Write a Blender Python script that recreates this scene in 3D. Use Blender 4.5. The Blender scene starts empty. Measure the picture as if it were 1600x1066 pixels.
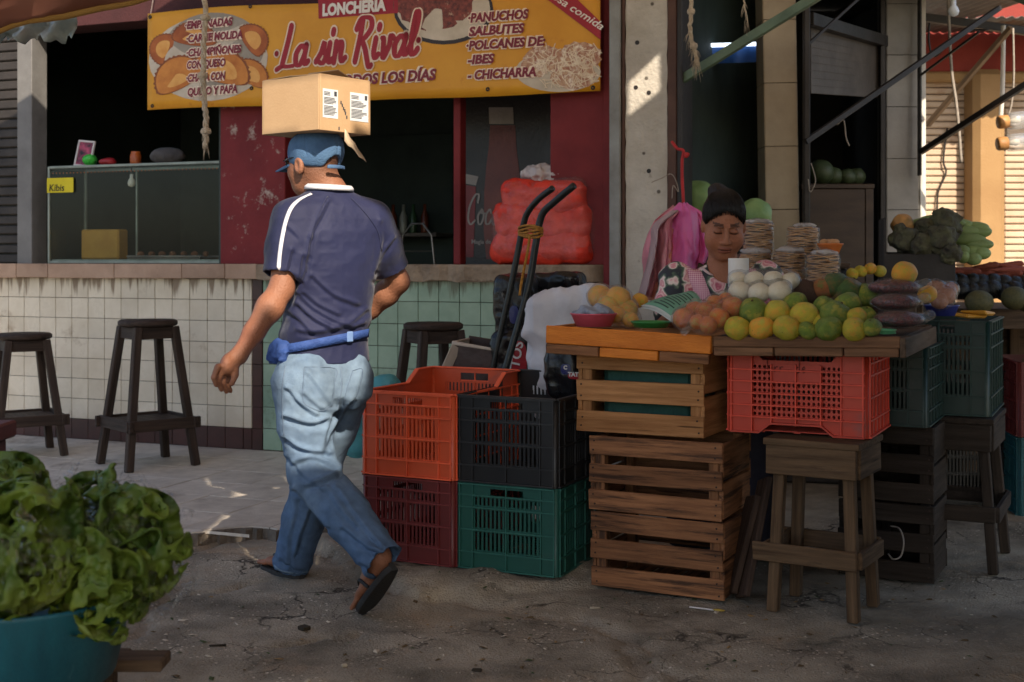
import bpy, bmesh, math, random
import numpy as np
from mathutils import Vector, Matrix, Euler, Quaternion
from mathutils.bvhtree import BVHTree
R = math.radians
random.seed(7); rng = np.random.default_rng(7)
SC = bpy.context.scene; COL = SC.collection
# ------------------------------------------------------------ camera, sky, sun, exposure
F = 2000.0; H = 1.17; HY = 405.0            # focal length in photo pixels, eye height, horizon row
cam = bpy.data.cameras.new('camera'); camo = bpy.data.objects.new('camera', cam); COL.objects.link(camo)
camo.location = (0, 0, H); camo.rotation_euler = (R(90), 0, 0)
cam.sensor_width = 36; cam.lens = 36*F/1600; cam.shift_y = -(533-HY)/1600
cam.clip_start = .05; cam.clip_end = 3000
cam.dof.use_dof = True; cam.dof.focus_distance = 4.6; cam.dof.aperture_fstop = 5.0
SC.camera = camo
SUN_AZ, SUN_EL = 18.0, 38.0                 # degrees: right of straight behind the camera, above the horizon
S = Vector((math.sin(R(SUN_AZ))*math.cos(R(SUN_EL)), -math.cos(R(SUN_AZ))*math.cos(R(SUN_EL)), math.sin(R(SUN_EL))))
w = bpy.data.worlds.new('World'); SC.world = w; w.use_nodes = True
nt = w.node_tree; bg = nt.nodes['Background']
sky = nt.nodes.new('ShaderNodeTexSky'); sky.sky_type = 'NISHITA'; sky.sun_disc = False
sky.sun_elevation = R(SUN_EL); sky.sun_rotation = math.atan2(S.x, S.y); sky.dust_density = 1.5
nt.links.new(sky.outputs[0], bg.inputs[0]); bg.inputs[1].default_value = .15
sl = bpy.data.lights.new('sun', 'SUN'); sl.energy = 5.0; sl.angle = R(.6); sl.color = (1, .87, .70)
slo = bpy.data.objects.new('sun', sl); COL.objects.link(slo); slo.rotation_euler = S.to_track_quat('Z', 'Y').to_euler(); slo.location = S*30
SC.view_settings.view_transform = 'Standard'; SC.view_settings.look = 'None'
SC.view_settings.exposure = 0.6; SC.view_settings.gamma = 1.0
SC.render.engine = 'CYCLES'; SC.cycles.use_denoising = True
SC.cycles.max_bounces = 6; SC.cycles.diffuse_bounces = 3; SC.cycles.use_adaptive_sampling = True; SC.cycles.adaptive_threshold = .01; SC.cycles.transparent_max_bounces = 12; SC.cycles.caustics_reflective = False; SC.cycles.caustics_refractive = False
# ------------------------------------------------------------ helpers
def P(px, py, Y): return Vector(((px-800)/F*Y, Y, H-(py-HY)/F*Y))
def G(px, py, z=0.0):
    Y = (H-z)*F/(py-HY); return Vector(((px-800)/F*Y, Y, z))
def lin(r, g, b):
    f = lambda c: (c/255/12.92) if c <= 10 else ((c/255+.055)/1.055)**2.4
    return (f(r), f(g), f(b))
MATS = {}
def mat(name, c1, c2=None, scale=6.0, rough=.6, bump=.15, bscale=60, stretch=(1, 1, 1), obj=False, rand=0.0, dirt=None, dscale=3.0, dth=.55, metal=0.0,
        spec=.4, alpha=1.0, translucent=0.0, attr=False, trans=0.0, emit=None, detail=6, sheen=0.0, wave=None, coat=0.0, spots=None, streak=None):
    """one procedural material: two-tone noise, optional dirt patches, wood rings, fine bump"""
    if name in MATS: return MATS[name]
    m = bpy.data.materials.new(name); MATS[name] = m; m.use_nodes = True
    n = m.node_tree; N = n.nodes; L = n.links; b = N['Principled BSDF']
    if c2 is None: c2 = tuple(x*.72 for x in c1)
    def new(t, **kw):
        o = N.new(t)
        for k, v in kw.items(): setattr(o, k, v)
        return o
    oi = new('ShaderNodeObjectInfo')
    if obj: src = new('ShaderNodeTexCoord').outputs['Object']
    else: src = new('ShaderNodeNewGeometry').outputs['Position']
    add = new('ShaderNodeVectorMath', operation='MULTIPLY_ADD')
    L.new(oi.outputs['Random'], add.inputs[0]); add.inputs[1].default_value = (37, 17, 23) if obj else (0, 0, 0); L.new(src, add.inputs[2])
    mp = new('ShaderNodeMapping'); mp.inputs['Scale'].default_value = stretch; L.new(add.outputs[0], mp.inputs[0])
    co = mp.outputs[0]
    nz = new('ShaderNodeTexNoise'); nz.inputs['Scale'].default_value = scale; nz.inputs['Detail'].default_value = detail; nz.inputs['Roughness'].default_value = .62
    L.new(co, nz.inputs['Vector']); fac = nz.outputs[0]
    rp = new('ShaderNodeMapRange'); rp.inputs[1].default_value = .3; rp.inputs[2].default_value = .7; L.new(fac, rp.inputs[0]); fac = rp.outputs[0]
    if wave:
        wv = new('ShaderNodeTexWave'); wv.inputs['Scale'].default_value = wave; wv.inputs['Distortion'].default_value = 6; wv.inputs['Detail'].default_value = 3
        wv.bands_direction = 'Z'; L.new(co, wv.inputs['Vector'])
        mm = new('ShaderNodeMath', operation='MULTIPLY_ADD'); L.new(wv.outputs['Fac'], mm.inputs[0]); mm.inputs[1].default_value = .45
        m2 = new('ShaderNodeMath', operation='MULTIPLY'); L.new(fac, m2.inputs[0]); m2.inputs[1].default_value = .6; L.new(m2.outputs[0], mm.inputs[2]); fac = mm.outputs[0]
    mx = new('ShaderNodeMix', data_type='RGBA'); L.new(fac, mx.inputs[0]); mx.inputs[6].default_value = (*c1, 1); mx.inputs[7].default_value = (*c2, 1)
    col = mx.outputs[2]
    if attr:
        at = new('ShaderNodeAttribute', attribute_name='col')
        ma = new('ShaderNodeMix', data_type='RGBA', blend_type='MULTIPLY'); ma.inputs[0].default_value = 1; L.new(col, ma.inputs[6]); L.new(at.outputs['Color'], ma.inputs[7]); col = ma.outputs[2]
    if dirt:
        dn = new('ShaderNodeTexNoise'); dn.inputs['Scale'].default_value = dscale; dn.inputs['Detail'].default_value = 8; dn.inputs['Roughness'].default_value = .7; L.new(co, dn.inputs['Vector'])
        dr = new('ShaderNodeMapRange'); dr.inputs[1].default_value = dth; dr.inputs[2].default_value = dth+.12; L.new(dn.outputs[0], dr.inputs[0])
        md = new('ShaderNodeMix', data_type='RGBA'); L.new(dr.outputs[0], md.inputs[0]); L.new(col, md.inputs[6]); md.inputs[7].default_value = (*dirt, 1); col = md.outputs[2]
    if spots:                                   # (colour, scale, size): small blemishes
        vt = new('ShaderNodeTexVoronoi'); vt.inputs['Scale'].default_value = spots[1]; L.new(co, vt.inputs['Vector'])
        sr = new('ShaderNodeMapRange'); sr.inputs[1].default_value = spots[2]; sr.inputs[2].default_value = spots[2]*1.5; sr.inputs[3].default_value = .85; sr.inputs[4].default_value = 0; L.new(vt.outputs['Distance'], sr.inputs[0])
        gs = new('ShaderNodeMath', operation='GREATER_THAN'); gs.inputs[1].default_value = .6; L.new(vt.outputs['Color'], gs.inputs[0]); gm2 = new('ShaderNodeMath', operation='MULTIPLY'); L.new(gs.outputs[0], gm2.inputs[0]); L.new(sr.outputs[0], gm2.inputs[1])
        mq = new('ShaderNodeMix', data_type='RGBA'); L.new(gm2.outputs[0], mq.inputs[0]); L.new(col, mq.inputs[6]); mq.inputs[7].default_value = (*spots[0], 1); col = mq.outputs[2]
    if streak:                                  # (colour, z from, z to): run marks below an edge
        wp = new('ShaderNodeNewGeometry'); mp2 = new('ShaderNodeMapping'); mp2.inputs['Scale'].default_value = (30, 30, 2.2); L.new(wp.outputs['Position'], mp2.inputs[0]); sn = new('ShaderNodeTexNoise'); sn.inputs['Scale'].default_value = 1; sn.inputs['Detail'].default_value = 5; L.new(mp2.outputs[0], sn.inputs['Vector'])
        sx = new('ShaderNodeSeparateXYZ'); L.new(wp.outputs['Position'], sx.inputs[0]); zr = new('ShaderNodeMapRange'); zr.inputs[1].default_value = streak[1]; zr.inputs[2].default_value = streak[2]; zr.inputs[3].default_value = -.3; zr.inputs[4].default_value = .16; L.new(sx.outputs[2], zr.inputs[0])
        sa = new('ShaderNodeMath', operation='ADD'); L.new(sn.outputs[0], sa.inputs[0]); L.new(zr.outputs[0], sa.inputs[1]); st = new('ShaderNodeMapRange'); st.inputs[1].default_value = .56; st.inputs[2].default_value = .68; st.inputs[4].default_value = .8; L.new(sa.outputs[0], st.inputs[0])
        mk = new('ShaderNodeMix', data_type='RGBA'); L.new(st.outputs[0], mk.inputs[0]); L.new(col, mk.inputs[6]); mk.inputs[7].default_value = (*streak[0], 1); col = mk.outputs[2]
    if rand:
        hs = new('ShaderNodeHueSaturation'); L.new(col, hs.inputs['Color'])
        mr = new('ShaderNodeMapRange'); mr.inputs[3].default_value = 1-rand; mr.inputs[4].default_value = 1+rand; L.new(oi.outputs['Random'], mr.inputs[0]); L.new(mr.outputs[0], hs.inputs['Value']); col = hs.outputs[0]
    L.new(col, b.inputs['Base Color'])
    rr = new('ShaderNodeMapRange'); rr.inputs[3].default_value = max(.02, rough-.1); rr.inputs[4].default_value = min(1, rough+.12); L.new(nz.outputs[0], rr.inputs[0]); L.new(rr.outputs[0], b.inputs['Roughness'])
    b.inputs['Metallic'].default_value = metal; b.inputs['Specular IOR Level'].default_value = spec; b.inputs['Alpha'].default_value = alpha
    b.inputs['Transmission Weight'].default_value = trans; b.inputs['Sheen Weight'].default_value = sheen; b.inputs['Coat Weight'].default_value = coat
    if emit: b.inputs['Emission Color'].default_value = (*emit[:3], 1); b.inputs['Emission Strength'].default_value = emit[3]
    if bump:
        bn = new('ShaderNodeTexNoise'); bn.inputs['Scale'].default_value = bscale; bn.inputs['Detail'].default_value = 5; L.new(co, bn.inputs['Vector'])
        bp = new('ShaderNodeBump'); bp.inputs['Strength'].default_value = bump; bp.inputs['Distance'].default_value = .01; L.new(bn.outputs[0], bp.inputs['Height']); L.new(bp.outputs[0], b.inputs['Normal'])
    if translucent:
        tr = new('ShaderNodeBsdfTranslucent'); L.new(col, tr.inputs[0]); ms = new('ShaderNodeMixShader'); ms.inputs[0].default_value = translucent
        L.new(b.outputs[0], ms.inputs[1]); L.new(tr.outputs[0], ms.inputs[2]); L.new(ms.outputs[0], N['Material Output'].inputs[0])
    return m
WOODS = set()
def wood(name, c1, c2, rand=.15, rough=.75, dirt=None, dth=.6):
    WOODS.add(name); c2 = tuple(x*.72 for x in c2)
    return mat(name, c1, c2, scale=3.5, stretch=(1.0, 16, 16), obj=True, rand=rand, rough=rough, wave=None, bump=.35, bscale=45, dirt=dirt, dscale=2.2, dth=dth, spec=.2, spots=(tuple(x*.35 for x in c2), 2.2, .10))
def film(name, tint=(.92, .94, .96), haze=.035, rough=.10, bscale=30, bump=.9, gloss=1.5):
    """clear plastic film: see-through, with fresnel gloss on a crumpled surface"""
    if name in MATS: return MATS[name]
    m = bpy.data.materials.new(name); MATS[name] = m; m.use_nodes = True; N = m.node_tree.nodes; L = m.node_tree.links
    for n in list(N):
        if n.type == 'BSDF_PRINCIPLED': N.remove(n)
    geo = N.new('ShaderNodeNewGeometry'); nz = N.new('ShaderNodeTexNoise'); nz.inputs['Scale'].default_value = bscale; nz.inputs['Detail'].default_value = 3; nz.inputs['Distortion'].default_value = 1.2; L.new(geo.outputs['Position'], nz.inputs['Vector'])
    bp = N.new('ShaderNodeBump'); bp.inputs['Strength'].default_value = bump; bp.inputs['Distance'].default_value = .012; L.new(nz.outputs[0], bp.inputs['Height'])
    fr = N.new('ShaderNodeFresnel'); fr.inputs['IOR'].default_value = gloss; L.new(bp.outputs[0], fr.inputs['Normal'])
    tr = N.new('ShaderNodeBsdfTransparent'); tr.inputs[0].default_value = (*tint, 1); gl = N.new('ShaderNodeBsdfGlossy'); gl.inputs['Roughness'].default_value = rough; L.new(bp.outputs[0], gl.inputs['Normal'])
    df = N.new('ShaderNodeBsdfDiffuse'); df.inputs[0].default_value = (.85, .86, .88, 1); L.new(bp.outputs[0], df.inputs['Normal'])
    m1 = N.new('ShaderNodeMixShader'); m1.inputs[0].default_value = haze; L.new(tr.outputs[0], m1.inputs[1]); L.new(df.outputs[0], m1.inputs[2])
    m2 = N.new('ShaderNodeMixShader'); mn = N.new('ShaderNodeMath'); mn.operation = 'MINIMUM'; mn.inputs[1].default_value = .30; L.new(fr.outputs[0], mn.inputs[0]); L.new(mn.outputs[0], m2.inputs[0]); L.new(m1.outputs[0], m2.inputs[1]); L.new(gl.outputs[0], m2.inputs[2]); L.new(m2.outputs[0], N['Material Output'].inputs[0])
    return m

def tag(o, label=None, cat=None, group=None, kind=None):
    if label: o['label'] = label
    if cat: o['category'] = cat
    if group: o['group'] = group
    if kind: o['kind'] = kind
    return o
def thing(name, label, cat, loc=(0, 0, 0), rotz=0, group=None, rot=None):
    o = bpy.data.objects.new(name, None); COL.objects.link(o); o.location = loc
    o.rotation_euler = rot if rot is not None else (0, 0, rotz); o.empty_display_size = .05
    return tag(o, label, cat, group)
def link(name, me, parent=None, loc=(0, 0, 0), rot=(0, 0, 0), scale=(1, 1, 1)):
    o = bpy.data.objects.new(name, me); COL.objects.link(o); o.location = loc; o.rotation_euler = rot; o.scale = scale
    if parent: o.parent = parent
    return o
def copy_tree(o, parent=None):
    c = o.copy(); COL.objects.link(c); c.parent = parent
    for ch in list(o.children): copy_tree(ch, c)
    return c
def mesh_np(name, v, f, mats, smooth=True, col=None, mi=None):
    me = bpy.data.meshes.new(name)
    me.from_pydata([tuple(map(float, x)) for x in v] if not isinstance(v, np.ndarray) else v.tolist(), [], f.tolist() if isinstance(f, np.ndarray) else f)
    for m in (mats if isinstance(mats, (list, tuple)) else [mats]): me.materials.append(m)
    if mi is not None: me.polygons.foreach_set('material_index', mi)
    me.polygons.foreach_set('use_smooth', [smooth]*len(me.polygons))
    if col is not None:
        a = me.attributes.new('col', 'FLOAT_COLOR', 'POINT'); c4 = np.ones((len(v), 4), np.float32); c4[:, :3] = col; a.data.foreach_set('color', c4.ravel())
    me.update(); return me
class MB:
    def __init__(s): s.v = []; s.f = []; s.m = []; s.frame = None
    def add(s, vs, fs, mi=0, M=None):
        if s.frame is not None: s.v = [tuple(s.frame @ Vector(x)) for x in s.v]; s.frame = None
        o = len(s.v); s.v += [tuple(M @ Vector(x)) for x in vs] if M is not None else [tuple(x) for x in vs]
        for q in fs: s.f.append(tuple(i+o for i in q)); s.m.append(mi)
        return s
    def box(s, x0, x1, y0, y1, z0, z1, mi=0, M=None):
        return s.add([(x0, y0, z0), (x1, y0, z0), (x1, y1, z0), (x0, y1, z0), (x0, y0, z1), (x1, y0, z1), (x1, y1, z1), (x0, y1, z1)],
                     [(0, 3, 2, 1), (4, 5, 6, 7), (0, 1, 5, 4), (1, 2, 6, 5), (2, 3, 7, 6), (3, 0, 4, 7)], mi, M)
    def cbox(s, x0, x1, y0, y1, z0, z1, c=.003, mi=0, M=None, jit=0.0):
        c = min(c, (x1-x0)*.45, (y1-y0)*.45, (z1-z0)*.45)
        X, Y, Z = (x0, x1), (y0, y1), (z0, z1); vs = []; idx = {}
        for i in (0, 1):
            for j in (0, 1):
                for k in (0, 1):
                    sx, sy, sz = (1-2*i)*c, (1-2*j)*c, (1-2*k)*c
                    q = [random.uniform(-jit, jit) for _ in range(3)] if jit else (0, 0, 0)
                    for a, d in enumerate(((0, sy, sz), (sx, 0, sz), (sx, sy, 0))):
                        idx[i, j, k, a] = len(vs); vs.append((X[i]+d[0]+q[0], Y[j]+d[1]+q[1], Z[k]+d[2]+q[2]))
        fs = []; g = lambda i, j, k, a: idx[i, j, k, a]
        for i in (0, 1):
            q = [g(i, 0, 0, 0), g(i, 1, 0, 0), g(i, 1, 1, 0), g(i, 0, 1, 0)]; fs.append(q if i else q[::-1])
            q = [g(0, i, 0, 1), g(1, i, 0, 1), g(1, i, 1, 1), g(0, i, 1, 1)]; fs.append(q[::-1] if i else q)
            q = [g(0, 0, i, 2), g(1, 0, i, 2), g(1, 1, i, 2), g(0, 1, i, 2)]; fs.append(q if i else q[::-1])
        for i in (0, 1):
            for j in (0, 1):
                e = 1 if (i+j) % 2 == 0 else -1
                q = [g(i, j, 0, 0), g(i, j, 1, 0), g(i, j, 1, 1), g(i, j, 0, 1)]; fs.append(q[::e])
                q = [g(i, 0, j, 0), g(i, 0, j, 2), g(i, 1, j, 2), g(i, 1, j, 0)]; fs.append(q[::e])
                q = [g(0, i, j, 1), g(1, i, j, 1), g(1, i, j, 2), g(0, i, j, 2)]; fs.append(q[::e])
        for i in (0, 1):
            for j in (0, 1):
                for k in (0, 1):
                    q = [g(i, j, k, 0), g(i, j, k, 1), g(i, j, k, 2)]; fs.append(q if (i+j+k) % 2 else q[::-1])
        return s.add(vs, fs, mi, M)
    def bar(s, a, b, w, h, mi=0, up=(0, 0, 1), c=.002, roll=0):
        a, b = Vector(a), Vector(b); d = b-a; l = d.length; x = d.normalized(); up = Vector(up)
        if abs(x.dot(up)) > .98: up = Vector((0, 1, 0))
        y = up.cross(x).normalized(); z = x.cross(y); M = Matrix((x, y, z)).transposed().to_4x4(); M.translation = a
        if roll: M = M @ Matrix.Rotation(roll, 4, 'X')
        if s.v: return s.cbox(0, l, -w/2, w/2, -h/2, h/2, c, mi, M)
        s.cbox(0, l, -w/2, w/2, -h/2, h/2, c, mi); s.frame = M; return s
    def tube(s, pts, r, n=8, mi=0, cap=True, flat=1.0):
        pts = [Vector(p) for p in pts]; m = len(pts); rs = r if isinstance(r, (list, tuple)) else [r]*m; vs = []; fs = []; prev = None
        for i, p in enumerate(pts):
            t = (pts[min(i+1, m-1)]-pts[max(i-1, 0)])
            t = t.normalized() if t.length > 1e-9 else Vector((0, 0, 1))
            if prev is None: x = t.orthogonal().normalized()
            else:
                x = prev-t*prev.dot(t); x = x.normalized() if x.length > 1e-6 else t.orthogonal().normalized()
            prev = x; y = t.cross(x)
            for k in range(n):
                a = 2*math.pi*k/n; vs.append(p+x*math.cos(a)*rs[i]+y*math.sin(a)*rs[i]*flat)
        for i in range(m-1):
            for k in range(n): fs.append((i*n+k, i*n+(k+1) % n, (i+1)*n+(k+1) % n, (i+1)*n+k))
        if cap: fs.append(tuple(range(n))[::-1]); fs.append(tuple(range((m-1)*n, m*n)))
        return s.add(vs, fs, mi)
    def lathe(s, prof, n=24, mi=0, c=(0, 0, 0), M=None, wob=0.0):
        vs = []; fs = []
        for (r, z) in prof:
            for k in range(n):
                a = 2*math.pi*k/n; q = r*(1+wob*math.sin(3*a+z*40)); vs.append((c[0]+q*math.cos(a), c[1]+q*math.sin(a), c[2]+z))
        for i in range(len(prof)-1):
            for k in range(n): fs.append((i*n+k, i*n+(k+1) % n, (i+1)*n+(k+1) % n, (i+1)*n+k))
        return s.add(vs, fs, mi, M)
    def mesh(s, name, mats, smooth=False):
        if s.frame is not None: s.v = [tuple(s.frame @ Vector(x)) for x in s.v]; s.frame = None
        return mesh_np(name, s.v, s.f, mats, smooth, mi=s.m)
    def build(s, name, mats, parent=None, smooth=False, loc=(0, 0, 0), rot=(0, 0, 0)):
        m0 = mats[0] if isinstance(mats, (list, tuple)) else mats; fr = s.frame
        if fr is None and m0.name in WOODS and len(s.v) <= 24:      # lay the grain along the longest side
            d = [max(q[k] for q in s.v)-min(q[k] for q in s.v) for k in range(3)]
            fr = Matrix.Rotation(-math.pi/2, 4, 'Y') if d[2] == max(d) else (Matrix.Rotation(math.pi/2, 4, 'Z') if d[1] == max(d) else None)
            if fr is not None: iv = fr.inverted(); s.v = [tuple(iv @ Vector(q)) for q in s.v]
        s.frame = None; o = link(name, s.mesh(name, mats, smooth), parent, loc, rot)
        if fr is not None: o.matrix_local = Matrix.LocRotScale(Vector(loc), Euler(rot), None) @ fr
        return o
def cat_rom(pts, n=6):
    p = [Vector(q) for q in pts]; p = [p[0]*2-p[1]]+p+[p[-1]*2-p[-2]]; out = []
    for i in range(1, len(p)-2):
        for k in range(n):
            t = k/n; a, b, c, d = p[i-1], p[i], p[i+1], p[i+2]
            out.append(.5*((2*b)+(c-a)*t+(2*a-5*b+4*c-d)*t*t+(3*b-a-3*c+d)*t**3))
    out.append(p[-2]); return out
# numpy value noise, signed-distance shapes and surface nets
def noise3(p, scale=1.0, seed=0):
    q = np.asarray(p, np.float64)*scale+seed*17.31; i = np.floor(q).astype(np.int64); f = q-i; f = f*f*(3-2*f)
    def h(a, b, c):
        n = (a*374761393+b*668265263+c*2147483647+seed*974711) & 0x7fffffff; n = ((n ^ (n >> 13))*1274126177) & 0x7fffffff
        return ((n ^ (n >> 16)) & 0xffff)/32767.5-1
    r = 0
    for dx in (0, 1):
        for dy in (0, 1):
            for dz in (0, 1):
                r = r+h(i[..., 0]+dx, i[..., 1]+dy, i[..., 2]+dz)*(f[..., 0] if dx else 1-f[..., 0])*(f[..., 1] if dy else 1-f[..., 1])*(f[..., 2] if dz else 1-f[..., 2])
    return r
def fbm(p, scale, o=3, seed=0):
    return sum(noise3(p, scale*2**k, seed+k)*.5**k for k in range(o))
def crumple(p, scale, seed=0, o=2):      # ridged noise: sharp creases
    return sum(np.abs(noise3(p, scale*2**k, seed+k*3))*.55**k for k in range(o))
def sm_min(a, b, k):
    h = np.clip(.5+.5*(b-a)/k, 0, 1); return b*(1-h)+a*h-k*h*(1-h)
def sm_max(a, b, k): return -sm_min(-a, -b, k)
def cap(p, a, b, ra, rb):
    a = np.array(a, float); b = np.array(b, float); ab = b-a; t = np.clip(((p-a)@ab)/(ab@ab+1e-12), 0, 1)
    return np.linalg.norm(p-a-t[..., None]*ab, axis=-1)-(ra+(rb-ra)*t)
def ell(p, c, r, M=None):
    q = p-np.array(c, float)
    if M is not None: q = q@np.array(M, float)            # M columns = local axes
    r = np.array(r, float); k0 = np.linalg.norm(q/r, axis=-1); k1 = np.linalg.norm(q/(r*r), axis=-1)
    return k0*(k0-1)/np.maximum(k1, 1e-9)
def rbox(p, c, b, r, M=None):
    q = p-np.array(c, float)
    if M is not None: q = q@np.array(M, float)
    q = np.abs(q)-(np.array(b, float)-r)
    return np.linalg.norm(np.maximum(q, 0), axis=-1)+np.minimum(q.max(-1), 0)-r
def snet(fn, lo, hi, res, coarse=4):
    """surface nets on a sparse grid: a coarse pass finds the band around the surface, only that band is sampled finely"""
    lo = np.array(lo, float); hi = np.array(hi, float); n = (np.ceil((hi-lo)/res/coarse).astype(int))*coarse+1
    nc = (n-1)//coarse+1; axc = [lo[k]+np.arange(nc[k])*res*coarse for k in range(3)]
    C = fn(np.stack(np.meshgrid(*axc, indexing='ij'), -1)).astype(np.float32); band = res*coarse*1.15
    near = np.abs(C) < band
    cell = np.zeros(tuple(nc-1), bool); sg = np.zeros(tuple(nc-1), np.int8)
    for o in np.ndindex(2, 2, 2):
        w_ = tuple(slice(o[k], o[k]+nc[k]-1) for k in range(3)); cell |= near[w_]; sg += (C[w_] < 0)
    cell |= (sg > 0) & (sg < 8)
    V = np.where(np.repeat(np.repeat(np.repeat(sg == 8, coarse, 0), coarse, 1), coarse, 2), np.float32(-1), np.float32(1))
    V = np.pad(V, ((0, 1),)*3, mode='edge')
    m = np.repeat(np.repeat(np.repeat(cell, coarse, 0), coarse, 1), coarse, 2); mm = np.zeros(tuple(n), bool)
    for o in np.ndindex(2, 2, 2): mm[o[0]:o[0]+m.shape[0], o[1]:o[1]+m.shape[1], o[2]:o[2]+m.shape[2]] |= m
    idx_ = np.argwhere(mm)
    for i0 in range(0, len(idx_), 200000):
        k = idx_[i0:i0+200000]; V[tuple(k.T)] = fn(lo+k*res)
    V[np.abs(V) < 1e-7] = 1e-7; ins = V < 0; c = n-1
    al = np.ones(tuple(c), bool); an = np.zeros(tuple(c), bool)
    for o in np.ndindex(2, 2, 2):
        w_ = ins[o[0]:o[0]+c[0], o[1]:o[1]+c[1], o[2]:o[2]+c[2]]; al &= w_; an |= w_
    act = an & ~al; ce = np.argwhere(act); idx = -np.ones(tuple(c), np.int64); idx[act] = np.arange(len(ce))
    cv = {o: V[tuple((ce+np.array(o)).T)] for o in np.ndindex(2, 2, 2)}
    acc = np.zeros((len(ce), 3)); cnt = np.zeros(len(ce))
    for a_ in cv:
        for d in range(3):
            if a_[d]: continue
            b_ = list(a_); b_[d] = 1; va, vb = cv[a_], cv[tuple(b_)]; q = (va < 0) != (vb < 0); t = np.where(q, va/np.where(q, va-vb, 1), 0)
            for k in range(3): acc[:, k] += np.where(q, a_[k]+(t if k == d else 0), 0)
            cnt += q
    v = lo+(ce+acc/cnt[:, None])*res; faces = []
    for d in range(3):
        o1, o2 = [(1, 2), (2, 0), (0, 1)][d]
        A = [slice(None)]*3; B = [slice(None)]*3; A[d] = slice(0, -1); B[d] = slice(1, None)
        w_ = np.argwhere(ins[tuple(A)] != ins[tuple(B)]); w_ = w_[(w_[:, o1] > 0) & (w_[:, o2] > 0) & (w_[:, o1] < c[o1]) & (w_[:, o2] < c[o2])]
        neg = ins[tuple(w_.T)]; q = []
        for (e1, e2) in ((0, 0), (-1, 0), (-1, -1), (0, -1)):
            k = w_.copy(); k[:, o1] += e1; k[:, o2] += e2; q.append(idx[tuple(k.T)])
        q = np.stack(q, 1); q[~neg] = q[~neg][:, ::-1]; faces.append(q)
    return v, np.concatenate(faces)
def vnormals(v, f):
    n = np.zeros_like(v); a = v[f[:, 2]]-v[f[:, 0]]; b = v[f[:, 3]]-v[f[:, 1]]; fn = np.cross(a, b)
    for k in range(4): np.add.at(n, f[:, k], fn)
    return n/np.maximum(np.linalg.norm(n, axis=1), 1e-12)[:, None]
def smooth_v(v, f, it=1, w_=.5):
    for _ in range(it):
        s = np.zeros_like(v); c = np.zeros(len(v))
        for k in range(4):
            np.add.at(s, f[:, k], v[f[:, (k+1) % 4]]); np.add.at(s, f[:, (k+1) % 4], v[f[:, k]]); np.add.at(c, f[:, k], 1); np.add.at(c, f[:, (k+1) % 4], 1)
        v = v*(1-w_)+w_*s/np.maximum(c, 1)[:, None]
    return v
def blob(name, fn, lo, hi, res, m, parent=None, disp=None, smooth=1, colf=None, loc=None):
    v, f = snet(fn, lo, hi, res); v = smooth_v(v, f, smooth)
    if disp is not None: v = v+vnormals(v, f)*disp(v)[:, None]
    col = colf(v, vnormals(v, f)) if colf else None
    if loc is not None: v = v-np.array(loc)
    o = link(name, mesh_np(name, v, f, m, True, col), parent); return o
def bvh_of(o): return BVHTree.FromPolygons([tuple(q.co) for q in o.data.vertices], [tuple(q.vertices) for q in o.data.polygons])
def axes(yaw, pitch=0, roll=0):     # columns: right, forward, up
    return np.array(Matrix.Rotation(yaw, 3, 'Z') @ Matrix.Rotation(pitch, 3, 'X') @ Matrix.Rotation(roll, 3, 'Y'))
def text_mesh(body, size, m, bold=0.0, shear=0.0, align='LEFT', ext=.0006, width=1.0, spacing=1.0):
    cu = bpy.data.curves.new('text', 'FONT'); cu.body = body; cu.size = size; cu.offset = bold; cu.shear = shear; cu.align_x = align; cu.extrude = ext; cu.space_character = spacing; cu.resolution_u = 3
    o = bpy.data.objects.new('text', cu); COL.objects.link(o); bpy.context.view_layer.update()
    me = bpy.data.meshes.new_from_object(o.evaluated_get(bpy.context.evaluated_depsgraph_get()))
    bpy.data.objects.remove(o); me.materials.clear(); me.materials.append(m)
    for q in me.vertices: q.co.x *= width
    return me
UPR = (R(90), 0, 0)     # text lying in x,y stood up to face -y
# ------------------------------------------------------------ ground, shop floor
WA = R(-21.5); WU = Vector((math.cos(WA), math.sin(WA), 0)); WN = Vector((-math.sin(WA), math.cos(WA), 0)); WO = Vector((-1.503, 7.517, 0))
def wl(px, py=HY, t=0.0):                    # photo point on the bar wall plane (t metres into the building) -> along, up
    k = (px-800)/F; s = (k*(WO.y+t*WN.y)-WO.x-t*WN.x)/(WU.x-k*WU.y); Y = WO.y+s*WU.y+t*WN.y
    return s, H-(py-HY)/F*Y
def ws(px, t=0.0): return wl(px, HY, t)[0]
def WP(s, t, z): return WO+WU*s+WN*t+Vector((0, 0, z))
def seg_dist(x, y, pts):
    d = np.full(x.shape, 9e9)
    for (a, b) in zip(pts[:-1], pts[1:]):
        ax, ay = a; bx, by = b; dx, dy = bx-ax, by-ay; t = np.clip(((x-ax)*dx+(y-ay)*dy)/(dx*dx+dy*dy+1e-12), 0, 1)
        d = np.minimum(d, np.hypot(x-ax-t*dx, y-ay-t*dy))
    return d
def inside(x, y, poly):
    r = np.zeros(x.shape, bool); j = len(poly)-1
    for i in range(len(poly)):
        xi, yi = poly[i]; xj, yj = poly[j]
        c = ((yi > y) != (yj > y)) & (x < (xj-xi)*(y-yi)/(yj-yi+1e-12)+xi); r ^= c; j = i
    return r
g2 = lambda px, py: tuple(G(px, py)[:2])
def wob_line(a, b, n, amp, seed):
    rr = random.Random(seed); a, b = Vector(a), Vector(b); d = b-a; nn = Vector((-d.y, d.x)).normalized(); o = 0; out = []
    for i in range(n+1):
        o = o*.6+rr.uniform(-amp, amp) if 0 < i < n else 0; out.append(tuple(a+d*(i/n)+nn*o))
    return out
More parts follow.
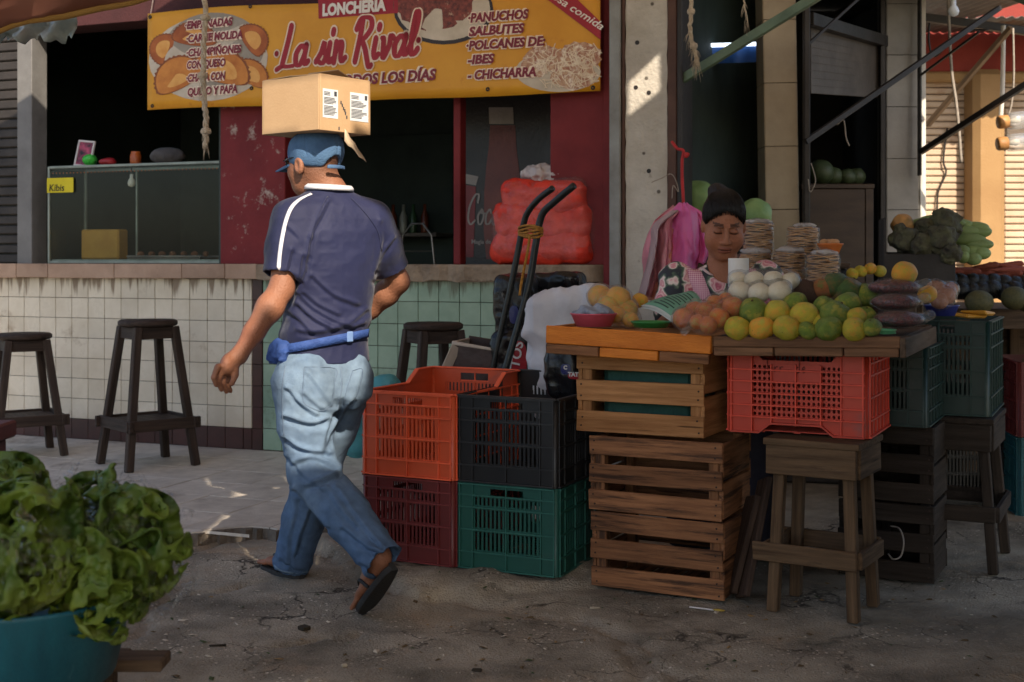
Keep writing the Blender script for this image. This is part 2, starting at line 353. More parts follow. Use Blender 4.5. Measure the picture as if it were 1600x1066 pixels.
APRON = wob_line(g2(560, 905), g2(660, 935), 6, .02, 1)+wob_line(g2(660, 935), g2(935, 917), 14, .022, 2)[1:]+[g2(1000, 870), (.45, 6.2), (-.9, 6.2)]+wob_line((-.95, 5.6), g2(560, 905), 5, .04, 3)
CRACKS = [wob_line(g2(a, b), g2(c, d), n, am, i) for i, (a, b, c, d, n, am) in enumerate([
    (330, 865, 520, 872, 12, .035), (520, 872, 610, 925, 8, .02), (620, 925, 900, 960, 16, .03), (400, 1010, 560, 985, 8, .03), (300, 905, 200, 1000, 9, .03),
    (900, 955, 1060, 1066, 10, .04), (250, 935, 420, 905, 10, .03), (1000, 1066, 950, 985, 8, .03), (430, 830, 300, 860, 8, .03)])]
def ground_h(x, y):
    p = np.stack([x, y, np.zeros_like(x)], -1)
    h = .012*fbm(p, .9, 3, 5)+.004*fbm(p, 7, 3, 9)+.0025*fbm(p, 25, 2, 12)
    far = np.clip((np.hypot(x, y-4.5)-4)/4, 0, 1); h = h*(1-far)-.004
    e = seg_dist(x, y, APRON+[APRON[0]]); ins_ = inside(x, y, APRON); sd = np.where(ins_, e, -e)+.012*fbm(p, 14, 2, 3)
    st = np.clip((sd+.012)/.03, 0, 1); h = h+st*(.034+.010*fbm(p, 9, 3, 22))
    for i, c in enumerate(CRACKS):
        d = seg_dist(x, y, c)+.006*fbm(p, 30, 2, i); h = h-.018*np.exp(-(d/(.012+.006*(i % 3)))**2)
    # shallow spalled hollow in front of the crates
    d = np.hypot((x-.08)/.75, (y-4.2)/.24)+.25*fbm(p, 5, 3, 40); h = h-.012*np.clip((1-d)*3, 0, 1)
    return h
gx = np.concatenate([[-900, -300, -100, -40, -15, -8, -5, -3.6], np.arange(-2.6, 3.4, .022), [4, 5, 6, 8, 12, 20, 50, 150, 900]])
gy = np.concatenate([[-900, -300, -80, -20, -6, -2, .5, 1.5, 2.2], np.arange(2.9, 5.7, .02), np.arange(5.75, 8, .15), [9, 10, 12, 16, 25, 60, 200, 900]])
X, Y = np.meshgrid(gx, gy, indexing='ij'); Z = ground_h(X, Y)
v = np.stack([X, Y, Z], -1).reshape(-1, 3); nx, ny = X.shape
ii = (np.arange(nx-1)[:, None]*ny+np.arange(ny-1)[None]).ravel(); f = np.stack([ii, ii+ny, ii+ny+1, ii+1], 1)
def ground_mat():
    m = mat('worn_street_concrete', lin(180, 170, 152), lin(92, 86, 75), scale=2.6, rough=.86, bump=.9, bscale=120, dirt=lin(166, 146, 122), dscale=1.1, dth=.55, detail=10, spec=.25)
    n = m.node_tree; N = n.nodes; L = n.links; b = N['Principled BSDF']; src = b.inputs['Base Color'].links[0].from_socket
    pos = N.new('ShaderNodeNewGeometry')
    def vor(scale, lo, hi, colr, dist='DISTANCE_TO_EDGE', inv=False, warp=.0):
        nonlocal src
        vt = N.new('ShaderNodeTexVoronoi'); vt.feature = dist if dist != 'F1' else 'F1'; vt.inputs['Scale'].default_value = scale
        if warp:
            nn = N.new('ShaderNodeTexNoise'); nn.inputs['Scale'].default_value = 5; nn.inputs['Detail'].default_value = 6; va = N.new('ShaderNodeVectorMath'); va.operation = 'MULTIPLY_ADD'
            L.new(pos.outputs['Position'], nn.inputs['Vector']); L.new(nn.outputs['Color'], va.inputs[0]); va.inputs[1].default_value = (warp,)*3; L.new(pos.outputs['Position'], va.inputs[2]); L.new(va.outputs[0], vt.inputs['Vector'])
        else: L.new(pos.outputs['Position'], vt.inputs['Vector'])
        mr = N.new('ShaderNodeMapRange'); mr.inputs[1].default_value = lo; mr.inputs[2].default_value = hi; mr.inputs[3].default_value = 1; mr.inputs[4].default_value = 0; L.new(vt.outputs['Distance'], mr.inputs[0])
        ns = N.new('ShaderNodeTexNoise'); ns.inputs['Scale'].default_value = 2.3; ns.inputs['Detail'].default_value = 4; L.new(pos.outputs['Position'], ns.inputs['Vector'])
        mq = N.new('ShaderNodeMapRange'); mq.inputs[1].default_value = .45; mq.inputs[2].default_value = .6; L.new(ns.outputs[0], mq.inputs[0])
        mu = N.new('ShaderNodeMath'); mu.operation = 'MULTIPLY'; L.new(mr.outputs[0], mu.inputs[0]); L.new(mq.outputs[0], mu.inputs[1])
        mx = N.new('ShaderNodeMix'); mx.data_type = 'RGBA'; L.new(mu.outputs[0], mx.inputs[0]); L.new(src, mx.inputs[6]); mx.inputs[7].default_value = (*colr, 1); src = mx.outputs[2]
    vor(1.5, .0, .016, lin(40, 35, 30), warp=.35); vor(3.7, .0, .014, lin(52, 45, 38), warp=.25)
    vor(38, .14, .22, lin(206, 194, 176), 'F1'); vor(17, .05, .10, lin(214, 204, 188), 'F1')
    vor(70, .1, .2, lin(60, 54, 48), 'F1')
    L.new(src, b.inputs['Base Color']); return m
gm = ground_mat()
tag(link('ground', mesh_np('ground', v, f, gm, True)), kind='structure')
def gz(x, y): return float(ground_h(np.array([float(x)]), np.array([float(y)]))[0])
# raised tiled floor of the eatery with a broken front edge
FZ = .05
tile_m = mat('floor_tile_cement', lin(206, 196, 182), lin(172, 162, 150), scale=9, rough=.55, bump=.25, bscale=90, rand=.06, dirt=lin(128, 116, 102), dscale=2.2, dth=.58)
slab_m = mat('floor_slab_concrete', lin(120, 110, 98), lin(85, 76, 66), scale=12, rough=.9, bump=.8, bscale=60)
edge = [tuple(G(px, py, FZ)[:2]) for px, py in ((-420, 838), (-150, 838), (60, 836), (200, 834), (310, 832), (345, 826), (395, 823), (432, 828), (470, 826), (520, 823), (560, 816), (700, 812))]
e2 = []
rr = random.Random(4)
for a, b in zip(edge[:-1], edge[1:]):
    for k in range(5): e2.append(((a[0]+(b[0]-a[0])*k/5), a[1]+(b[1]-a[1])*k/5+rr.uniform(-.02, .02)))
e2.append(edge[-1])
back = [tuple(WP(ws(985), .02, 0)[:2]), tuple(WP(ws(-420), .02, 0)[:2])]
poly = e2+[(.35, 5.9)]+back
floor = MB(); n_ = len(poly)
floor.add([(x, y, FZ-.006) for x, y in poly]+[(x+.0, y-.012, -.05) for x, y in poly], [tuple(range(n_))]+[(i, i+n_, (i+1) % n_+n_, (i+1) % n_) for i in range(n_)])
fl = floor.build('shop_floor', slab_m); tag(fl, kind='structure')
TS = .33
tmesh = MB().cbox(-TS/2+.002, TS/2-.002, -TS/2+.002, TS/2-.002, -.012, 0, .0015).mesh('floor_tile', tile_m)
from mathutils.geometry import intersect_point_tri_2d
cells = [(i, j) for i in range(-14, 11) for j in range(-9, 0)]
for i, j in cells:
    c = WP(i*TS+.1, j*TS+TS/2-.01, 0)
    cs = [c+WU*a*TS/2+WN*b*TS/2 for a in (-1, 1) for b in (-1, 1)]
    fr = [np.interp(q.x, [e[0] for e in e2], [e[1] for e in e2]) for q in cs]
    if all(q.y > fy+.015 for q, fy in zip(cs, fr)) and c.x > -4.4 and c.x < .35:
        link('floor_tile', tmesh, fl, (c.x, c.y, FZ+rr.uniform(-.001, .001)), (rr.uniform(-.002, .002), rr.uniform(-.002, .002), WA))
    elif any(q.y > fy for q, fy in zip(cs, fr)) and -4.4 < c.x < .35:      # broken edge tiles, clipped to the edge
        xs = np.linspace(-TS/2+.002, TS/2-.002, 9); vs = []
        tops = []
        for xx in xs:
            lo = -TS/2+.002
            while lo < TS/2-.004:
                q = c+WU*xx+WN*lo
                if q.y > np.interp(q.x, [e[0] for e in e2], [e[1] for e in e2])+.012: break
                lo += .012
            tops.append(lo)
        if max(TS/2-.004-t for t in tops) < .02: continue
        mb = MB(); vv = [(x_, t_, 0) for x_, t_ in zip(xs, tops)]+[(x_, TS/2-.002, 0) for x_ in xs]+[(x_, t_, -.012) for x_, t_ in zip(xs, tops)]
        k9 = len(xs); mb.add(vv, [(a, a+1, a+1+k9, a+k9) for a in range(k9-1)]+[(a, a+2*k9, a+1+2*k9, a+1) for a in range(k9-1)])
        mb.build('floor_tile', tile_m, fl, loc=(c.x, c.y, FZ), rot=(0, 0, WA))

# ------------------------------------------------------------ the eatery: counter wall, tiles, openings, room
bar = thing('eatery_building', 'red eatery front with tiled counter wall, open windows and dark room behind', 'building', WO, WA)
red_m = mat('red_wall_paint', lin(128, 36, 38), lin(98, 25, 30), scale=3, rough=.7, bump=.35, bscale=30, dirt=lin(176, 160, 146), dscale=4.5, dth=.70, detail=8)
redlow_m = mat('red_wall_paint_flaked', lin(128, 36, 38), lin(98, 25, 30), scale=3, rough=.7, bump=.4, bscale=30, dirt=lin(186, 172, 160), dscale=9, dth=.58, detail=8)
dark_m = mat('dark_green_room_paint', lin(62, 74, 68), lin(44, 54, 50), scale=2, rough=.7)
maroon_m = mat('maroon_fascia_paint', lin(72, 34, 34), lin(52, 26, 28), scale=3, rough=.8, bump=.3)
grey_m = mat('grey_painted_post', lin(120, 118, 116), lin(98, 96, 94), scale=5, rough=.6)
grout_m = mat('grout', lin(92, 82, 70), lin(66, 58, 50), scale=20, rough=.95)
wt_m = mat('white_glazed_tile', lin(216, 206, 188), lin(198, 186, 166), scale=6, rough=.28, bump=.06, bscale=14, rand=.07, dirt=lin(150, 128, 104), dscale=3.2, dth=.60, spec=.5, spots=(lin(70, 52, 40), 5.5, .05), streak=(lin(104, 78, 54), .80, 1.06))
gt_m = mat('green_glazed_tile', lin(146, 172, 152), lin(122, 150, 130), scale=6, rough=.2, bump=.06, bscale=14, rand=.10, dirt=lin(92, 106, 84), dscale=3, dth=.60, spec=.6, spots=(lin(58, 66, 54), 5, .05), streak=(lin(70, 76, 56), .82, 1.06))
bt_m = mat('brown_glazed_tile', lin(74, 42, 40), lin(54, 32, 30), scale=8, rough=.35, bump=.06, bscale=14, rand=.12, spec=.5)
CT = 1.14; CB = 1.056; TP = .1256
sL, sM, sR = ws(-60), ws(412), ws(985)
MB().box(sL, ws(985), 0, .14, -.05, CB).build('wall', grout_m, bar)
tm = lambda w_, h_, m_: MB().cbox(-w_/2, w_/2, -.009, 0, -h_/2, h_/2, .0016).mesh('wall_tile', m_)
def put_tile(me, s_, z_): link('wall_tile', me, bar, (s_, random.uniform(-.0006, .0006), z_), (random.uniform(-.008, .008), random.uniform(-.002, .002), random.uniform(-.008, .008)))
TW = tm(TP-.003, TP-.003, wt_m); TB = tm(TP-.003, TP-.003, bt_m); TG = tm(TP-.003, TP-.003, gt_m); TN = tm(.066, TP-.003, bt_m); THW = tm(.055, TP-.003, wt_m)
s0 = ws(395); c = 0
put_cols = int((s0-sL)/TP)
for r in range(8):
    z = FZ+TP*(r+.5)
    put_tile(TN, s0+.036, z)
    put_tile(THW if r else tm(.055, TP-.003, bt_m), s0-.03, z)
    for c in range(put_cols): put_tile(TW if r else TB, s0-.06-TP*(c+.5), z)
    for c in range(int((ws(880)-s0-.075)/TP)): put_tile(TG, s0+.075+TP*(c+.5), z+.004)
# counter slab: edge tiles on the left stretch, cast concrete with a rounded end on the right
ctop_m = mat('worn_counter_stone', lin(176, 146, 124), lin(146, 118, 98), scale=5, rough=.6, bump=.4, bscale=50, rand=.12, dirt=lin(112, 84, 62), dscale=5, dth=.6, detail=9)
ccon_m = mat('counter_concrete', lin(164, 144, 122), lin(112, 96, 80), scale=7, rough=.8, bump=.9, bscale=40, dirt=lin(84, 66, 52), dscale=6, dth=.58, detail=9)
MB().box(sL, s0+.07, -.06, .4, CB, CT).build('counter_slab', ccon_m, bar)
xs_ = [ws(p) for p in (-60, -20, 38, 87, 190, 295, 362, 410)]; xs_[-1] = s0+.07
for a, b in zip(xs_[:-1], xs_[1:]):
    MB().cbox(a+.0015, b-.0015, -.073, -.06, CB-.002+random.uniform(-.003, .002), CT+.002, .003).build('edge_tile', ctop_m, bar)
mb = MB(); xa, xb = s0+.072, ws(948); pts = []
for k in range(40): pts.append((xa+(xb-.12-xa)*k/39, -.075+.006*math.sin(k*1.9)+random.uniform(-.004, .004)))
for k in range(1, 9): a = k/8*math.pi/2; pts.append((xb-.12+.12*math.sin(a), -.075+.12*(1-math.cos(a))))
pts += [(xb, .4), (xa, .4)]; n_ = len(pts)
lowz = [CB-.004+random.uniform(-.008, .006) for _ in pts]
mb.add([(x, y, CT) for x, y in pts]+[(x, y-.006, CT-.012) for x, y in pts]+[(x, y-.004, z_) for (x, y), z_ in zip(pts, lowz)], [tuple(range(n_))]+[(i+r*n_, i+(r+1)*n_, (i+1) % n_+(r+1)*n_, (i+1) % n_+r*n_) for i in range(n_) for r in (0, 1)]+[tuple(range(2*n_, 3*n_))[::-1]])
mb.build('counter_slab', ccon_m, bar)
# upper wall
TOP = 3.1; OP = 2.62
def wbx(name, a, b, t0, t1, z0, z1, m, c=.004): return MB().cbox(ws(a), ws(b), t0, t1, z0, z1, c).build(name, m, bar)
wbx('post', 30, 53, -.02, .12, CT, TOP-.08, grey_m)
wbx('pillar', 346, 447, -.012, .16, CT, OP+.004, redlow_m)
wbx('wall_panel', 861, 946, -.012, .16, CT, OP+.004, red_m)
wbx('wall_panel', 947, 962, -.05, .16, -.05, TOP-.02, red_m)
wbx('lintel', 53.5, 946.5, -.02, .2, OP, TOP, maroon_m)
wbx('window_frame', 706, 717, .02, .10, CT, OP, red_m)
wbx('window_frame', 346-6, 346-1, .01, .05, CT, OP, dark_m)
# roller shutter at the far left
sh_m = mat('dark_roller_shutter', lin(58, 52, 48), lin(40, 36, 34), scale=6, rough=.6)
for k in range(24):
    z0 = CT+.004+k*.062; MB().cbox(sL-.6, ws(29.5), .03, .05, z0, z0+.056, .008).build('shutter_slat', sh_m, bar)
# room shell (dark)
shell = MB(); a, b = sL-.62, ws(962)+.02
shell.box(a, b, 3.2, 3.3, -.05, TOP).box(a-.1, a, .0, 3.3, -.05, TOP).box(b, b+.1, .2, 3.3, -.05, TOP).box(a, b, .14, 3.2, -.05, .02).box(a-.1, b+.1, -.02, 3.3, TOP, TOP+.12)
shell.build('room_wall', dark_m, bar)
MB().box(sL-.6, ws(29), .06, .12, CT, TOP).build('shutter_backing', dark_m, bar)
# ------------------------------------------------------------ pillar between eatery and market hall
conc_m = mat('pillar_plaster', lin(206, 200, 190), lin(172, 164, 152), scale=4, rough=.85, bump=.7, bscale=45, dirt=lin(120, 108, 94), dscale=6, dth=.60, spots=(lin(60, 52, 44), 9, .08), detail=9)
steel_m = mat('pale_painted_steel', lin(150, 152, 150), lin(122, 120, 116), scale=7, rough=.5, dirt=lin(110, 70, 50), dscale=8, dth=.66)
brown_m = mat('brown_painted_steel', lin(92, 62, 50), lin(70, 46, 38), scale=7, rough=.6)
pil = thing('concrete_pillar', 'rough plastered pillar with brown steel channel between eatery and market hall', 'pillar', WO, WA)
def pbx(name, a, b, t0, t1, z0, z1, m, c=.006): return MB().cbox(ws(a), ws(b), t0, t1, z0, z1, c).build(name, m, pil)
v_ = []
cols_ = [ws(986), ws(1050)]
mb = MB()
zz = np.linspace(-.05, 3.2, 60)
for z in zz:
    for (x, y) in ((cols_[0], -.10), (cols_[1], -.10), (cols_[1], .22), (cols_[0], .22)): mb.v.append((x+random.uniform(-.004, .004), y+random.uniform(-.003, .003), z))
for i in range(59):
    for k in range(4): mb.f.append((i*4+k, i*4+(k+1) % 4, (i+1)*4+(k+1) % 4, (i+1)*4+k)); mb.m.append(0)
mb.build('column', conc_m, pil)
pbx('steel_strip', 963, 980, -.13, .1, -.05, 3.2, steel_m)
pbx('steel_strip', 980.5, 985.5, -.115, .1, -.05, 3.2, brown_m)
pbx('steel_channel', 1051, 1066, -.11, .1, -.05, 3.2, brown_m)
pbx('steel_channel', 1066.5, 1075, -.12, .1, -.05, 3.2, mat('dark_steel', lin(44, 38, 36), lin(30, 27, 26), rough=.5))
dsteel = MATS['dark_steel']
for z, s_ in ((2.28, ws(1004)), (2.02, ws(1022)), (1.62, ws(1022)), (2.05, ws(1002))):
    MB().lathe([(0.0, .0), (.012, .0), (.012, -.01), (0, -.012)], 8).build('bolt_hole', dsteel, pil, loc=(s_, -.1035, z), rot=(R(90), 0, 0))
# ------------------------------------------------------------ market hall to the right
hall = thing('market_hall', 'dark market hall with tiled columns right of the plastered pillar', 'building')
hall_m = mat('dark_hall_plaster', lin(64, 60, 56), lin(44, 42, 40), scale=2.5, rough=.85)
beige_m = mat('beige_column_tile', lin(164, 148, 124), lin(142, 126, 104), scale=5, rough=.4, rand=.08, bump=.1)
greyt_m = mat('grey_column_tile', lin(150, 146, 140), lin(128, 124, 120), scale=5, rough=.4, rand=.06, bump=.1)
whitep_m = mat('white_painted_plaster', lin(226, 222, 214), lin(205, 200, 192), scale=5, rough=.7, bump=.2)
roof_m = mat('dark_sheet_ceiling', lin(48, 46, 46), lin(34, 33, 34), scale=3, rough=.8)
def wall_between(name, a, b, z0, z1, th, m, parent):
    a, b = Vector((*a, 0)), Vector((*b, 0)); l = (b-a).length
    return MB().box(0, l, 0, th, z0, z1).build(name, m, parent, loc=a, rot=(0, 0, math.atan2(b.y-a.y, b.x-a.x)))
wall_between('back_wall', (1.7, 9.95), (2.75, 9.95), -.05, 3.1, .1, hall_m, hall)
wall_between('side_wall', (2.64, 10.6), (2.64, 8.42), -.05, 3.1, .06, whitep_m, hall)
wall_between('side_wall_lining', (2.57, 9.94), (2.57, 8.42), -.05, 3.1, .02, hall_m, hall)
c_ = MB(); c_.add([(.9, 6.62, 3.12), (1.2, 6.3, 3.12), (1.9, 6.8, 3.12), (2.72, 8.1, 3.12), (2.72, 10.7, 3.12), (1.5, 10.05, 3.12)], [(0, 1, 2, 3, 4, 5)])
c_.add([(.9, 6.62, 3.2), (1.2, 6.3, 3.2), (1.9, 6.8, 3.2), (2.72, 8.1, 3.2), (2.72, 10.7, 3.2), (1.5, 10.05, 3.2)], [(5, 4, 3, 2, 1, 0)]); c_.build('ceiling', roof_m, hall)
def column(px0, px1, Y, dep, tiles_y, m, lean=0.0):
    x0, x1 = (px0-800)/F*Y, (px1-800)/F*Y
    zs = [H-(py-HY)/F*Y for py in tiles_y]
    col = link('column_core', MB().box(x0+.006, x1-.006, Y+.006, Y+dep, -.05, 3.1).mesh('column_core', hall_m), hall)
    for a, b in zip(zs[:-1], zs[1:]):
        MB().cbox(x0, x1, Y-.002, Y+.012, b+.0015, a-.0015, .002).build('column_tile', m, col)
        MB().cbox(x0-.004, x0+.005, Y, Y+dep, b+.0015, a-.0015, .002).build('column_tile', m, col)
        MB().cbox(x1-.005, x1+.004, Y, Y+dep, b+.0015, a-.0015, .002).build('column_tile', m, col)
    if lean: col.matrix_world = Matrix.Translation((x0, Y, 0)) @ Matrix.Rotation(lean, 4, 'Y') @ Matrix.Translation((-x0, -Y, 0))
    return x0, x1
column(1204, 1254, 6.95, .2, (-60, 31, 130, 229, 328, 427, 526, 625, 735), beige_m, R(-.9))
column(1386, 1436, 8.2, .2, (-75, 6, 86, 167, 248, 328, 409, 490, 571, 690), greyt_m)
MB().cbox((1437-800)/F*8.2, (1446-800)/F*8.2, 8.19, 8.44, -.05, 3.1, .003).build('corner_plaster', whitep_m, hall)
for px0, px1, Y in ((1191, 1200, 7.05), (1257, 1266, 6.9), (1376, 1384, 8.15), (1437, 1440.5, 8.1)):
    MB().cbox((px0-800)/F*Y, (px1-800)/F*Y, Y, Y+.05, 0 if px0 != 1437 else 1.7, 3.1, .003).build('steel_post', dsteel, hall)
# half-rolled shutter over the second bay
for k in range(9):
    a = P(1266, 44+k*12, 7.3+.02); b = P(1380, 73+k*9.4, 8.3); MB().bar(a, b, .012, .044, up=(0, 0, 1)).build('shutter_slat', mat('grey_brown_shutter', lin(92, 84, 78), lin(70, 64, 60), rough=.55), hall)
MB().bar(P(1264, 30, 7.2), P(1384, 66, 8.25), .06, .07).build('shutter_housing', dsteel, hall)
# blue sheet seen far inside first bay
bl = MB(); n_ = 14
for k in range(n_+1):
    a = P(1078+k*(1192-1078)/n_, 74-k*.2, 8.3); b = P(1078+k*(1192-1078)/n_, 101-k*.3, 8.3+.03*math.sin(k*1.3)); bl.v += [tuple(a), tuple(b)]
for k in range(n_): bl.f.append((2*k, 2*k+2, 2*k+3, 2*k+1)); bl.m.append(0)
tag(bl.build('blue_tarp_sheet', mat('blue_tarp', lin(50, 104, 176), lin(36, 80, 150), rough=.4, translucent=.3), smooth=True), 'blue plastic sheet hung high inside the dark first bay', 'tarp')
tag(MB().bar(P(1076, 72, 8.28), P(1194, 68.5, 8.28), .03, .022).build('skylit_edge', mat('skylit_edge_glow', (.8, .88, 1), rough=.4, emit=(.75, .87, 1, 1.6)), None), 'thin glowing strip standing for the skylit top edge of the blue sheet in the first bay', 'lamp')  # glowing strip stands for daylight along the sheet's top edge, no lamp there
# inner brown cabinet with melons, first-bay dim table
def simple_table(name, label, cat, c, w_, d_, h_, m, rz=0, panel=True):
    t = thing(name, label, cat, (c[0], c[1], 0), rz)
    MB().cbox(-w_/2, w_/2, -d_/2, d_/2, h_-.03, h_, .004).build('table_top', m, t)
    for sx in (-1, 1):
        for sy in (-1, 1): MB().cbox(sx*(w_/2-.03)-.025, sx*(w_/2-.03)+.025, sy*(d_/2-.03)-.025, sy*(d_/2-.03)+.025, 0, h_-.03, .003).build('leg', m, t)
    if panel: MB().cbox(-w_/2+.056, w_/2-.056, -d_/2+.01, -d_/2+.025, .12, h_-.032, .003).build('front_panel', m, t)
    return t
brn = mat('brown_veneer', lin(66, 48, 34), lin(48, 34, 25), scale=3, stretch=(1, 1, 5), rough=.5)
simple_table('brown_cabinet_table', 'brown veneer cabinet table with melons inside the second bay', 'table', (2.05, 8.3), .46, .5, H-(288-HY)/F*8.1, brn)
ztop = H-(288-HY)/F*8.1
melon_m = mat('melon_skin', lin(70, 82, 52), lin(46, 58, 36), scale=9, obj=True, rough=.5, rand=.15)
def ellip(name, c, r, m, rot=(0, 0, 0), n=20, parent=None, bumpy=0.0, pinch=0.0):
    k = 'E%s%.3f%.2f' % (m.name, bumpy, pinch)
    if k not in bpy.data.meshes:
        mb = MB(); prof = []
        for i in range(13):
            a = math.pi*i/12; z = -math.cos(a); rr_ = math.sin(a)
            if pinch: z -= math.copysign(pinch*max(0, abs(z)-.75)*2.2, z); 
            prof.append((max(rr_, .001), z))
        mb.lathe(prof, n); me = mb.mesh(k, m, True)
        if bumpy:
            for q in me.vertices: q.co *= 1+bumpy*float(noise3(np.array([tuple(q.co)]), 2.3, 3)[0])
    else: me = bpy.data.meshes[k]
    o = link(name, me, parent, c, rot, r); return o
for k, (px, dy, r) in enumerate(((1282, 0, .085), (1302, .03, .06), (1324, .02, .055), (1338, .08, .06), (1292, .14, .07))):
    Yk = 8.15+dy; q = P(px, 280, Yk); tag(ellip('melon', (q.x, Yk, ztop+r*.93), (r, r*1.1, r*.95), melon_m, (0, 0, k), bumpy=.05), 'round green melon, %s on the brown cabinet table in the second bay' % ('leftmost', 'second from left', 'third from left', 'rightmost', 'rear')[k], 'melon', 'melons on the brown cabinet table')
# ------------------------------------------------------------ far shop with cream shutters, yellow column, red fascia
shop = thing('shuttered_shop', 'far sunlit shop with cream shutters, yellow column and red fascia', 'building')
cream_m = mat('cream_roller_shutter', lin(200, 178, 154), lin(180, 154, 128), scale=4, rough=.5, bump=.2, rand=.03, dirt=lin(166, 132, 104), dscale=3, dth=.6)
yel_m = mat('yellow_ochre_paint', lin(164, 130, 86), lin(148, 114, 74), scale=2.5, rough=.75, bump=.25, dirt=lin(196, 160, 120), dscale=4, dth=.66)
redf_m = mat('red_fascia_paint', lin(150, 56, 44), lin(126, 44, 36), scale=2.5, rough=.75, bump=.25, dirt=lin(110, 50, 44), dscale=4, dth=.62)
SY = 10.8
def xs(px, Y=SY): return (px-800)/F*Y
for i, (a, b) in enumerate(((1437, 1526), (1573, 1690))):
    for k in range(47):
        z = .02+k*.058; MB().cbox(xs(a), xs(b), SY+.05, SY+.075, z, z+.051, .010).build('shutter_slat', cream_m, shop)
mb = MB(); prof = [(xs(1523, 10.6), 10.62)]
MB().cbox(xs(1523, 10.6), xs(1573, 10.6), 10.6, SY+.1, 0, 2.75, .05).build('column', yel_m, shop)
MB().cbox(xs(1400), xs(1720), SY-.02, SY+.12, 2.75, 3.5, .006).build('fascia', redf_m, shop)
MB().cbox(xs(1400), xs(1720), SY-.045, SY+.1, 2.66, 2.749, .02).build('fascia_moulding', yel_m, shop)
MB().box(xs(1380), xs(1720), SY+.1, SY+.2, 0, 3.5).build('back_wall', hall_m, shop)
# thin sheet awning above the shutters and tin roof over the alley mouth
tin_m = mat('weathered_tin_sheet', lin(118, 112, 106), lin(84, 78, 74), scale=3, rough=.45, metal=.4, dirt=lin(98, 66, 48), dscale=2.5, dth=.55)
def corrugated(name, x0, x1, y0, y1, z0, z1, m, label, along='x', pitch=.076, amp=.009):
    n_ = int((x1-x0)/pitch*6); mb = MB()
    for k in range(n_+1):
        x = x0+(x1-x0)*k/n_; d = amp*math.sin(2*math.pi*x/pitch); mb.v += [(x, y0, z0+d), (x, y1, z1+d)]
    for k in range(n_): mb.f.append((2*k, 2*k+2, 2*k+3, 2*k+1)); mb.m.append(0)
    o = mb.build(name, m, None, True); md = o.modifiers.new('thickness', 'SOLIDIFY'); md.thickness = .002
    return tag(o, label, 'roof')
corrugated('sheet_awning', 2.78, 7.5, 9.78, 10.77, 3.02, 3.08, tin_m, 'narrow corrugated awning fixed above the cream shutters')
corrugated('tin_roof', 2.35, 3.5, 7.4, 9.7, 2.84, 3.0, tin_m, 'rusty corrugated tin roof over the alley mouth, top right')
# braces
green_m = mat('green_painted_angle', lin(104, 124, 100), lin(80, 98, 80), scale=8, rough=.5, dirt=lin(90, 64, 48), dscale=10, dth=.66)
def brace(name, label, a, b, w_, h_, m): return tag(MB().bar(a, b, w_, h_).build(name, m), label, 'brace')
brace('roof_brace', 'pale green angle-iron brace rising right from the pillar', P(1066, 124, 6.5), P(1300, -20, 6.0), .03, .045, green_m)
brace('roof_brace', 'long dark steel brace crossing the second bay up to the tin roof', P(1258, 222, 6.9), P(1562, 12, 7.5), .03, .03, dsteel)
brace('roof_brace', 'dark steel brace in front of the cream shutter, lowest on the right', P(1438, 238, 8.05), P(1640, 108, 7.2), .03, .034, dsteel)
brace('roof_brace', 'thin dark brace at the top of the second bay', P(1262, 70, 7.2), P(1350, -10, 7.4), .016, .016, dsteel)
brace('roof_brace', 'slim dark brace between the long brace and the grey column', P(1438, 118, 8.0), P(1530, 50, 7.6), .014, .014, dsteel)
brace('wooden_pole', 'pale wooden pole slanting in front of the shutter and fascia', P(1449, 196, 8.6), P(1580, 43, 8.0), .035, .03, wood('pale_pole_wood', lin(150, 124, 98), lin(112, 90, 70)))
brace('roof_beam', 'dark horizontal roof beam under the tin sheet', P(1432, 26, 8.3), P(1640, 54, 8.3), .05, .05, dsteel)
# ------------------------------------------------------------ unseen canopy added over the street to shade it, gaps shaped to let sun in
tarp_m = mat('sun_bleached_canvas', lin(216, 190, 160), lin(190, 160, 130), scale=1.5, rough=.9, translucent=.22)
def to_canopy(q, z=3.6): q = Vector(q); return q+S*((z-q.z)/S.z)
def canopy(name, label, outer, holes, z, m):
    bm = bmesh.new()
    for loop in [outer]+holes:
        vs = [bm.verts.new((x, y, z)) for x, y in loop]
        for a, b in zip(vs, vs[1:]+vs[:1]): bm.edges.new((a, b))
    bmesh.ops.triangle_fill(bm, edges=bm.edges[:], use_beauty=True, use_dissolve=False)
    me = bpy.data.meshes.new(name); bm.to_mesh(me); bm.free(); me.materials.append(m)
    return tag(link(name, me), label, 'canopy')
LIT_MAN = [(352, 594, 4.17), (347, 575, 4.17), (399, 470, 4.27), (416, 430, 4.31), (427, 345, 4.35), (450, 302, 4.42), (462, 206, 4.345), (408, 208, 4.44), (408, 124, 4.44), (500, 117, 4.27), (580, 122, 4.46), (580, 206, 4.46), (548, 216, 4.45), (541, 268, 4.45),
           (572, 304, 4.45), (612, 345, 4.50), (638, 425, 4.58), (630, 448, 4.60), (588, 500, 4.56), (578, 560, 4.48), (566, 605, 4.48), (540, 690, 4.43), (530, 738, 4.33), (452, 746, 4.34), (435, 680, 4.34), (429, 570, 4.33), (436, 530, 4.34), (408, 499, 4.29), (368, 565, 4.2), (356, 588, 4.18)]
hole1 = [tuple(to_canopy(P(*q))[:2]) for q in LIT_MAN]  # gap follows the man's outline so the sun reaches him
hole2 = [tuple(to_canopy(P(x, y, 6.52))[:2]) for x, y in ((990, 112), (1030, 84), (1031, 142), (990, 162))]
hole3 = [tuple(to_canopy(q)[:2]) for q in (P(-40, 44, 3.86), P(200, -4, 3.86), P(225, -12, 3.86)+Vector((0, -.28, .10)), P(-40, 44, 3.86)+Vector((0, -.28, .10)))]
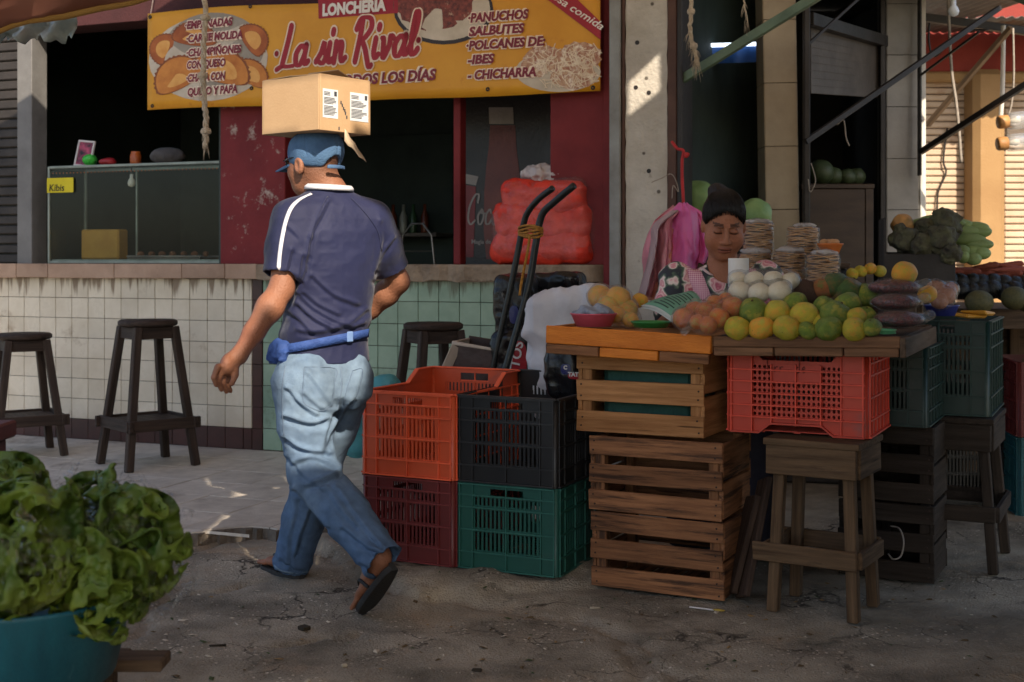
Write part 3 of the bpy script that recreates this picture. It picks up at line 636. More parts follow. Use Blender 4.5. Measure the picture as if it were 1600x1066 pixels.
canopy('shade_canopy', 'unseen canvas canopy added over the street for shade, with gaps shaped to let sun in', [(-2.1, -2.3), (4.2, -2.3), (4.4, 3.6), (3.60, 5.15), (3.17, 6.5), (2.64, 8.12), (.5, 7.3), (-2.9, 6.3), (-2.1, 3.6)], [hole1, hole2, hole3], 3.6, tarp_m)
# ------------------------------------------------------------ bar stools
stool_m = wood('dark_stool_wood', lin(70, 56, 48), lin(44, 35, 31), rand=.1, rough=.55)
def make_stool(name, label, c, seat_z, seat_r, spread, rz, top=.55):
    t = thing(name, label, 'stool', (c[0], c[1], FZ), rz, 'wooden bar stools along the tiled counter'); h = seat_z-FZ
    MB().lathe([(.001, h), (seat_r-.012, h), (seat_r, h-.008), (seat_r, h-.026), (seat_r-.01, h-.034), (.001, h-.034)], 28).build('seat', stool_m, t, True)
    q = spread; p = spread*top
    def leg_at(sx, sy, z): f_ = z/(h-.036); return Vector((sx*(q+(p-q)*f_), sy*(q+(p-q)*f_), z))
    for sx in (-1, 1):
        for sy in (-1, 1): MB().bar(leg_at(sx, sy, 0), leg_at(sx, sy, h-.036), .042, .042, c=.004, roll=R(0)).build('leg', stool_m, t)
    z = h-.075; b_ = p+.004
    for a in range(4):
        M = Matrix.Rotation(a*math.pi/2, 4, 'Z'); MB().cbox(-b_+.012, b_-.012, b_-.006, b_+.01, h-.10, h-.037, .002, M=M).build('apron', stool_m, t)
    zr = h*.30; e = leg_at(1, 1, zr).x
    for a in range(4):
        M = Matrix.Rotation(a*math.pi/2, 4, 'Z'); o_ = (.0, .0012)[a % 2]
        MB().cbox(-e-.055, e+.04, e+.012, e+.034, zr-.032+o_, zr+.028+o_, .003, M=M).build('stretcher', stool_m, t)
    MB().cbox(-e-.01, e+.01, -e-.01, e+.01, zr+.004, zr+.016, .003).build('foot_shelf', stool_m, t)
    return t
make_stool('bar_stool', 'dark wooden stool cut by the left edge, in front of the white tiles', (P(37, 600, 7.35).x, 7.35), .745, .155, .185, R(32))
make_stool('bar_stool', 'dark wooden stool standing alone before the white tiles, left of the man', (P(231, 600, 6.98).x, 6.98), .84, .158, .19, R(40))
make_stool('bar_stool', 'dark wooden stool before the green tiles, behind the orange crate', (P(677, 600, 6.35).x, 6.35), .855, .148, .175, R(28))
# ------------------------------------------------------------ plastic crates
def worn(m): return mat(m.name+'_worn_lit_ribs', tuple(min(1, x*1.5+.012) for x in m['base']), tuple(x*.98+.004 for x in m['base']), scale=9, rough=.5, bump=.15, bscale=60)  # paler ribs: scuffed plastic plus the highlights they catch, put into the colour
def plastic(name, c, rough=.42):
    m = plastic_(name, c, rough); m['base'] = c; return m
def plastic_(name, c, rough):
    return mat(name, c, tuple(x*.8 for x in c), scale=5, rough=rough, bump=.08, bscale=30, dirt=tuple(x*.45+.045 for x in c), dscale=3.5, dth=.58, spec=.45)
def crate_panel(W, Hh, step=0, handle=True, nslot=2, rows=(.0, .2, .46, .72, .86, 1.0), solid_bottom=True, th=.005, plate=False, rib=.008):
    """slotted wall in the x,z plane, outside towards -y"""
    mb = MB(); cw = .055; zs = [r*Hh for r in rows]; nz = len(zs)-1
    inner = [-W/2+cw+(W-2*cw)*k/nslot for k in range(nslot+1)]
    for sx in (-1, 1): mb.box(min(sx*W/2, sx*(W/2-cw)), max(sx*W/2, sx*(W/2-cw)), 0, th, 0, Hh)
    for r in range(nz):
        z0, z1 = zs[r], zs[r+1]
        for k in range(nslot):
            a, b = inner[k], inner[k+1]
            if (r == 0 and solid_bottom) or (plate and r == nz//2 and k not in (0, nslot-1)): mb.box(a, b, .0005, th, z0, z1); continue
            if r == nz-1:
                if handle:
                    mb.box(a, b, 0, th, z1-.018, z1)
                    hw = W*.17
                    if a < -hw: mb.box(a, min(b, -hw), .0003, th, z0, z1-.018)
                    if b > hw: mb.box(max(a, hw), b, .0003, th, z0, z1-.018)
                else: mb.box(a, b, 0, th, z0, z1)
                continue
            n_ = max(3, int((b-a)/.0155)); w_ = (b-a)/n_
            mb.box(a, b, .0003, th-.0003, z0, z0+.008); mb.box(a, b, .0003, th-.0003, z1-.008, z1)
            for j in range(n_): mb.box(a+j*w_, a+j*w_+w_*.52, .0006, th-.0006, z0+.008, z1-.008)
    for r in range(nz+1):
        z = min(max(zs[r], .004), Hh-.004); d = .011 if r in (0, nz) else rib
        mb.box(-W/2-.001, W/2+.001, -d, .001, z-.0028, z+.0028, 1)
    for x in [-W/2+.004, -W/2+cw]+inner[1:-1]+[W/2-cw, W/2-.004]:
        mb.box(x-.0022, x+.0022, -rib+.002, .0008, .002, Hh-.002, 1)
    return mb
def hole_panel(W, Hh, th=.005):
    mb = MB(); cw = .075
    def cell(x0, x1, z0, z1, rx, rz):
        cx, cz = (x0+x1)/2, (z0+z1)/2; o = [(x1, cz), (x1, z1), (cx, z1), (x0, z1), (x0, cz), (x0, z0), (cx, z0), (x1, z0)]
        i = [(cx+rx*math.cos(k*math.pi/4), cz+rz*math.sin(k*math.pi/4)) for k in range(8)]
        vs = [(x, 0, z) for x, z in o]+[(x, 0, z) for x, z in i]+[(x, th, z) for x, z in i]+[(x, th, z) for x, z in o]
        fs = []
        for k in range(8): n_ = (k+1) % 8; fs += [(k, k+8, n_+8, n_), (k+8, k+16, n_+16, n_+8), (k+16, k+24, n_+24, n_+16)]
        mb.add(vs, fs)
    for sx in (-1, 1): mb.box(min(sx*W/2, sx*(W/2-cw)), max(sx*W/2, sx*(W/2-cw)), -.006, th, 0, Hh)
    xi0, xi1 = -W/2+cw, W/2-cw; n_ = 18; cw_ = (xi1-xi0)/n_; base = .055; rowh = (Hh-.05-base)/9; zt = Hh-.05
    for r in range(9):
        z0 = base+r*rowh
        for k in range(n_):
            x0 = xi0+k*cw_
            if r >= 6 and 4 <= k < 14: continue
            cell(x0, x0+cw_, z0, z0+rowh, cw_*.32, rowh*(.40 if r % 2 else .30))
    mb.box(xi0+4*cw_, xi0+14*cw_, -.004, th, base+6*rowh, zt)
    mb.box(xi0, xi1, 0, th, zt, zt+.012)
    for sx in (-1, 1): mb.add([(sx*(W/2-cw), 0, Hh), (sx*(W/2-cw), 0, zt+.012), (sx*(W/2-cw-.035), 0, zt+.012), (sx*(W/2-cw), th, Hh), (sx*(W/2-cw), th, zt+.012), (sx*(W/2-cw-.035), th, zt+.012)], [(0, 1, 2), (5, 4, 3), (0, 2, 5, 3)])
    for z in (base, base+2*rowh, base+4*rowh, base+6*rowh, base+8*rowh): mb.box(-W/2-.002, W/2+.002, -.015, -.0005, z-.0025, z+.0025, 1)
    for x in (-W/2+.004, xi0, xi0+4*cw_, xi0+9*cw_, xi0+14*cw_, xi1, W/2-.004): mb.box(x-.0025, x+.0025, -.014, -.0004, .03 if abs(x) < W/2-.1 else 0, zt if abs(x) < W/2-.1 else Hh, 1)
    # stepped foot
    z1 = .045; pts = [(-W/2, 0), (-W/2+.10, 0), (-W/2+.14, .032), (W/2-.14, .032), (W/2-.10, 0), (W/2, 0)]
    top = [(x, max(z, 0)+.0) for x, z in pts]
    for (a, b) in zip(pts[:-1], pts[1:]):
        mb.add([(a[0], -.016, a[1]), (b[0], -.016, b[1]), (b[0], th, b[1]), (a[0], th, a[1]), (a[0], -.016, a[1]+.006), (b[0], -.016, b[1]+.006), (b[0], th, b[1]+.006), (a[0], th, a[1]+.006)], [(0, 1, 2, 3), (4, 5, 6, 7), (0, 1, 5, 4), (3, 2, 6, 7)])
        mb.add([(a[0], 0, a[1]), (b[0], 0, b[1]), (b[0], 0, base), (a[0], 0, base)], [(0, 1, 2, 3)])
    return mb
def make_crate(name, label, m, loc, rz, w_=.40, d_=.54, h_=.315, open_rim=0.0, holes=False, rot=None, group='plastic crates'):
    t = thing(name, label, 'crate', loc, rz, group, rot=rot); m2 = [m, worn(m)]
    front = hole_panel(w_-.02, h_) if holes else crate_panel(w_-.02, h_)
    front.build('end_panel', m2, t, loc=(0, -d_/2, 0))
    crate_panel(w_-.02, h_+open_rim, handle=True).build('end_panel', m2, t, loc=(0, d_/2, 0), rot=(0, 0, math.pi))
    for sx in (-1, 1):
        s_ = crate_panel(d_-.02, h_, handle=False, nslot=4)
        if open_rim:   # side wall climbs towards the raised far end
            n0 = len(s_.v); y0, y1 = d_*.12, d_*.26; q = lambda x: x
            pts = [(-d_/2+.012, h_), (y0, h_), (y1, h_+open_rim), (d_/2-.012, h_+open_rim)]
            pts = [(p_[0]*(1 if sx > 0 else -1), p_[1]) for p_ in pts]
            for (a, b) in zip(pts[:-1], pts[1:]): s_.add([(a[0], 0, h_-.004), (b[0], 0, h_-.004), (b[0], 0, b[1]), (a[0], 0, a[1]), (a[0], .005, h_-.004), (b[0], .005, h_-.004), (b[0], .005, b[1]), (a[0], .005, a[1])], [(0, 1, 2, 3), (7, 6, 5, 4), (3, 2, 6, 7)])
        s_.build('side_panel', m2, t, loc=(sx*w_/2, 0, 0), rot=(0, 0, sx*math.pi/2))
    for sx in (-1, 1):
        for sy in (-1, 1):
            hh = h_+(open_rim if sy > 0 else 0); mb = MB(); n_ = 5; cx, cy = sx*(w_/2-.014), sy*(d_/2-.014)
            ring = [(cx+sx*.0165*math.cos(k/n_*math.pi/2), cy+sy*.0165*math.sin(k/n_*math.pi/2)) for k in range(n_+1)]
            ring2 = [(cx+sx*.009*math.cos(k/n_*math.pi/2), cy+sy*.009*math.sin(k/n_*math.pi/2)) for k in range(n_+1)]
            mb.add([(x, y, 0) for x, y in ring]+[(x, y, hh) for x, y in ring]+[(x, y, hh) for x, y in ring2]+[(x, y, 0) for x, y in ring2], [(k+r*(n_+1), k+1+r*(n_+1), k+1+(r+1)*(n_+1), k+(r+1)*(n_+1)) for k in range(n_) for r in range(3)])
            mb.build('corner', m, t, True)
    rim = MB(); e = .012
    if open_rim:
        path = lambda sx: [(sx*w_/2, -d_/2, h_), (sx*w_/2, d_*.12, h_), (sx*w_/2, d_*.26, h_+open_rim), (sx*w_/2, d_/2, h_+open_rim)]
        for sx in (-1, 1):
            p_ = path(sx)
            for a, b in zip(p_[:-1], p_[1:]): rim.bar(a, b, .02, .007)
        rim.bar((-w_/2, -d_/2, h_+.001), (w_/2, -d_/2, h_+.001), .02, .007); rim.bar((-w_/2, d_/2, h_+open_rim+.001), (w_/2, d_/2, h_+open_rim+.001), .02, .007)
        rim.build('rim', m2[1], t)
    fl_ = MB(); n_ = 13
    for k in range(n_): y = -d_/2+.02+(d_-.04)*k/(n_-1); fl_.box(-w_/2+.006, w_/2-.006, y-.011, y+.011, .006, .010)
    for x in (-w_/4, 0, w_/4): fl_.box(x-.01, x+.01, -d_/2+.006, d_/2-.006, .003, .0058)
    fl_.build('crate_floor', m, t)
    return t
or_m = plastic('orange_crate_plastic', lin(206, 84, 48)); bk_m = plastic('black_crate_plastic', lin(30, 30, 31)); dr_m = plastic('dark_red_crate_plastic', lin(104, 36, 36)); gr_m = plastic('green_crate_plastic', lin(30, 84, 74))
rd_m = plastic('red_crate_plastic', lin(196, 62, 38)); dg_m = plastic('dark_green_crate_plastic', lin(18, 46, 41)); tl_m = plastic('teal_crate_plastic', lin(20, 84, 92))
def crate_at(a, yaw, w_, d_):     # centre from front-left bottom corner
    u_ = Vector((math.cos(yaw), math.sin(yaw), 0)); n_ = Vector((-math.sin(yaw), math.cos(yaw), 0)); return a+u_*w_/2+n_*d_/2
AZ = .036; y1 = R(-27); y2 = R(-24)
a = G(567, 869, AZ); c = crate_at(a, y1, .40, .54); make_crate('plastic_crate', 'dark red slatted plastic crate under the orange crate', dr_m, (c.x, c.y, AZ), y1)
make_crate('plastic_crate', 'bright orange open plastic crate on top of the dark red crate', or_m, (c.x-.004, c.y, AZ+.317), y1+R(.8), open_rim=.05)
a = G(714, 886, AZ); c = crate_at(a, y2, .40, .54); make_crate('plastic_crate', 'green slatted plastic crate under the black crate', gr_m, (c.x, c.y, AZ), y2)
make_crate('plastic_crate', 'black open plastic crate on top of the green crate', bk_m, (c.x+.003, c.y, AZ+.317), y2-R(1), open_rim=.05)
# ------------------------------------------------------------ wooden crates
w_light = wood('crate_wood_light', lin(198, 142, 92), lin(164, 110, 66), rand=.14, dirt=lin(92, 58, 38), dth=.62)
w_dark = wood('crate_wood_dark', lin(162, 112, 76), lin(122, 82, 56), rand=.22, dirt=lin(70, 50, 38), dth=.50)
w_grey = wood('old_grey_wood', lin(112, 92, 74), lin(80, 64, 52), rand=.12, dirt=lin(56, 46, 40), dth=.6)
nail_m = mat('nail_head', lin(70, 52, 44), rough=.5, metal=.6)
nail_me = MB().lathe([(.0001, -.0016), (.0035, -.0012), (.0035, .001)], 7).mesh('nail', nail_m)
def make_wood_crate(name, label, m, loc, rz, w_=.49, d_=.34, h_=.265, sl=.07, seed=0):
    t = thing(name, label, 'crate', loc, rz, 'wooden fruit crates'); r_ = random.Random(seed); gap = (h_-3*sl)/2
    for sy in (-1, 1):
        for k in range(3):
            z = k*(sl+gap); y = sy*d_/2; tilt = r_.uniform(-.006, .006); hh = sl*r_.uniform(.93, 1.0)
            o = MB().cbox(-w_/2, w_/2, -.006, .006, -hh/2, hh/2, .0018, jit=.0015).build('slat', m, t, loc=(r_.uniform(-.003, .003), y, z+sl/2), rot=(0, tilt, 0))
            if sy < 0:
                for sx in (-1, 1):
                    for dz in (-.017, .018): link('nail', nail_me, o, (sx*(w_/2-.02+r_.uniform(-.005, .005)), -.0068, dz+r_.uniform(-.004, .004)), (R(-90), 0, 0))
    for sx in (-1, 1):
        for sy in (-1, 1): MB().cbox(sx*(w_/2-.035)-.018, sx*(w_/2-.035)+.018, sy*(d_/2-.027)-.0185, sy*(d_/2-.027)+.0185, .002, h_-.004, .003).build('corner_post', m, t)
        for k in range(2):
            z = .003+k*(h_*.5); MB().cbox(sx*(w_/2-.008)-.0075, sx*(w_/2-.008)+.0075, -d_/2+.0075, d_/2-.0075, z, z+h_*.46, .002, jit=.001).build('end_board', m, t)
    for k in range(4):
        x = -w_/2+.02+(w_-.04)*(k+.5)/4; MB().cbox(x-.05, x+.05, -d_/2+.0066, d_/2-.0066, -.0005, .0058, .0015).build('bottom_board', m, t)
    return t
yw = R(-27.0); a0 = G(924, 917, 0); c0 = crate_at(a0, yw, .49, .34); zb = .008
make_wood_crate('wooden_crate', 'stained wooden slat crate standing on the ground, lowest of the stack', w_dark, (c0.x, c0.y, zb), yw, seed=1)
make_wood_crate('wooden_crate', 'dark stained wooden slat crate in the middle of the stack', w_dark, (c0.x-.006, c0.y+.006, zb+.270), yw+R(.8), seed=2)
a1 = P(902, 668, 4.62); c1 = crate_at(a1, yw, .48, .34)
make_wood_crate('wooden_crate', 'lighter wooden slat crate on top of the stack under the orange tray', w_light, (c1.x, c1.y, zb+.543), yw-R(.5), w_=.48, h_=.297, sl=.076, seed=3)
# dark green lining seen through the top crate: a folded sack
tag(MB().cbox(-.19, .17, -.12, .12, 0, .25, .03).build('folded_sack', mat('green_sack_cloth', lin(44, 84, 74), lin(30, 60, 54), rough=.8, bump=.5), None, loc=(c1.x+.02, c1.y, zb+.552), rot=(0, 0, yw)), 'dark green folded sack inside the top wooden crate', 'sack')
# ------------------------------------------------------------ small tables (tall stools) carrying the stall
def make_stand(name, label, m, foot, top, z_top, loc, rz, apron=.095, zs=.2):
    t = thing(name, label, 'table', (loc[0], loc[1], 0), rz, 'rough wooden stands under the stall'); fx, fy = foot; tx, ty = top
    MB().cbox(-tx-.012, tx+.012, -ty-.012, ty+.012, z_top-.022, z_top, .003, jit=.001).build('top_board', m, t)
    za = z_top-.0225
    for sy in (-1, 1): MB().cbox(-tx-.002, tx+.002, sy*ty-.012, sy*ty+.012, za-apron, za, .003, jit=.001).build('apron', m, t)
    for sx in (-1, 1): MB().cbox(sx*tx-.011, sx*tx+.011, -ty+.0125, ty-.0125, za-apron, za, .003, jit=.001).build('apron', m, t)
    at = lambda sx, sy, z: Vector((sx*(fx+(tx-.036-fx)*z/za), sy*(fy+(ty-.04-fy)*z/za), z))
    for sx in (-1, 1):
        for sy in (-1, 1): MB().bar(at(sx, sy, 0), at(sx, sy, za-.003), .037, .037, c=.003, up=(0, 1, 0)).build('leg', m, t)
    for sy in (-1, 1):
        q = at(1, sy, zs); MB().cbox(-q.x-.07, q.x+.026, q.y+sy*.032-.0085, q.y+sy*.032+.0085, zs-.03, zs+.03, .003, jit=.002).build('stretcher', m, t)
    for sx in (-1, 1):
        q = at(sx, 1, zs); MB().cbox(q.x+sx*.032-.0085, q.x+sx*.032+.0085, -q.y-.02, q.y+.02, zs-.028, zs+.028, .003, jit=.002).build('stretcher', m, t)
    return t
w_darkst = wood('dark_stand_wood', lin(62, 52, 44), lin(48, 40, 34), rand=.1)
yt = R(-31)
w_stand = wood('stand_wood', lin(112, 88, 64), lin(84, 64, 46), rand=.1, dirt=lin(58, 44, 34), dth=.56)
A = G(1197, 955); B = G(1316, 970); C_ = G(1372, 950); cen = (A+C_)/2
make_stand('wooden_stand', 'rough four-legged wooden stand carrying the red crate', w_stand, (.135, .115), (.148, .135), .578, (cen.x+.008, cen.y+.015), yt)
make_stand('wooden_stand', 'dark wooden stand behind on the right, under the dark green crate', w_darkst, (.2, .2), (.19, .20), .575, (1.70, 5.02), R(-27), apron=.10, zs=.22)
yr = R(-26); a = P(1139, 693, 4.40); c = crate_at(Vector((a.x, a.y, 0)), yr, .47, .36)
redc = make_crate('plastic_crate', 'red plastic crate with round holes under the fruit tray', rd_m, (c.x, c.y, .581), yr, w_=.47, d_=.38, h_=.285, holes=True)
ink = mat('marker_ink', lin(70, 22, 20), rough=.7)
def strokes(lines, r, m, name, parent, loc, rot=UPR, sc=1.0, flat=.35):
    mb = MB()
    for l in lines:
        p_ = cat_rom([(x*sc, y*sc, 0) for x, y in l], 5) if len(l) > 2 else [Vector((x*sc, y*sc, 0)) for x, y in l]
        mb.tube(p_, r, 6)
    for i, q in enumerate(mb.v): mb.v[i] = (q[0], q[1], q[2]*flat)
    return mb.build(name, m, parent, True, loc, rot)
strokes([[(0, 2), (.3, 2.1), (.6, 2)], [(.35, 2), (.3, .4), (0, 0), (-.2, .3)], [(.7, .6), (1.1, .8), (1, 1.1), (.7, .7), (.9, .2), (1.3, .4)], [(1.5, 1), (1.5, .2)], [(1.5, .6), (1.8, 1), (2, .9)], [(2.3, 1), (2.3, .2)], [(2.3, .6), (2.6, 1), (2.8, .9)],
         [(5.2, 1), (4.9, .9), (4.8, .3), (5.2, .2), (5.3, 1), (5.3, 2), (5.3, .3)], [(5.7, .6), (6.1, .8), (6, 1.1), (5.7, .7), (5.9, .2), (6.3, .4)]], .0013, ink, 'handwriting', redc, (-.105, -.1955, .205), sc=.022)
# green crates further right
def crate_px(px, py, z, yaw, w_, d_, m, label, Y=None, h_=.315, **k):
    a = P(px, py, Y); c = crate_at(Vector((a.x, a.y, 0)), yaw, w_, d_); return make_crate('plastic_crate', label, m, (c.x, c.y, z), yaw, w_, d_, h_, **k)
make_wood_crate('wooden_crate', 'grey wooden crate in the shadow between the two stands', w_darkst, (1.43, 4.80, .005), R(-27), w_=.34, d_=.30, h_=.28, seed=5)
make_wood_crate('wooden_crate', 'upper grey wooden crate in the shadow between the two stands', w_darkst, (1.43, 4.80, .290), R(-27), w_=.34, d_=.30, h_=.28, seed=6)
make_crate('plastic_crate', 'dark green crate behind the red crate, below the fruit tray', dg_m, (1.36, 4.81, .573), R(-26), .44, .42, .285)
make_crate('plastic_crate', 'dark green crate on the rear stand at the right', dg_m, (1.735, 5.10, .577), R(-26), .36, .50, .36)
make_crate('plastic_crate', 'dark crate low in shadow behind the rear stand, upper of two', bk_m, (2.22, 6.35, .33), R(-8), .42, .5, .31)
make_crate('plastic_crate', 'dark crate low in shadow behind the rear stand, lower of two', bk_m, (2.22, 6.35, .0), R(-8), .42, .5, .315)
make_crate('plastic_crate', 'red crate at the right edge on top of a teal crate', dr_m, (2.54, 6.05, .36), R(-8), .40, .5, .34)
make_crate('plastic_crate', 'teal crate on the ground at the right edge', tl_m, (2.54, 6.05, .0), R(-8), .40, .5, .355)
# leaning boards beside the crates
bark = wood('rough_board_wood', lin(84, 66, 54), lin(54, 42, 36), rand=.15)
for i, (a, b, lab) in enumerate((((1140, 938), (1178, 775), 'front'), ((1160, 940), (1196, 748), 'rear'))):
    pa, pb = P(a[0], a[1], 4.42-.05*i), P(b[0], b[1], 4.52); pa.z = .015
    tag(MB().bar(pa, pb, .10, .022, up=(1, .2, 0), c=.004).build('leaning_board', bark), 'rough grey board leaning between crates and stand, %s one' % lab, 'board', 'boards leaning beside the wooden crates')
# ------------------------------------------------------------ stall trays
orw = mat('orange_painted_wood', lin(224, 132, 40), lin(196, 106, 28), scale=6, stretch=(1, 5, 5), obj=True, rough=.6, bump=.35, bscale=50, dirt=lin(96, 60, 36), dscale=7, dth=.63)
def make_tray(name, label, fl, fr, dep, z_in, board_h, m, m2, planks=5):
    """shallow tray: fl, fr = top of the front board's ends; floor of planks just under the rim"""
    d = fr-fl; L_ = d.length; t = thing(name, label, 'tray', fl, rot=Matrix((d.normalized(), Vector((0, 0, 1)).cross(d).normalized(), d.normalized().cross(Vector((0, 0, 1)).cross(d).normalized()))).transposed().to_euler())
    MB().cbox(0, L_, 0, .018, -board_h, 0, .003, jit=.002).build('front_board', m, t)
    MB().cbox(0, L_, dep-.018, dep, -board_h, 0, .003, jit=.002).build('back_board', m2, t)
    for x in (0, L_-.016): MB().cbox(x, x+.016, .019, dep-.019, -board_h+.003, -.002, .003, jit=.001).build('side_board', m2, t)
    for k in range(planks):
        y0 = .020+(dep-.04)*k/planks; MB().cbox(.017, L_-.017, y0+.001, y0+(dep-.04)/planks-.001, -board_h+.008, -z_in, .002).build('floor_plank', m2, t)
    return t
T1L, T1R = P(853, 509, 4.555), P(1111, 525, 4.29)
tray1 = make_tray('orange_tray', 'shallow tray with bright orange front board on the stacked wooden crates', T1L, T1R, .52, .012, .062, orw, w_light)
for k, (a, b) in enumerate(((.0, .20), (.205, .42), (.425, .60))): MB().cbox(a, b, .006, .03, -.098, -.064, .003).build('under_batten', w_dark if k != 1 else orw, tray1)
T2L, T2R = P(1114, 526, 4.285), P(1406, 527, 4.03)
w_tray = wood('tray_wood', lin(146, 106, 76), lin(104, 74, 54), rand=.1, dirt=lin(78, 56, 42), dth=.6)
tray2 = make_tray('fruit_tray', 'brown wooden fruit tray on the red crate', T2L, T2R, .82, .006, .034, w_tray, w_grey)
for k, (a, b) in enumerate(((.0, .20), (.205, .425), (.43, .60))): MB().cbox(a, b, .004, .03, -.064, -.036, .003).build('under_batten', w_tray, tray2)
MB().cbox(.604, .622, .0, .80, -.066, -.004, .003).build('side_rail', w_grey, tray2)
# rear shelf board carrying the tostada bundles and the next display to the right
shelf = thing('display_table', 'grey plank table behind the fruit, holding tostada bundles', 'table', (1.22, 5.42, 0), R(-22))
MB().cbox(-.24, .5, -.2, .25, 1.0, 1.022, .004).build('table_top', w_grey, shelf)
for sx in (-.2, .46):
    for sy in (-.16, .2): MB().cbox(sx-.022, sx+.022, sy-.022, sy+.022, 0, 1.0, .003).build('leg', w_grey, shelf)
def tr_pt(T, x, y, z): return T @ Vector((x, y, z))
bpy.context.view_layer.update()
# ------------------------------------------------------------ fruit on the tray, one object each: (px, py, r px, depth, kind)
def citrus(name, c1, c2, c3): return mat(name, c1, c2, scale=2.2, obj=True, rough=.34, bump=.55, bscale=34, rand=.14, dirt=c3, dscale=1.2, dth=.50, spec=.5, detail=4, spots=(tuple(x*.35 for x in c2), 2.6, .09))
cit_g = citrus('green_citrus_skin', lin(122, 142, 50), lin(92, 116, 42), lin(164, 156, 58)); cit_y = citrus('yellow_citrus_skin', lin(206, 184, 58), lin(168, 166, 54), lin(214, 166, 58)); cit_o = citrus('orange_citrus_skin', lin(232, 156, 50), lin(212, 166, 56), lin(188, 174, 62))
mango_m = citrus('dark_green_mango_skin', lin(74, 100, 44), lin(56, 80, 40), lin(120, 96, 50)); coco_m = mat('coconut_husk', lin(120, 92, 76), lin(86, 64, 54), scale=6, obj=True, stretch=(3, 3, 1), rough=.9, bump=.9, bscale=40); rust_m = citrus('rusty_mango_skin', lin(170, 104, 56), lin(140, 84, 46), lin(110, 110, 50))
KM = {'g': cit_g, 'y': cit_y, 'o': cit_o, 'm': mango_m, 'c': coco_m, 'r': rust_m}
KN = {'g': ('green_orange', 'green'), 'y': ('yellow_orange', 'yellow-green'), 'o': ('ripe_orange', 'orange-yellow'), 'm': ('green_mango', 'dark green'), 'c': ('coconut', 'brown husked'), 'r': ('ripe_mango', 'reddish brown')}
stem_m = mat('fruit_stem', lin(90, 80, 50), rough=.8)
FR = [('front', [(1152, 513, 18, 'y'), (1190, 513, 19, 'o'), (1229, 513, 20, 'y'), (1262, 517, 14, 'g'), (1295, 514, 19, 'g'), (1335, 515, 18, 'y'), (1362, 512, 14, 'g')], 4.26, 4.08),
      ('second', [(1177, 487, 21, 'g'), (1214, 490, 20, 'y'), (1257, 495, 21, 'y'), (1277, 505, 14, 'y'), (1305, 493, 22, 'g'), (1337, 497, 16, 'y')], 4.34, 4.17),
      ('third', [(1150, 488, 15, 'y'), (1241, 476, 19, 'g'), (1289, 480, 17, 'g'), (1324, 477, 19, 'g'), (1352, 496, 16, 'g')], 4.42, 4.28),
      ('rear', [(1257, 458, 21, 'c'), (1287, 451, 17, 'r'), (1306, 445, 19, 'm'), (1324, 455, 22, 'm'), (1354, 462, 18, 'g')], 4.56, 4.44)]
ORD = ('first', 'second', 'third', 'fourth', 'fifth', 'sixth', 'seventh', 'eighth')
for row, lst, Ya, Yb in FR:
    for k, (px, py, rp, kd) in enumerate(lst):
        Yf = Ya+(Yb-Ya)*(px-1150)/200; q = P(px, py, Yf); r = rp*Yf/F*1.13
        nm, ad = KN[kd]; noun = {'m': 'mango', 'c': 'coconut', 'r': 'mango'}.get(kd, 'orange')
        o = ellip(nm, q, (r*random.uniform(.95, 1.05), r, r*random.uniform(.86, .98)), KM[kd], (random.uniform(-.6, .6), random.uniform(-.6, .6), random.uniform(0, 6)), 24, bumpy=.07, pinch=.12)
        tag(o, '%s %s, %s from left in the %s row of the tray pile' % (ad, noun, ORD[k], row), noun, 'fruit piled on the wooden tray')
        sc_ = MB().lathe([(.0, 1.0), (.07, 1.0), (.09, .93)], 7).build('stem_scar', stem_m, o, True)
def loose(px, py, rp, Y, kd, label, cat='orange'):
    q = P(px, py, Y); r = rp*Y/F; return tag(ellip(KN[kd][0], q, (r, r, r*.95), KM[kd], (.3, .2, px), 24, bumpy=.035, pinch=.12), label, cat)
def ring(c, r0, r1, z0, z1, m, name, label, cat, lip=.004):
    t = MB().lathe([(.001, z0+.004), (r0, z0+.004), (r1-.003, z1-.002), (r1, z1), (r1+lip, z1), (r1+lip, z1-.004), (r1, z1-.006), (r0+.002, z0), (.001, z0)], 32)
    return tag(t.build(name, m, None, True, loc=c), label, cat)
# bags of fruit
bag_m = film('clear_bag_film', (.99, .99, .99), haze=.05, gloss=1.34)
mand_m = citrus('mandarin_skin', lin(222, 124, 44), lin(200, 98, 36), lin(196, 150, 60)); onion_m = mat('white_onion_skin', lin(232, 224, 200), lin(214, 200, 168), scale=5, stretch=(3, 3, .6), obj=True, rough=.4, bump=.2)
def bag_of(name, label, items, m, iname, ilabel, icat, group, tail=None, pad=.006, squash=.95, film_m=None, ys=None):
    cs = []
    for (px, py, rp, Y) in items:
        q = P(px, py, Y); r = rp*Y/F; cs.append((q, r))
        tag(ellip(iname, q, (r, r, r*squash), m, (random.uniform(-.5, .5), random.uniform(-.5, .5), random.uniform(0, 6)), 20, bumpy=.03, pinch=.1), ilabel, icat, group)
    def fn(p):
        d = None
        for q, r in cs:
            e = np.linalg.norm(p-np.array(q), axis=-1)-r-pad; d = e if d is None else sm_min(d, e, .035)
        if tail:
            for (a, b, ra, rb) in tail: d = sm_min(d, cap(p, a, b, ra, rb), .02)
        return d+.004*fbm(p, 35, 2, 3)+.0025*np.abs(fbm(p, 70, 2, 8))
    al = [q for q, r in cs]+[Vector(x) for t_ in (tail or []) for x in t_[:2]]; mg = max(r for q, r in cs)+.03
    o = blob(name, fn, [min(q[i] for q in al)-mg for i in range(3)], [max(q[i] for q in al)+mg for i in range(3)], .006, film_m or bag_m)
    return tag(o, label, 'bag')
kn = P(1082, 510, 4.26)
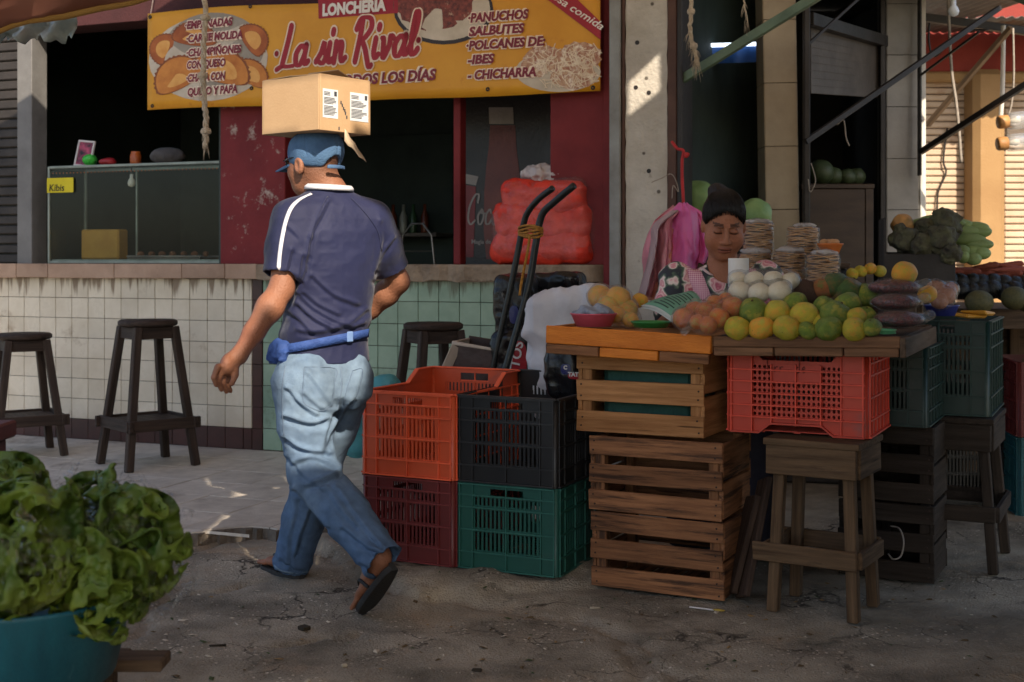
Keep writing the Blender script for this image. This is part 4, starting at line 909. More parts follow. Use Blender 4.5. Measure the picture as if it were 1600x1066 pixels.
bag_of('fruit_bag', 'clear knotted bag of small mandarins at the corner of the orange tray',
       [(1068, 497, 17, 4.36), (1085, 485, 15, 4.40), (1101, 487, 16, 4.36), (1124, 497, 17, 4.32), (1106, 508, 15, 4.29), (1145, 480, 17, 4.36), (1117, 474, 14, 4.44), (1135, 470, 14, 4.46), (1090, 503, 13, 4.30), (1150, 497, 13, 4.40), (1118, 487, 14, 4.42)],
       mand_m, 'mandarin', 'small mandarin inside the clear knotted bag', 'mandarin', 'mandarins in the clear bag', tail=[(P(1072, 505, 4.3), kn, .012, .006), (kn, P(1068, 518, 4.24), .006, .014)])
bag_of('onion_bag', 'clear bag of white onions on top of the fruit pile',
       [(1156, 456, 18, 4.46), (1186, 458, 18, 4.40), (1218, 456, 19, 4.38), (1178, 438, 16, 4.50), (1208, 437, 16, 4.48), (1234, 440, 16, 4.48), (1153, 437, 14, 4.54)],
       onion_m, 'white_onion', 'white onion inside the clear bag above the fruit pile', 'onion', 'white onions in the clear bag', squash=.9)
bag_of('fruit_bag', 'clear bag of large oranges at the back of the orange tray',
       [(938, 464, 20, 4.86), (966, 466, 20, 4.80), (950, 478, 18, 4.78), (980, 484, 17, 4.78), (962, 492, 15, 4.74), (985, 500, 13, 4.70)],
       cit_o, 'ripe_orange', 'large orange inside the clear bag on the orange tray', 'orange', 'oranges in the clear bag', tail=[(P(985, 490, 4.72), P(1004, 512, 4.66), .03, .012)])
loose(1000, 470, 13, 4.86, 'o', 'single loose orange behind the newspaper')
loose(1413, 427, 20, 4.40, 'o', 'single big orange on top of the bean bags')
loose(1449, 460, 15, 4.55, 'o', 'orange beside the bean bags on the right', 'orange')
# bowls and plate
zt = 1.17
pk = mat('pink_plastic', lin(206, 92, 112), lin(186, 78, 98), rough=.35, scale=4); gp = mat('green_plastic_plate', lin(52, 128, 64), lin(40, 106, 52), rough=.35); mint = mat('mint_plastic', lin(112, 190, 140), lin(96, 170, 122), rough=.35); blu = mat('blue_plastic', lin(52, 62, 140), lin(40, 48, 118), rough=.35)
q = P(929, 511, 4.60); ring((q.x, q.y+.05, q.z), .062, .082, 0, .048, pk, 'pink_bowl', 'pink plastic bowl holding a folded cloth on the orange tray', 'bowl')
cl = mat('grey_striped_cloth', lin(168, 176, 190), lin(110, 120, 138), scale=12, stretch=(1, 4, 1), rough=.9, bump=.6)
def cloth_fn(p, c=np.array((q.x, q.y+.05, q.z+.052))): return ell(p, c, (.073, .07, .026))+.006*np.sin(p[..., 0]*90+p[..., 2]*120)+.004*fbm(p, 40, 2, 4)
tag(blob('folded_cloth', cloth_fn, (q.x-.09, q.y-.04, q.z+.02), (q.x+.09, q.y+.14, q.z+.10), .005, cl), 'crumpled grey cloth inside the pink bowl', 'cloth')
q = P(1019, 513, 4.42); ring((q.x, q.y+.05, q.z), .055, .066, 0, .022, gp, 'green_plate', 'shallow green plastic plate on the orange tray', 'plate')
q = P(1381, 522, 4.12); ring((q.x, q.y+.03, q.z), .046, .044, 0, .014, mint, 'mint_lid', 'pale mint plastic lid at the tray corner', 'lid')
q = P(1477, 494, 4.72); ring((q.x, q.y+.04, q.z), .045, .06, 0, .04, blu, 'blue_bowl', 'dark blue plastic bowl at the right end of the tray', 'bowl')
# toilet roll
rp = mat('white_paper', lin(226, 224, 220), lin(210, 208, 204), rough=.9, bump=.3, bscale=80); q = P(1154, 433, 4.62)
tag(MB().lathe([(.016, .0), (.036, 0), (.037, .003), (.037, .1), (.036, .103), (.016, .103), (.015, .1), (.015, 0)], 28).build('paper_roll', rp, None, True, loc=(q.x, q.y, q.z-.035)), 'white paper roll standing in front of the woman', 'paper roll')
# newspaper
news = thing('newspaper', 'folded newspaper with green page propped before the woman', 'newspaper')
np_w = mat('newsprint', lin(196, 198, 190), lin(178, 180, 172), rough=.9, scale=8); np_g = mat('green_newsprint', lin(120, 168, 142), lin(102, 150, 126), rough=.9, scale=8); np_k = mat('news_ink', lin(60, 84, 74), rough=.9)
n00, n10, n01, n11 = P(1001, 478, 4.72), P(1049, 499, 4.50), P(1079, 452, 4.86), P(1098, 470, 4.62)
def npat(a, b, lift=0.0): 
    p_ = (n00*(1-a)+n10*a)*(1-b)+(n01*(1-a)+n11*a)*b; return p_+Vector((0, 0, .012*math.sin(a*math.pi)+.006*math.sin(b*5)+lift))
def npsheet(name, m, lift, a0=0, a1=1, b0=0, b1=1, n_=10):
    mb = MB()
    for i in range(n_+1):
        for j in range(n_+1): mb.v.append(tuple(npat(a0+(a1-a0)*i/n_, b0+(b1-b0)*j/n_, lift)))
    for i in range(n_):
        for j in range(n_): mb.f.append((i*(n_+1)+j, (i+1)*(n_+1)+j, (i+1)*(n_+1)+j+1, i*(n_+1)+j+1)); mb.m.append(0)
    o = mb.build(name, m, news, True); md = o.modifiers.new('t', 'SOLIDIFY'); md.thickness = .0012; return o
npsheet('page', np_w, 0); npsheet('page', np_w, -.006, 0, 1.04, -.02, 1.0); npsheet('printed_panel', np_g, .0025, .04, .93, .05, .97)
for k in range(9):
    b_ = .14+k*.085; npsheet('text_line', np_k, .0045, .30 if k % 3 else .22, .72+.1*(k % 2), b_, b_+.022, 4)
# bags of dark beans
bean_m = mat('dark_beans', lin(126, 56, 54), lin(34, 14, 16), scale=95, rough=.3, bump=.9, bscale=160, detail=1)
for k, (px, py, w_, Yk) in enumerate(((1404, 499, 41, 4.22), (1399, 472, 39, 4.30), (1397, 449, 42, 4.38))):
    q = P(px, py, Yk); rx = w_*Yk/F; lab = ('bottom', 'middle', 'top')[k]
    fn = lambda p, c=np.array(q), rx=rx: ell(p, c, (rx, .075, .031))+.003*fbm(p, 30, 2, 5)
    b_ = thing('bean_bag', 'clear bag packed with dark red beans, %s of the pile of three' % lab, 'bag', group='bags of dark beans')
    blob('beans', lambda p, c=np.array(q), rx=rx: ell(p, c, (rx-.004, .071, .027)), np.array(q)-(rx+.02, .1, .05), np.array(q)+(rx+.02, .1, .05), .006, bean_m, b_)
    blob('bag_film', lambda p, c=np.array(q), rx=rx: sm_min(ell(p, c, (rx, .075, .031)), cap(p, c+np.array((rx*.8, 0, .0)), c+np.array((rx*1.15, -.01, .014)), .012, .018), .02)+.004*np.abs(fbm(p, 45, 2, 6))-.002, np.array(q)-(rx+.03, .1, .05), np.array(q)+(rx+.06, .1, .06), .005, bag_m, b_)
# produce bag and yellow packets to the right
bag_of('produce_bag', 'clear bag of pale brown roots right of the bean bags', [(1462, 452, 15, 4.75), (1478, 462, 15, 4.72), (1468, 470, 14, 4.7), (1485, 452, 12, 4.78)], mat('pale_root', lin(170, 120, 92), lin(140, 92, 72), obj=True, rough=.7), 'root', 'pale brown root inside the clear bag on the right', 'root', 'roots in the clear bag')
pkm = mat('yellow_packet', lin(214, 158, 52), lin(186, 130, 40), rough=.5)
for k, (px, py) in enumerate(((1512, 478), (1528, 474))):
    q = P(px, py, 5.0); tag(MB().cbox(-.05, .05, -.05, .05, 0, .012, .005, jit=.004).build('yellow_packet', pkm, None, loc=(q.x, q.y, .942+k*.013), rot=(.03, .05, .4+k*.5)), 'flat yellow packet on the dark green crate, %s' % ('lower', 'upper')[k], 'packet')
# tostada bundles
tos_m = mat('toasted_tortilla', lin(206, 160, 108), lin(164, 116, 72), scale=30, rough=.75, bump=.5, bscale=60)
milky = mat('milky_bag_top', lin(226, 222, 220), lin(200, 196, 194), rough=.25, translucent=.3, alpha=.75, bump=.4, bscale=50)
def tostada(px, py0, py1, wpx, Y, label):
    a, b = P(px, py1, Y), P(px, py0, Y); r = wpx/2*Y/F; hh = b.z-a.z; n_ = max(6, int(hh/.0078))
    t = thing('tostada_bundle', label, 'tostadas', (a.x, a.y, a.z), group='bagged bundles of tostadas'); mb = MB(); rr_ = random.Random(px)
    for k in range(n_):
        z = hh*.88*k/n_; ox, oy = rr_.uniform(-.003, .003), rr_.uniform(-.003, .003); q_ = r*rr_.uniform(.90, .97); ph = rr_.uniform(0, 6); vs = []; m_ = 22
        for e, (rad, dz) in enumerate(((.001, .001), (q_, .0004), (q_, .0050), (.001, .0046))):
            for j in range(m_): an = 2*math.pi*j/m_; vs.append((ox+rad*math.cos(an), oy+rad*math.sin(an), z+dz+.0034*math.sin((2+k % 3)*an+ph)*(rad > .01)))
        mb.add(vs, [(e*m_+j, e*m_+(j+1) % m_, (e+1)*m_+(j+1) % m_, (e+1)*m_+j) for e in range(3) for j in range(m_)])
    s_ = mb.build('tostada_stack', tos_m, t); s_['kind'] = 'stuff'
    fn = lambda p: sm_min(sm_max(np.linalg.norm(p[..., :2], axis=-1)-r-.001, np.abs(p[..., 2]-hh*.44)-hh*.46, .012), ell(p, (0, 0, hh*.95), (r*.6, r*.6, hh*.10)), .02)+.0045*np.abs(fbm(p, 40, 2, px))-.002
    blob('bag_film', fn, (-r-.02, -r-.02, -.02), (r+.02, r+.02, hh*1.15), .006, bag_m, t)
    blob('bag_knot', lambda p: ell(p, (0, 0, hh*.93), (r*.86, r*.86, hh*.075))+.016*crumple(p, 26, px, 2)-.006, (-r, -r, hh*.7), (r, r, hh*1.2), .005, milky, t, smooth=0)
for x in ((1185, 343, 396, 47, 5.50, 'tall tostada bundle nearest the woman, upper row'), (1255, 350, 396, 50, 5.42, 'tostada bundle in the upper row, right of the beige column'), (1180, 388, 460, 52, 5.44, 'tostada bundle in the lower row, nearest the woman'),
          (1233, 386, 461, 52, 5.36, 'tostada bundle in the middle of the lower row'), (1286, 390, 463, 52, 5.26, 'tostada bundle at the right end of the lower row')): tostada(*x)
# small terracotta pots of goods caught by sun
ter = mat('orange_plastic_bowl', lin(222, 128, 66), lin(200, 108, 52), rough=.45)
q = P(1297, 392, 5.3); ring((q.x, q.y, q.z-.02), .03, .05, 0, .05, ter, 'orange_bowl', 'small orange bowl behind the tostada bundles', 'bowl')
for k in range(4): tag(ellip('potato', (q.x+(-.024, .02, .0, .005)[k], q.y+(.0, -.01, .02, -.022)[k], q.z+.035), (.02, .016, .014), mat('potato_skin', lin(196, 150, 106), lin(170, 122, 82), obj=True, rough=.7), (0, 0, k)), 'small pale potato heaped in the orange bowl', 'potato', 'potatoes in the orange bowl')
# ------------------------------------------------------------ next stall: dark trough with greens, cucumbers, carrots, round dark produce
tb = thing('produce_table', 'dark plank table of vegetables at the right edge behind the stall', 'table', (2.35, 6.35, 0), R(-8))
MB().cbox(-.50, 1.2, -.30, .8, .90, .93, .004).build('table_top', w_grey, tb)
for sx in (-.46, .3, 1.1):
    for sy in (-.24, .7): MB().cbox(sx-.025, sx+.025, sy-.025, sy+.025, 0, .9, .003).build('leg', w_grey, tb)
MB().cbox(-.50, 1.2, -.318, -.301, .84, .935, .003).build('front_board', w_grey, tb); MB().cbox(-.75, 1.6, .72, .74, .0, .899, .003).build('back_board', w_grey, tb)  # rear board added to hide the sunlit ground showing through the crates
tr = thing('vegetable_trough', 'dark grey box filled with dark greens behind the bean bags', 'box', P(1388, 440, 6.0), R(-12)); dkb = mat('dark_grey_board', lin(62, 58, 56), lin(44, 41, 40), rough=.8)
MB().cbox(-.02, .30, 0, .012, -.16, .13, .003).build('front_panel', dkb, tr); MB().cbox(-.02, -.008, .013, .35, -.16, .30, .003).build('side_panel', dkb, tr); MB().cbox(.288, .30, .013, .35, -.16, .12, .003).build('side_panel', dkb, tr); MB().cbox(-.02, .30, .351, .362, -.16, .14, .003).build('back_panel', dkb, tr); MB().cbox(-.007, .287, .013, .35, .06, .07, .002).build('shelf', dkb, tr)
MB().cbox(-.02, .30, 0, .35, -.28, -.161, .003).build('foot_box', dkb, tr)
brocc = mat('dark_bunch_leaves', lin(92, 92, 66), lin(52, 46, 44), scale=18, rough=.8, bump=1, bscale=70)
def knobbly(name, label, cat, c, r, m, s=0, amp=.25, group=None):
    fn = lambda p: np.linalg.norm(p-np.array(c), axis=-1)-r*(1+amp*fbm(p, 2.2/r, 3, s))
    return tag(blob(name, fn, np.array(c)-r*1.7, np.array(c)+r*1.7, r/8, m), label, cat, group)
for k, (px, py, rp, Yk, nm) in enumerate(((1412, 375, 22, 6.05, 'left front'), (1440, 382, 20, 6.0, 'centre front'), (1470, 375, 24, 5.98, 'right front'), (1478, 352, 24, 6.1, 'top right'), (1448, 360, 22, 6.15, 'top centre'), (1484, 396, 18, 5.95, 'lowest right'))):
    knobbly('beet_bunch', 'dark knobbly beet bunch, %s of the heap in the grey box' % nm, 'beets', P(px, py, Yk), rp*Yk/F, brocc, k, group='dark beet bunches in the grey box')
knobbly('squash', 'orange and green mottled squash at the left end of the grey box', 'squash', P(1410, 352, 6.15), .055, mat('mottled_squash', lin(196, 140, 80), lin(84, 84, 46), scale=14, rough=.6), 9, .08)
cuc = mat('cucumber_skin', lin(150, 166, 108), lin(104, 130, 78), scale=8, obj=True, stretch=(4, 4, .6), rough=.45, rand=.18)
cu_n = 0
for k, (px, py, ln, an) in enumerate(((1462, 345, 40, .3), (1445, 350, 38, .5), (1480, 350, 42, .1), (1500, 352, 30, -.1), (1520, 356, 38, .1), (1506, 362, 40, .15), (1532, 362, 26, -.2), (1512, 374, 40, .05), (1528, 382, 34, -.1), (1518, 394, 28, .0), (1502, 392, 20, .2), (1534, 396, 20, .1), (1505, 402, 16, .0), (1521, 405, 18, .1))):
    q = P(px, py, 6.2-.012*k); L_ = ln*6.2/F*.68
    tag(ellip('cucumber', q, (.030, .030, L_), cuc, (R(90), an, R(60)+random.uniform(-.35, .35)), 16), 'pale green cucumber in the heap on the right, number %s from the top' % (ORD+('ninth', 'tenth', 'eleventh', 'twelfth', 'thirteenth', 'fourteenth'))[k] if k < 0 else 'pale green cucumber in the heap beside the yellow column', 'cucumber', 'cucumbers heaped on the vegetable table')
car = mat('dull_carrot', lin(150, 78, 58), lin(110, 52, 42), scale=9, obj=True, rough=.7, rand=.2); rr_ = random.Random(12)
car_me = MB().lathe([(.001, 1), (.35, .97), (.8, .9), (1, .75), (.85, .2), (.6, -.5), (.25, -.95), (.001, -1.0)], 12).mesh('carrot', car, True)
for k in range(34):
    px = rr_.uniform(1482, 1615); lay = rr_.random(); Yk = 6.18+rr_.uniform(-.05, .1); py = 436-26*lay*(1-abs(px-1550)/110)
    o = link('carrot', car_me, None, P(px, py, Yk), (R(90)+rr_.uniform(-.25, .25), rr_.uniform(0, 6), R(80)+rr_.uniform(-.5, .5)), (.017, .017, rr_.uniform(.07, .11))); tag(o, 'dull reddish carrot in the heap at the right edge', 'carrot', 'carrots heaped on the vegetable table')
blk = mat('glossy_dark_avocado', lin(30, 30, 28), lin(18, 18, 18), scale=10, obj=True, rough=.25, bump=.3, bscale=40)
for k in range(16):
    px = 1484+(k % 8)*17; py = 455-(k//8)*12+rr_.uniform(-3, 3); tag(ellip('avocado', P(px, py, 5.98+.07*(k//8)), (.042, .042, .048), blk, (rr_.uniform(0, 3), rr_.uniform(0, 3), 0), 16), 'glossy dark avocado in the rows below the carrots', 'avocado', 'avocados below the carrots')
for k, (px, py) in enumerate(((1530, 472), (1585, 466), (1608, 470))): tag(ellip('dark_melon', P(px, py, 5.9), (.065, .06, .055), mat('olive_melon', lin(96, 92, 56), lin(66, 66, 44), obj=True, rough=.6), (0, 0, k)), 'dull olive melon at the front of the right table, %s' % ('left', 'centre', 'right')[k], 'melon')
for k, (px, py, m_) in enumerate(((1345, 424, 'y'), (1360, 420, 'o'), (1375, 424, 'y'), (1332, 428, 'y'))): loose(px, py, 10, 5.4, m_, '%s small yellow fruit behind the bean bags on the rear table' % ORD[k], 'fruit')
# ------------------------------------------------------------ printed banner
BT = -.12                                            # metres in front of the wall
bl_, br_ = ws(232, BT), ws(937, BT)
ban = thing('menu_banner', 'yellow printed menu banner hung above the eatery counter', 'banner', WP(0, BT, 0), WA)
zl0 = wl(238, 172, BT)[1]; zl1 = wl(232, 22, BT)[1]; zr0 = wl(937, 143, BT)[1]; zr1 = wl(937, -28, BT)[1]
def bwave(x, z): return .008*math.sin(x*3.1+.6)+.003*math.sin(x*7.3+z*2)
ban_m = mat('banner_yellow_vinyl', lin(226, 160, 34), lin(206, 138, 22), scale=2.5, rough=.45, bump=.12, bscale=8, dirt=lin(190, 110, 20), dscale=9, dth=.62)
mb = MB(); nx_, nz_ = 60, 10
for i in range(nx_+1):
    for j in range(nz_+1):
        x = bl_+(br_-bl_)*i/nx_; a, b = i/nx_, j/nz_; z = (zl0+(zr0-zl0)*a)*(1-b)+(zl1+(zr1-zl1)*a+.012*math.sin(a*9))*b; z += .004*math.sin(a*14)*(1-b); mb.v.append((x, bwave(x, z), z))
for i in range(nx_):
    for j in range(nz_): k = i*(nz_+1)+j; mb.f.append((k, k+nz_+1, k+nz_+2, k+1)); mb.m.append(0)
o = mb.build('vinyl_sheet', ban_m, ban, True); md = o.modifiers.new('t', 'SOLIDIFY'); md.thickness = .0015
SL = math.atan2(wl(700, 122, BT)[1]-wl(430, 140, BT)[1], ws(700, BT)-ws(430, BT))*.0
def on_banner(me, px, py, off, name, rot=0.0, dy=0):
    s_, z_ = wl(px, py, BT); c_, sn = math.cos(rot), math.sin(rot)
    for v_ in me.vertices:
        x, y = v_.co.x, v_.co.y; X_, Z_ = s_+x*c_-y*sn, z_+x*sn+y*c_; v_.co = Vector((X_, bwave(X_, Z_)-off-max(0, v_.co.z), Z_))
    return link(name, me, ban)
p_mar = mat('print_maroon', lin(134, 38, 52), lin(120, 32, 46), rough=.5); p_red = mat('print_red', lin(168, 30, 44), lin(150, 26, 38), rough=.5); p_cream = mat('print_cream', lin(244, 222, 200), lin(236, 212, 186), rough=.5); p_white = mat('print_white', lin(238, 230, 222), lin(226, 216, 206), rough=.5)
PXM = 7.15/F                                          # metres per photo pixel at the banner
def btext(body, px, py, hpx, m1, m2, shear=.18, bold=.010, wid=None, rot=None, ol=.009, off=.003, align='LEFT', spacing=1.0):
    """py = baseline, hpx = cap height in photo px, wid = width in px"""
    size = hpx*PXM/.727; r0 = (0.0 if rot is None else rot)
    for k, (m_, bo, of) in enumerate(((m2, bold+ol, off), (m1, bold, off+.0015))):
        if m_ is None: continue
        me = text_mesh(body, size, m_, bo*.6, shear, align, ext=.0002, spacing=spacing)
        if wid:
            xs_ = [v_.co.x for v_ in me.vertices]; w_ = max(xs_)-min(xs_); f_ = wid*PXM/w_
            for v_ in me.vertices: v_.co.x *= f_
        on_banner(me, px, py, of, 'lettering' if k else 'lettering_outline', r0)
def bpoly(pts, m, off, name):
    me = bpy.data.meshes.new(name); q = []
    for px, py in pts: s_, z_ = wl(px, py, BT); q.append((s_, bwave(s_, z_)-off, z_))
    c_ = tuple(sum(p_[i] for p_ in q)/len(q) for i in range(3)); n_ = len(q)
    me.from_pydata(q+[c_], [], [(i, (i+1) % n_, n_) for i in range(n_)]); me.materials.append(m); return link(name, me, ban)
def bellipse(px, py, rx, ry, m, off, name, rot=0.0, wob=.0, seed=0, n_=28):
    r_ = random.Random(seed); return bpoly([(px+rx*(1+r_.uniform(-wob, wob))*math.cos(a)*math.cos(rot)-ry*math.sin(a)*math.sin(rot), py+rx*math.cos(a)*math.sin(rot)+ry*(1+r_.uniform(-wob, wob))*math.sin(a)*math.cos(rot)) for a in [2*math.pi*k/n_ for k in range(n_)]], m, off, name)
plate_m = mat('print_plate_white', lin(214, 200, 180), lin(188, 172, 150), scale=8, rough=.5); emp_m = mat('print_empanada', lin(216, 140, 56), lin(176, 94, 30), scale=9, rough=.5); emp2 = mat('print_empanada_dark', lin(190, 104, 40), lin(136, 62, 24), scale=9, rough=.5)
meat_m = mat('print_meat', lin(156, 74, 58), lin(70, 34, 30), scale=45, rough=.5, dirt=lin(206, 168, 140), dscale=30, dth=.58); rim_m = mat('print_dark_rim', lin(52, 44, 44), rough=.5); pan_m = mat('print_panucho', lin(210, 176, 140), lin(150, 70, 54), scale=40, rough=.5, dirt=lin(240, 226, 206), dscale=28, dth=.5)
bellipse(326, 92, 92, 66, plate_m, .0022, 'printed_plate', -.06); bellipse(334, 78, 78, 58, mat('print_plate_grey', lin(168, 156, 140), lin(140, 128, 112), rough=.5), .0026, 'printed_plate', -.06)
crust = mat('print_empanada_crust', lin(150, 84, 34), lin(120, 60, 24), scale=20, rough=.5); shine = mat('print_empanada_light', lin(236, 178, 96), lin(216, 146, 66), scale=14, rough=.5)
def moon(px, py, rx, ry, rot, off, m1):
    for rr2, m_, of, n3 in ((1.0, crust, 0, 26), (.92, m1, .0003, 0), (.55, shine, .0006, 0)):
        pts = []
        for k in range(40):
            a = math.pi*k/39; e = rr2*(1+(.035*math.cos(k*2.6) if n3 else 0)); x, y = rx*e*math.cos(a), -ry*1.25*e*math.sin(a); pts.append((x, y))
        for k in range(12): a = math.pi*(1-k/11); pts.append((rx*rr2*math.cos(a)*.98, ry*.35*rr2*math.sin(a)))
        sx, sy = (0, -2 if rr2 < .6 else 0); c_, s2 = math.cos(rot), math.sin(rot)
        bpoly([(px+(x+sx)*c_-(y+sy)*s2, py+ry*.4+(x+sx)*s2+(y+sy)*c_) for x, y in pts], m_, off+of, 'printed_empanada')
for k, a in enumerate(((262, 70, 26, 22, -1.2, emp2), (304, 54, 36, 24, .1, emp2), (390, 56, 28, 24, 1.0, emp2), (388, 112, 32, 24, .5, emp_m), (284, 114, 42, 32, -.5, emp_m), (344, 104, 48, 34, .25, emp_m))): moon(a[0], a[1], a[2], a[3], a[4], .003+.0004*k, a[5])
bellipse(694, 16, 78, 54, rim_m, .0022, 'printed_plate'); bellipse(694, 14, 73, 50, plate_m, .0026, 'printed_plate'); bellipse(680, 5, 62, 42, meat_m, .003, 'printed_food', 0, .1, 3)
bellipse(872, 112, 66, 32, plate_m, .0022, 'printed_plate')
for k, (x, y, rx, ry) in enumerate(((850, 92, 30, 20), (905, 88, 34, 22), (895, 118, 36, 22), (838, 104, 22, 18))): bellipse(x, y, rx, ry, pan_m, .0028+.0003*k, 'printed_food', 0, .12, k)
noodle = mat('print_shredded_cheese', lin(240, 222, 196), lin(222, 200, 170), rough=.5)
mbn = MB(); r_ = random.Random(8)
for k in range(110):
    x = r_.uniform(828, 932); y = r_.uniform(74, 134) if x > 850 else r_.uniform(84, 116); a = r_.uniform(0, 6.3); l = r_.uniform(5, 13); b_ = r_.uniform(-3, 3)
    p_ = [(x-l*math.cos(a), y-l*math.sin(a)), (x+b_, y+b_), (x+l*math.cos(a+.4), y+l*math.sin(a+.4))]; q = []
    for px, py in p_: s_, z_ = wl(px, min(py, 138), BT); q.append(Vector((s_, bwave(s_, z_)-.0046, z_)))
    mbn.tube(cat_rom(q, 3), .0026, 4)
for o_ in (mbn.build('printed_cheese', noodle, ban),): o_['kind'] = 'stuff'
# texts
bpoly([(496, -20), (622, -24), (623, 21), (497, 29)], p_red, .0036, 'printed_panel')
btext('LONCHERÍA', 503, 24.5, 18, p_white, None, .05, .008, 114, off=.005)
for tx, x, y, w_ in (('·EMPANADAS', 290, 46, 92), ('·CARNE MOLIDA', 292, 67, 108), ('·CHAMPIÑONES', 292, 89, 106), ('CON QUESO', 293, 108, 75), ('·CHAYA CON', 292, 128.5, 76), ('QUESO Y PAPA', 294, 150, 96)): btext(tx, x, y, 12.5, p_mar, p_cream, .16, .005, w_, R(.6), off=.0062)
for tx, x, y, w_ in (('·PANUCHOS', 732, 36, 97), ('SALBUTES', 734, 57, 90), ('·POLCANES DE:', 729, 79, 126), ('-IBES', 732, 101, 44), ('- CHICHARRA', 732, 125, 110)): btext(tx, x, y, 13.5, p_mar, p_cream, .16, .0055, w_, R(0), off=.0064)
btext('TODOS LOS DÍAS', 523, 135, 16.5, p_mar, p_cream, .16, .006, 176, R(.4), off=.005)
bpoly([(838, -14), (872, -30), (938, 34), (938, 62)], p_red, .0052, 'printed_ribbon')
btext('deliciosa comida', 826, -26, 11.5, p_white, None, .25, .001, 134, R(-34.5), off=.0066)
# brush-script title, drawn as strokes
SCRIPT = {'L': ([[(.62, 2.05), (.45, 1.3), (.12, .1)], [(-.28, -.12), (.1, .02), (.5, .0), (.95, .02)]], 1.0), 'a': ([[(.72, .85), (.45, 1.0), (.1, .62), (.12, .12), (.4, .05), (.7, .55), (.8, 1.0)], [(.8, 1.0), (.7, .4), (.78, .06), (1.02, .2)]], 1.05),
          's': ([[(-.05, .12), (.3, .55), (.5, 1.05), (.5, .7), (.66, .35), (.45, .02), (.12, .12)]], .8), 'i': ([[(.12, .98), (.02, .35), (.12, .03), (.36, .2)], [(.3, 1.45), (.34, 1.62)]], .48),
          'n': ([[(.1, 1.0), (.05, .5), (-.02, .02)], [(.02, .4), (.35, .98), (.52, .85), (.46, .3), (.56, .03), (.82, .2)]], .95), 'R': ([[(.42, 2.0), (.3, 1.2), (.02, -.05)], [(.0, 1.55), (.35, 2.05), (.95, 2.0), (1.05, 1.55), (.65, 1.1), (.3, 1.0)], [(.42, 1.0), (.7, .5), (1.0, -.35), (1.2, -.3)]], 1.3),
          'v': ([[(.05, .98), (.18, .9), (.2, .1), (.28, .05), (.6, .6), (.68, 1.05), (.9, .92)]], .9), 'l': ([[(-.02, .3), (.4, 1.2), (.52, 2.0), (.34, 2.0), (.14, .8), (.18, .1), (.4, .08), (.6, .3)]], .6), 'C': ([[(1.1, 1.5), (1.15, 1.95), (.75, 1.95), (.25, 1.3), (.1, .5), (.4, .05), (.9, .3)]], 1.1),
          'o': ([[(.45, 1.0), (.12, .62), (.2, .1), (.5, .1), (.72, .6), (.5, 1.0), (.4, .8), (.9, .75)]], .85), 'c': ([[(.66, .8), (.5, 1.0), (.15, .65), (.16, .12), (.5, .08), (.8, .4)]], .78), '-': ([[(0, .75), (.4, .85)]], .6), ' ': ([], .55), '.': ([[(.0, .7), (.03, .72)]], .35)}
def script_lines(txt, shear=.12):
    x = 0; out = []
    for ch in txt:
        ls, adv = SCRIPT[ch]
        for l in ls: out.append([(x+px+shear*py, py) for px, py in l])
        x += adv
    return out, x
def script_mesh(txt, r, m, sc, shear=.12, depth=.0004, nib=.55):
    ls, w_ = script_lines(txt, shear); mb = MB()
    for l in ls:
        p_ = [Vector((q[0]*sc, q[1]*sc, 0)) for q in l]; p_ = cat_rom(p_, 7) if len(p_) > 2 else p_
        n_ = len(p_); vs = []; rad = []
        for i, q in enumerate(p_):
            t_ = (p_[min(i+1, n_-1)]-p_[max(i-1, 0)]).normalized(); down = abs(t_.y)   # broad nib: thick on downstrokes
            e = r*(nib+(1-nib)*down); rad.append(e)
        # flat ribbon with round ends
        for i, q in enumerate(p_):
            t_ = (p_[min(i+1, n_-1)]-p_[max(i-1, 0)]).normalized(); nn = Vector((-t_.y, t_.x, 0)); vs += [q+nn*rad[i], q-nn*rad[i]]
        mb.add(vs, [(2*i, 2*i+1, 2*i+3, 2*i+2) for i in range(n_-1)])
        for q, rr_ in ((p_[0], rad[0]), (p_[-1], rad[-1])): mb.add([q]+[q+Vector((math.cos(k*.6283), math.sin(k*.6283), 0))*rr_ for k in range(10)], [(0, k+1, (k+1) % 10+1) for k in range(10)])
    return mb.mesh('script', m), w_*sc
for r_w, m_, of in ((.0315, p_cream, .0054), (.0205, p_red, .0072)):
    me, w_ = script_mesh('.La sin Rival.', r_w, m_, .112); f_ = (262*PXM)/w_
    for v_ in me.vertices: v_.co.x = v_.co.x*f_+.010; v_.co.z = 0
    on_banner(me, 428, 106, of, 'title_lettering' if m_ is p_red else 'title_outline', R(1.2))
eyelet = MB().lathe([(.004, 0), (.010, .002), (.012, 0), (.011, -.002)], 12).mesh('eyelet', dsteel)
for px, py in ((236, 27), (240, 166), (393, 138), (763, 140), (926, 137), (391, 10)):
    s_, z_ = wl(px, py, BT); link('eyelet', eyelet, ban, (s_, bwave(s_, z_)-.004, z_), (R(90), 0, 0))
# cords holding the banner up
for k, (px, py) in enumerate(((235, 25), (934, 0))):
    s_, z_ = wl(px, py, BT); tag(MB().tube([WP(s_, BT, z_), WP(s_+.02, BT+.05, z_+.3), WP(s_, -.03, OP+.25 if k == 0 else z_+.6)], .003, 6).build('banner_string', p_cream), 'thin cord tying the %s end of the banner to the fascia' % ('left', 'right')[k], 'cord')
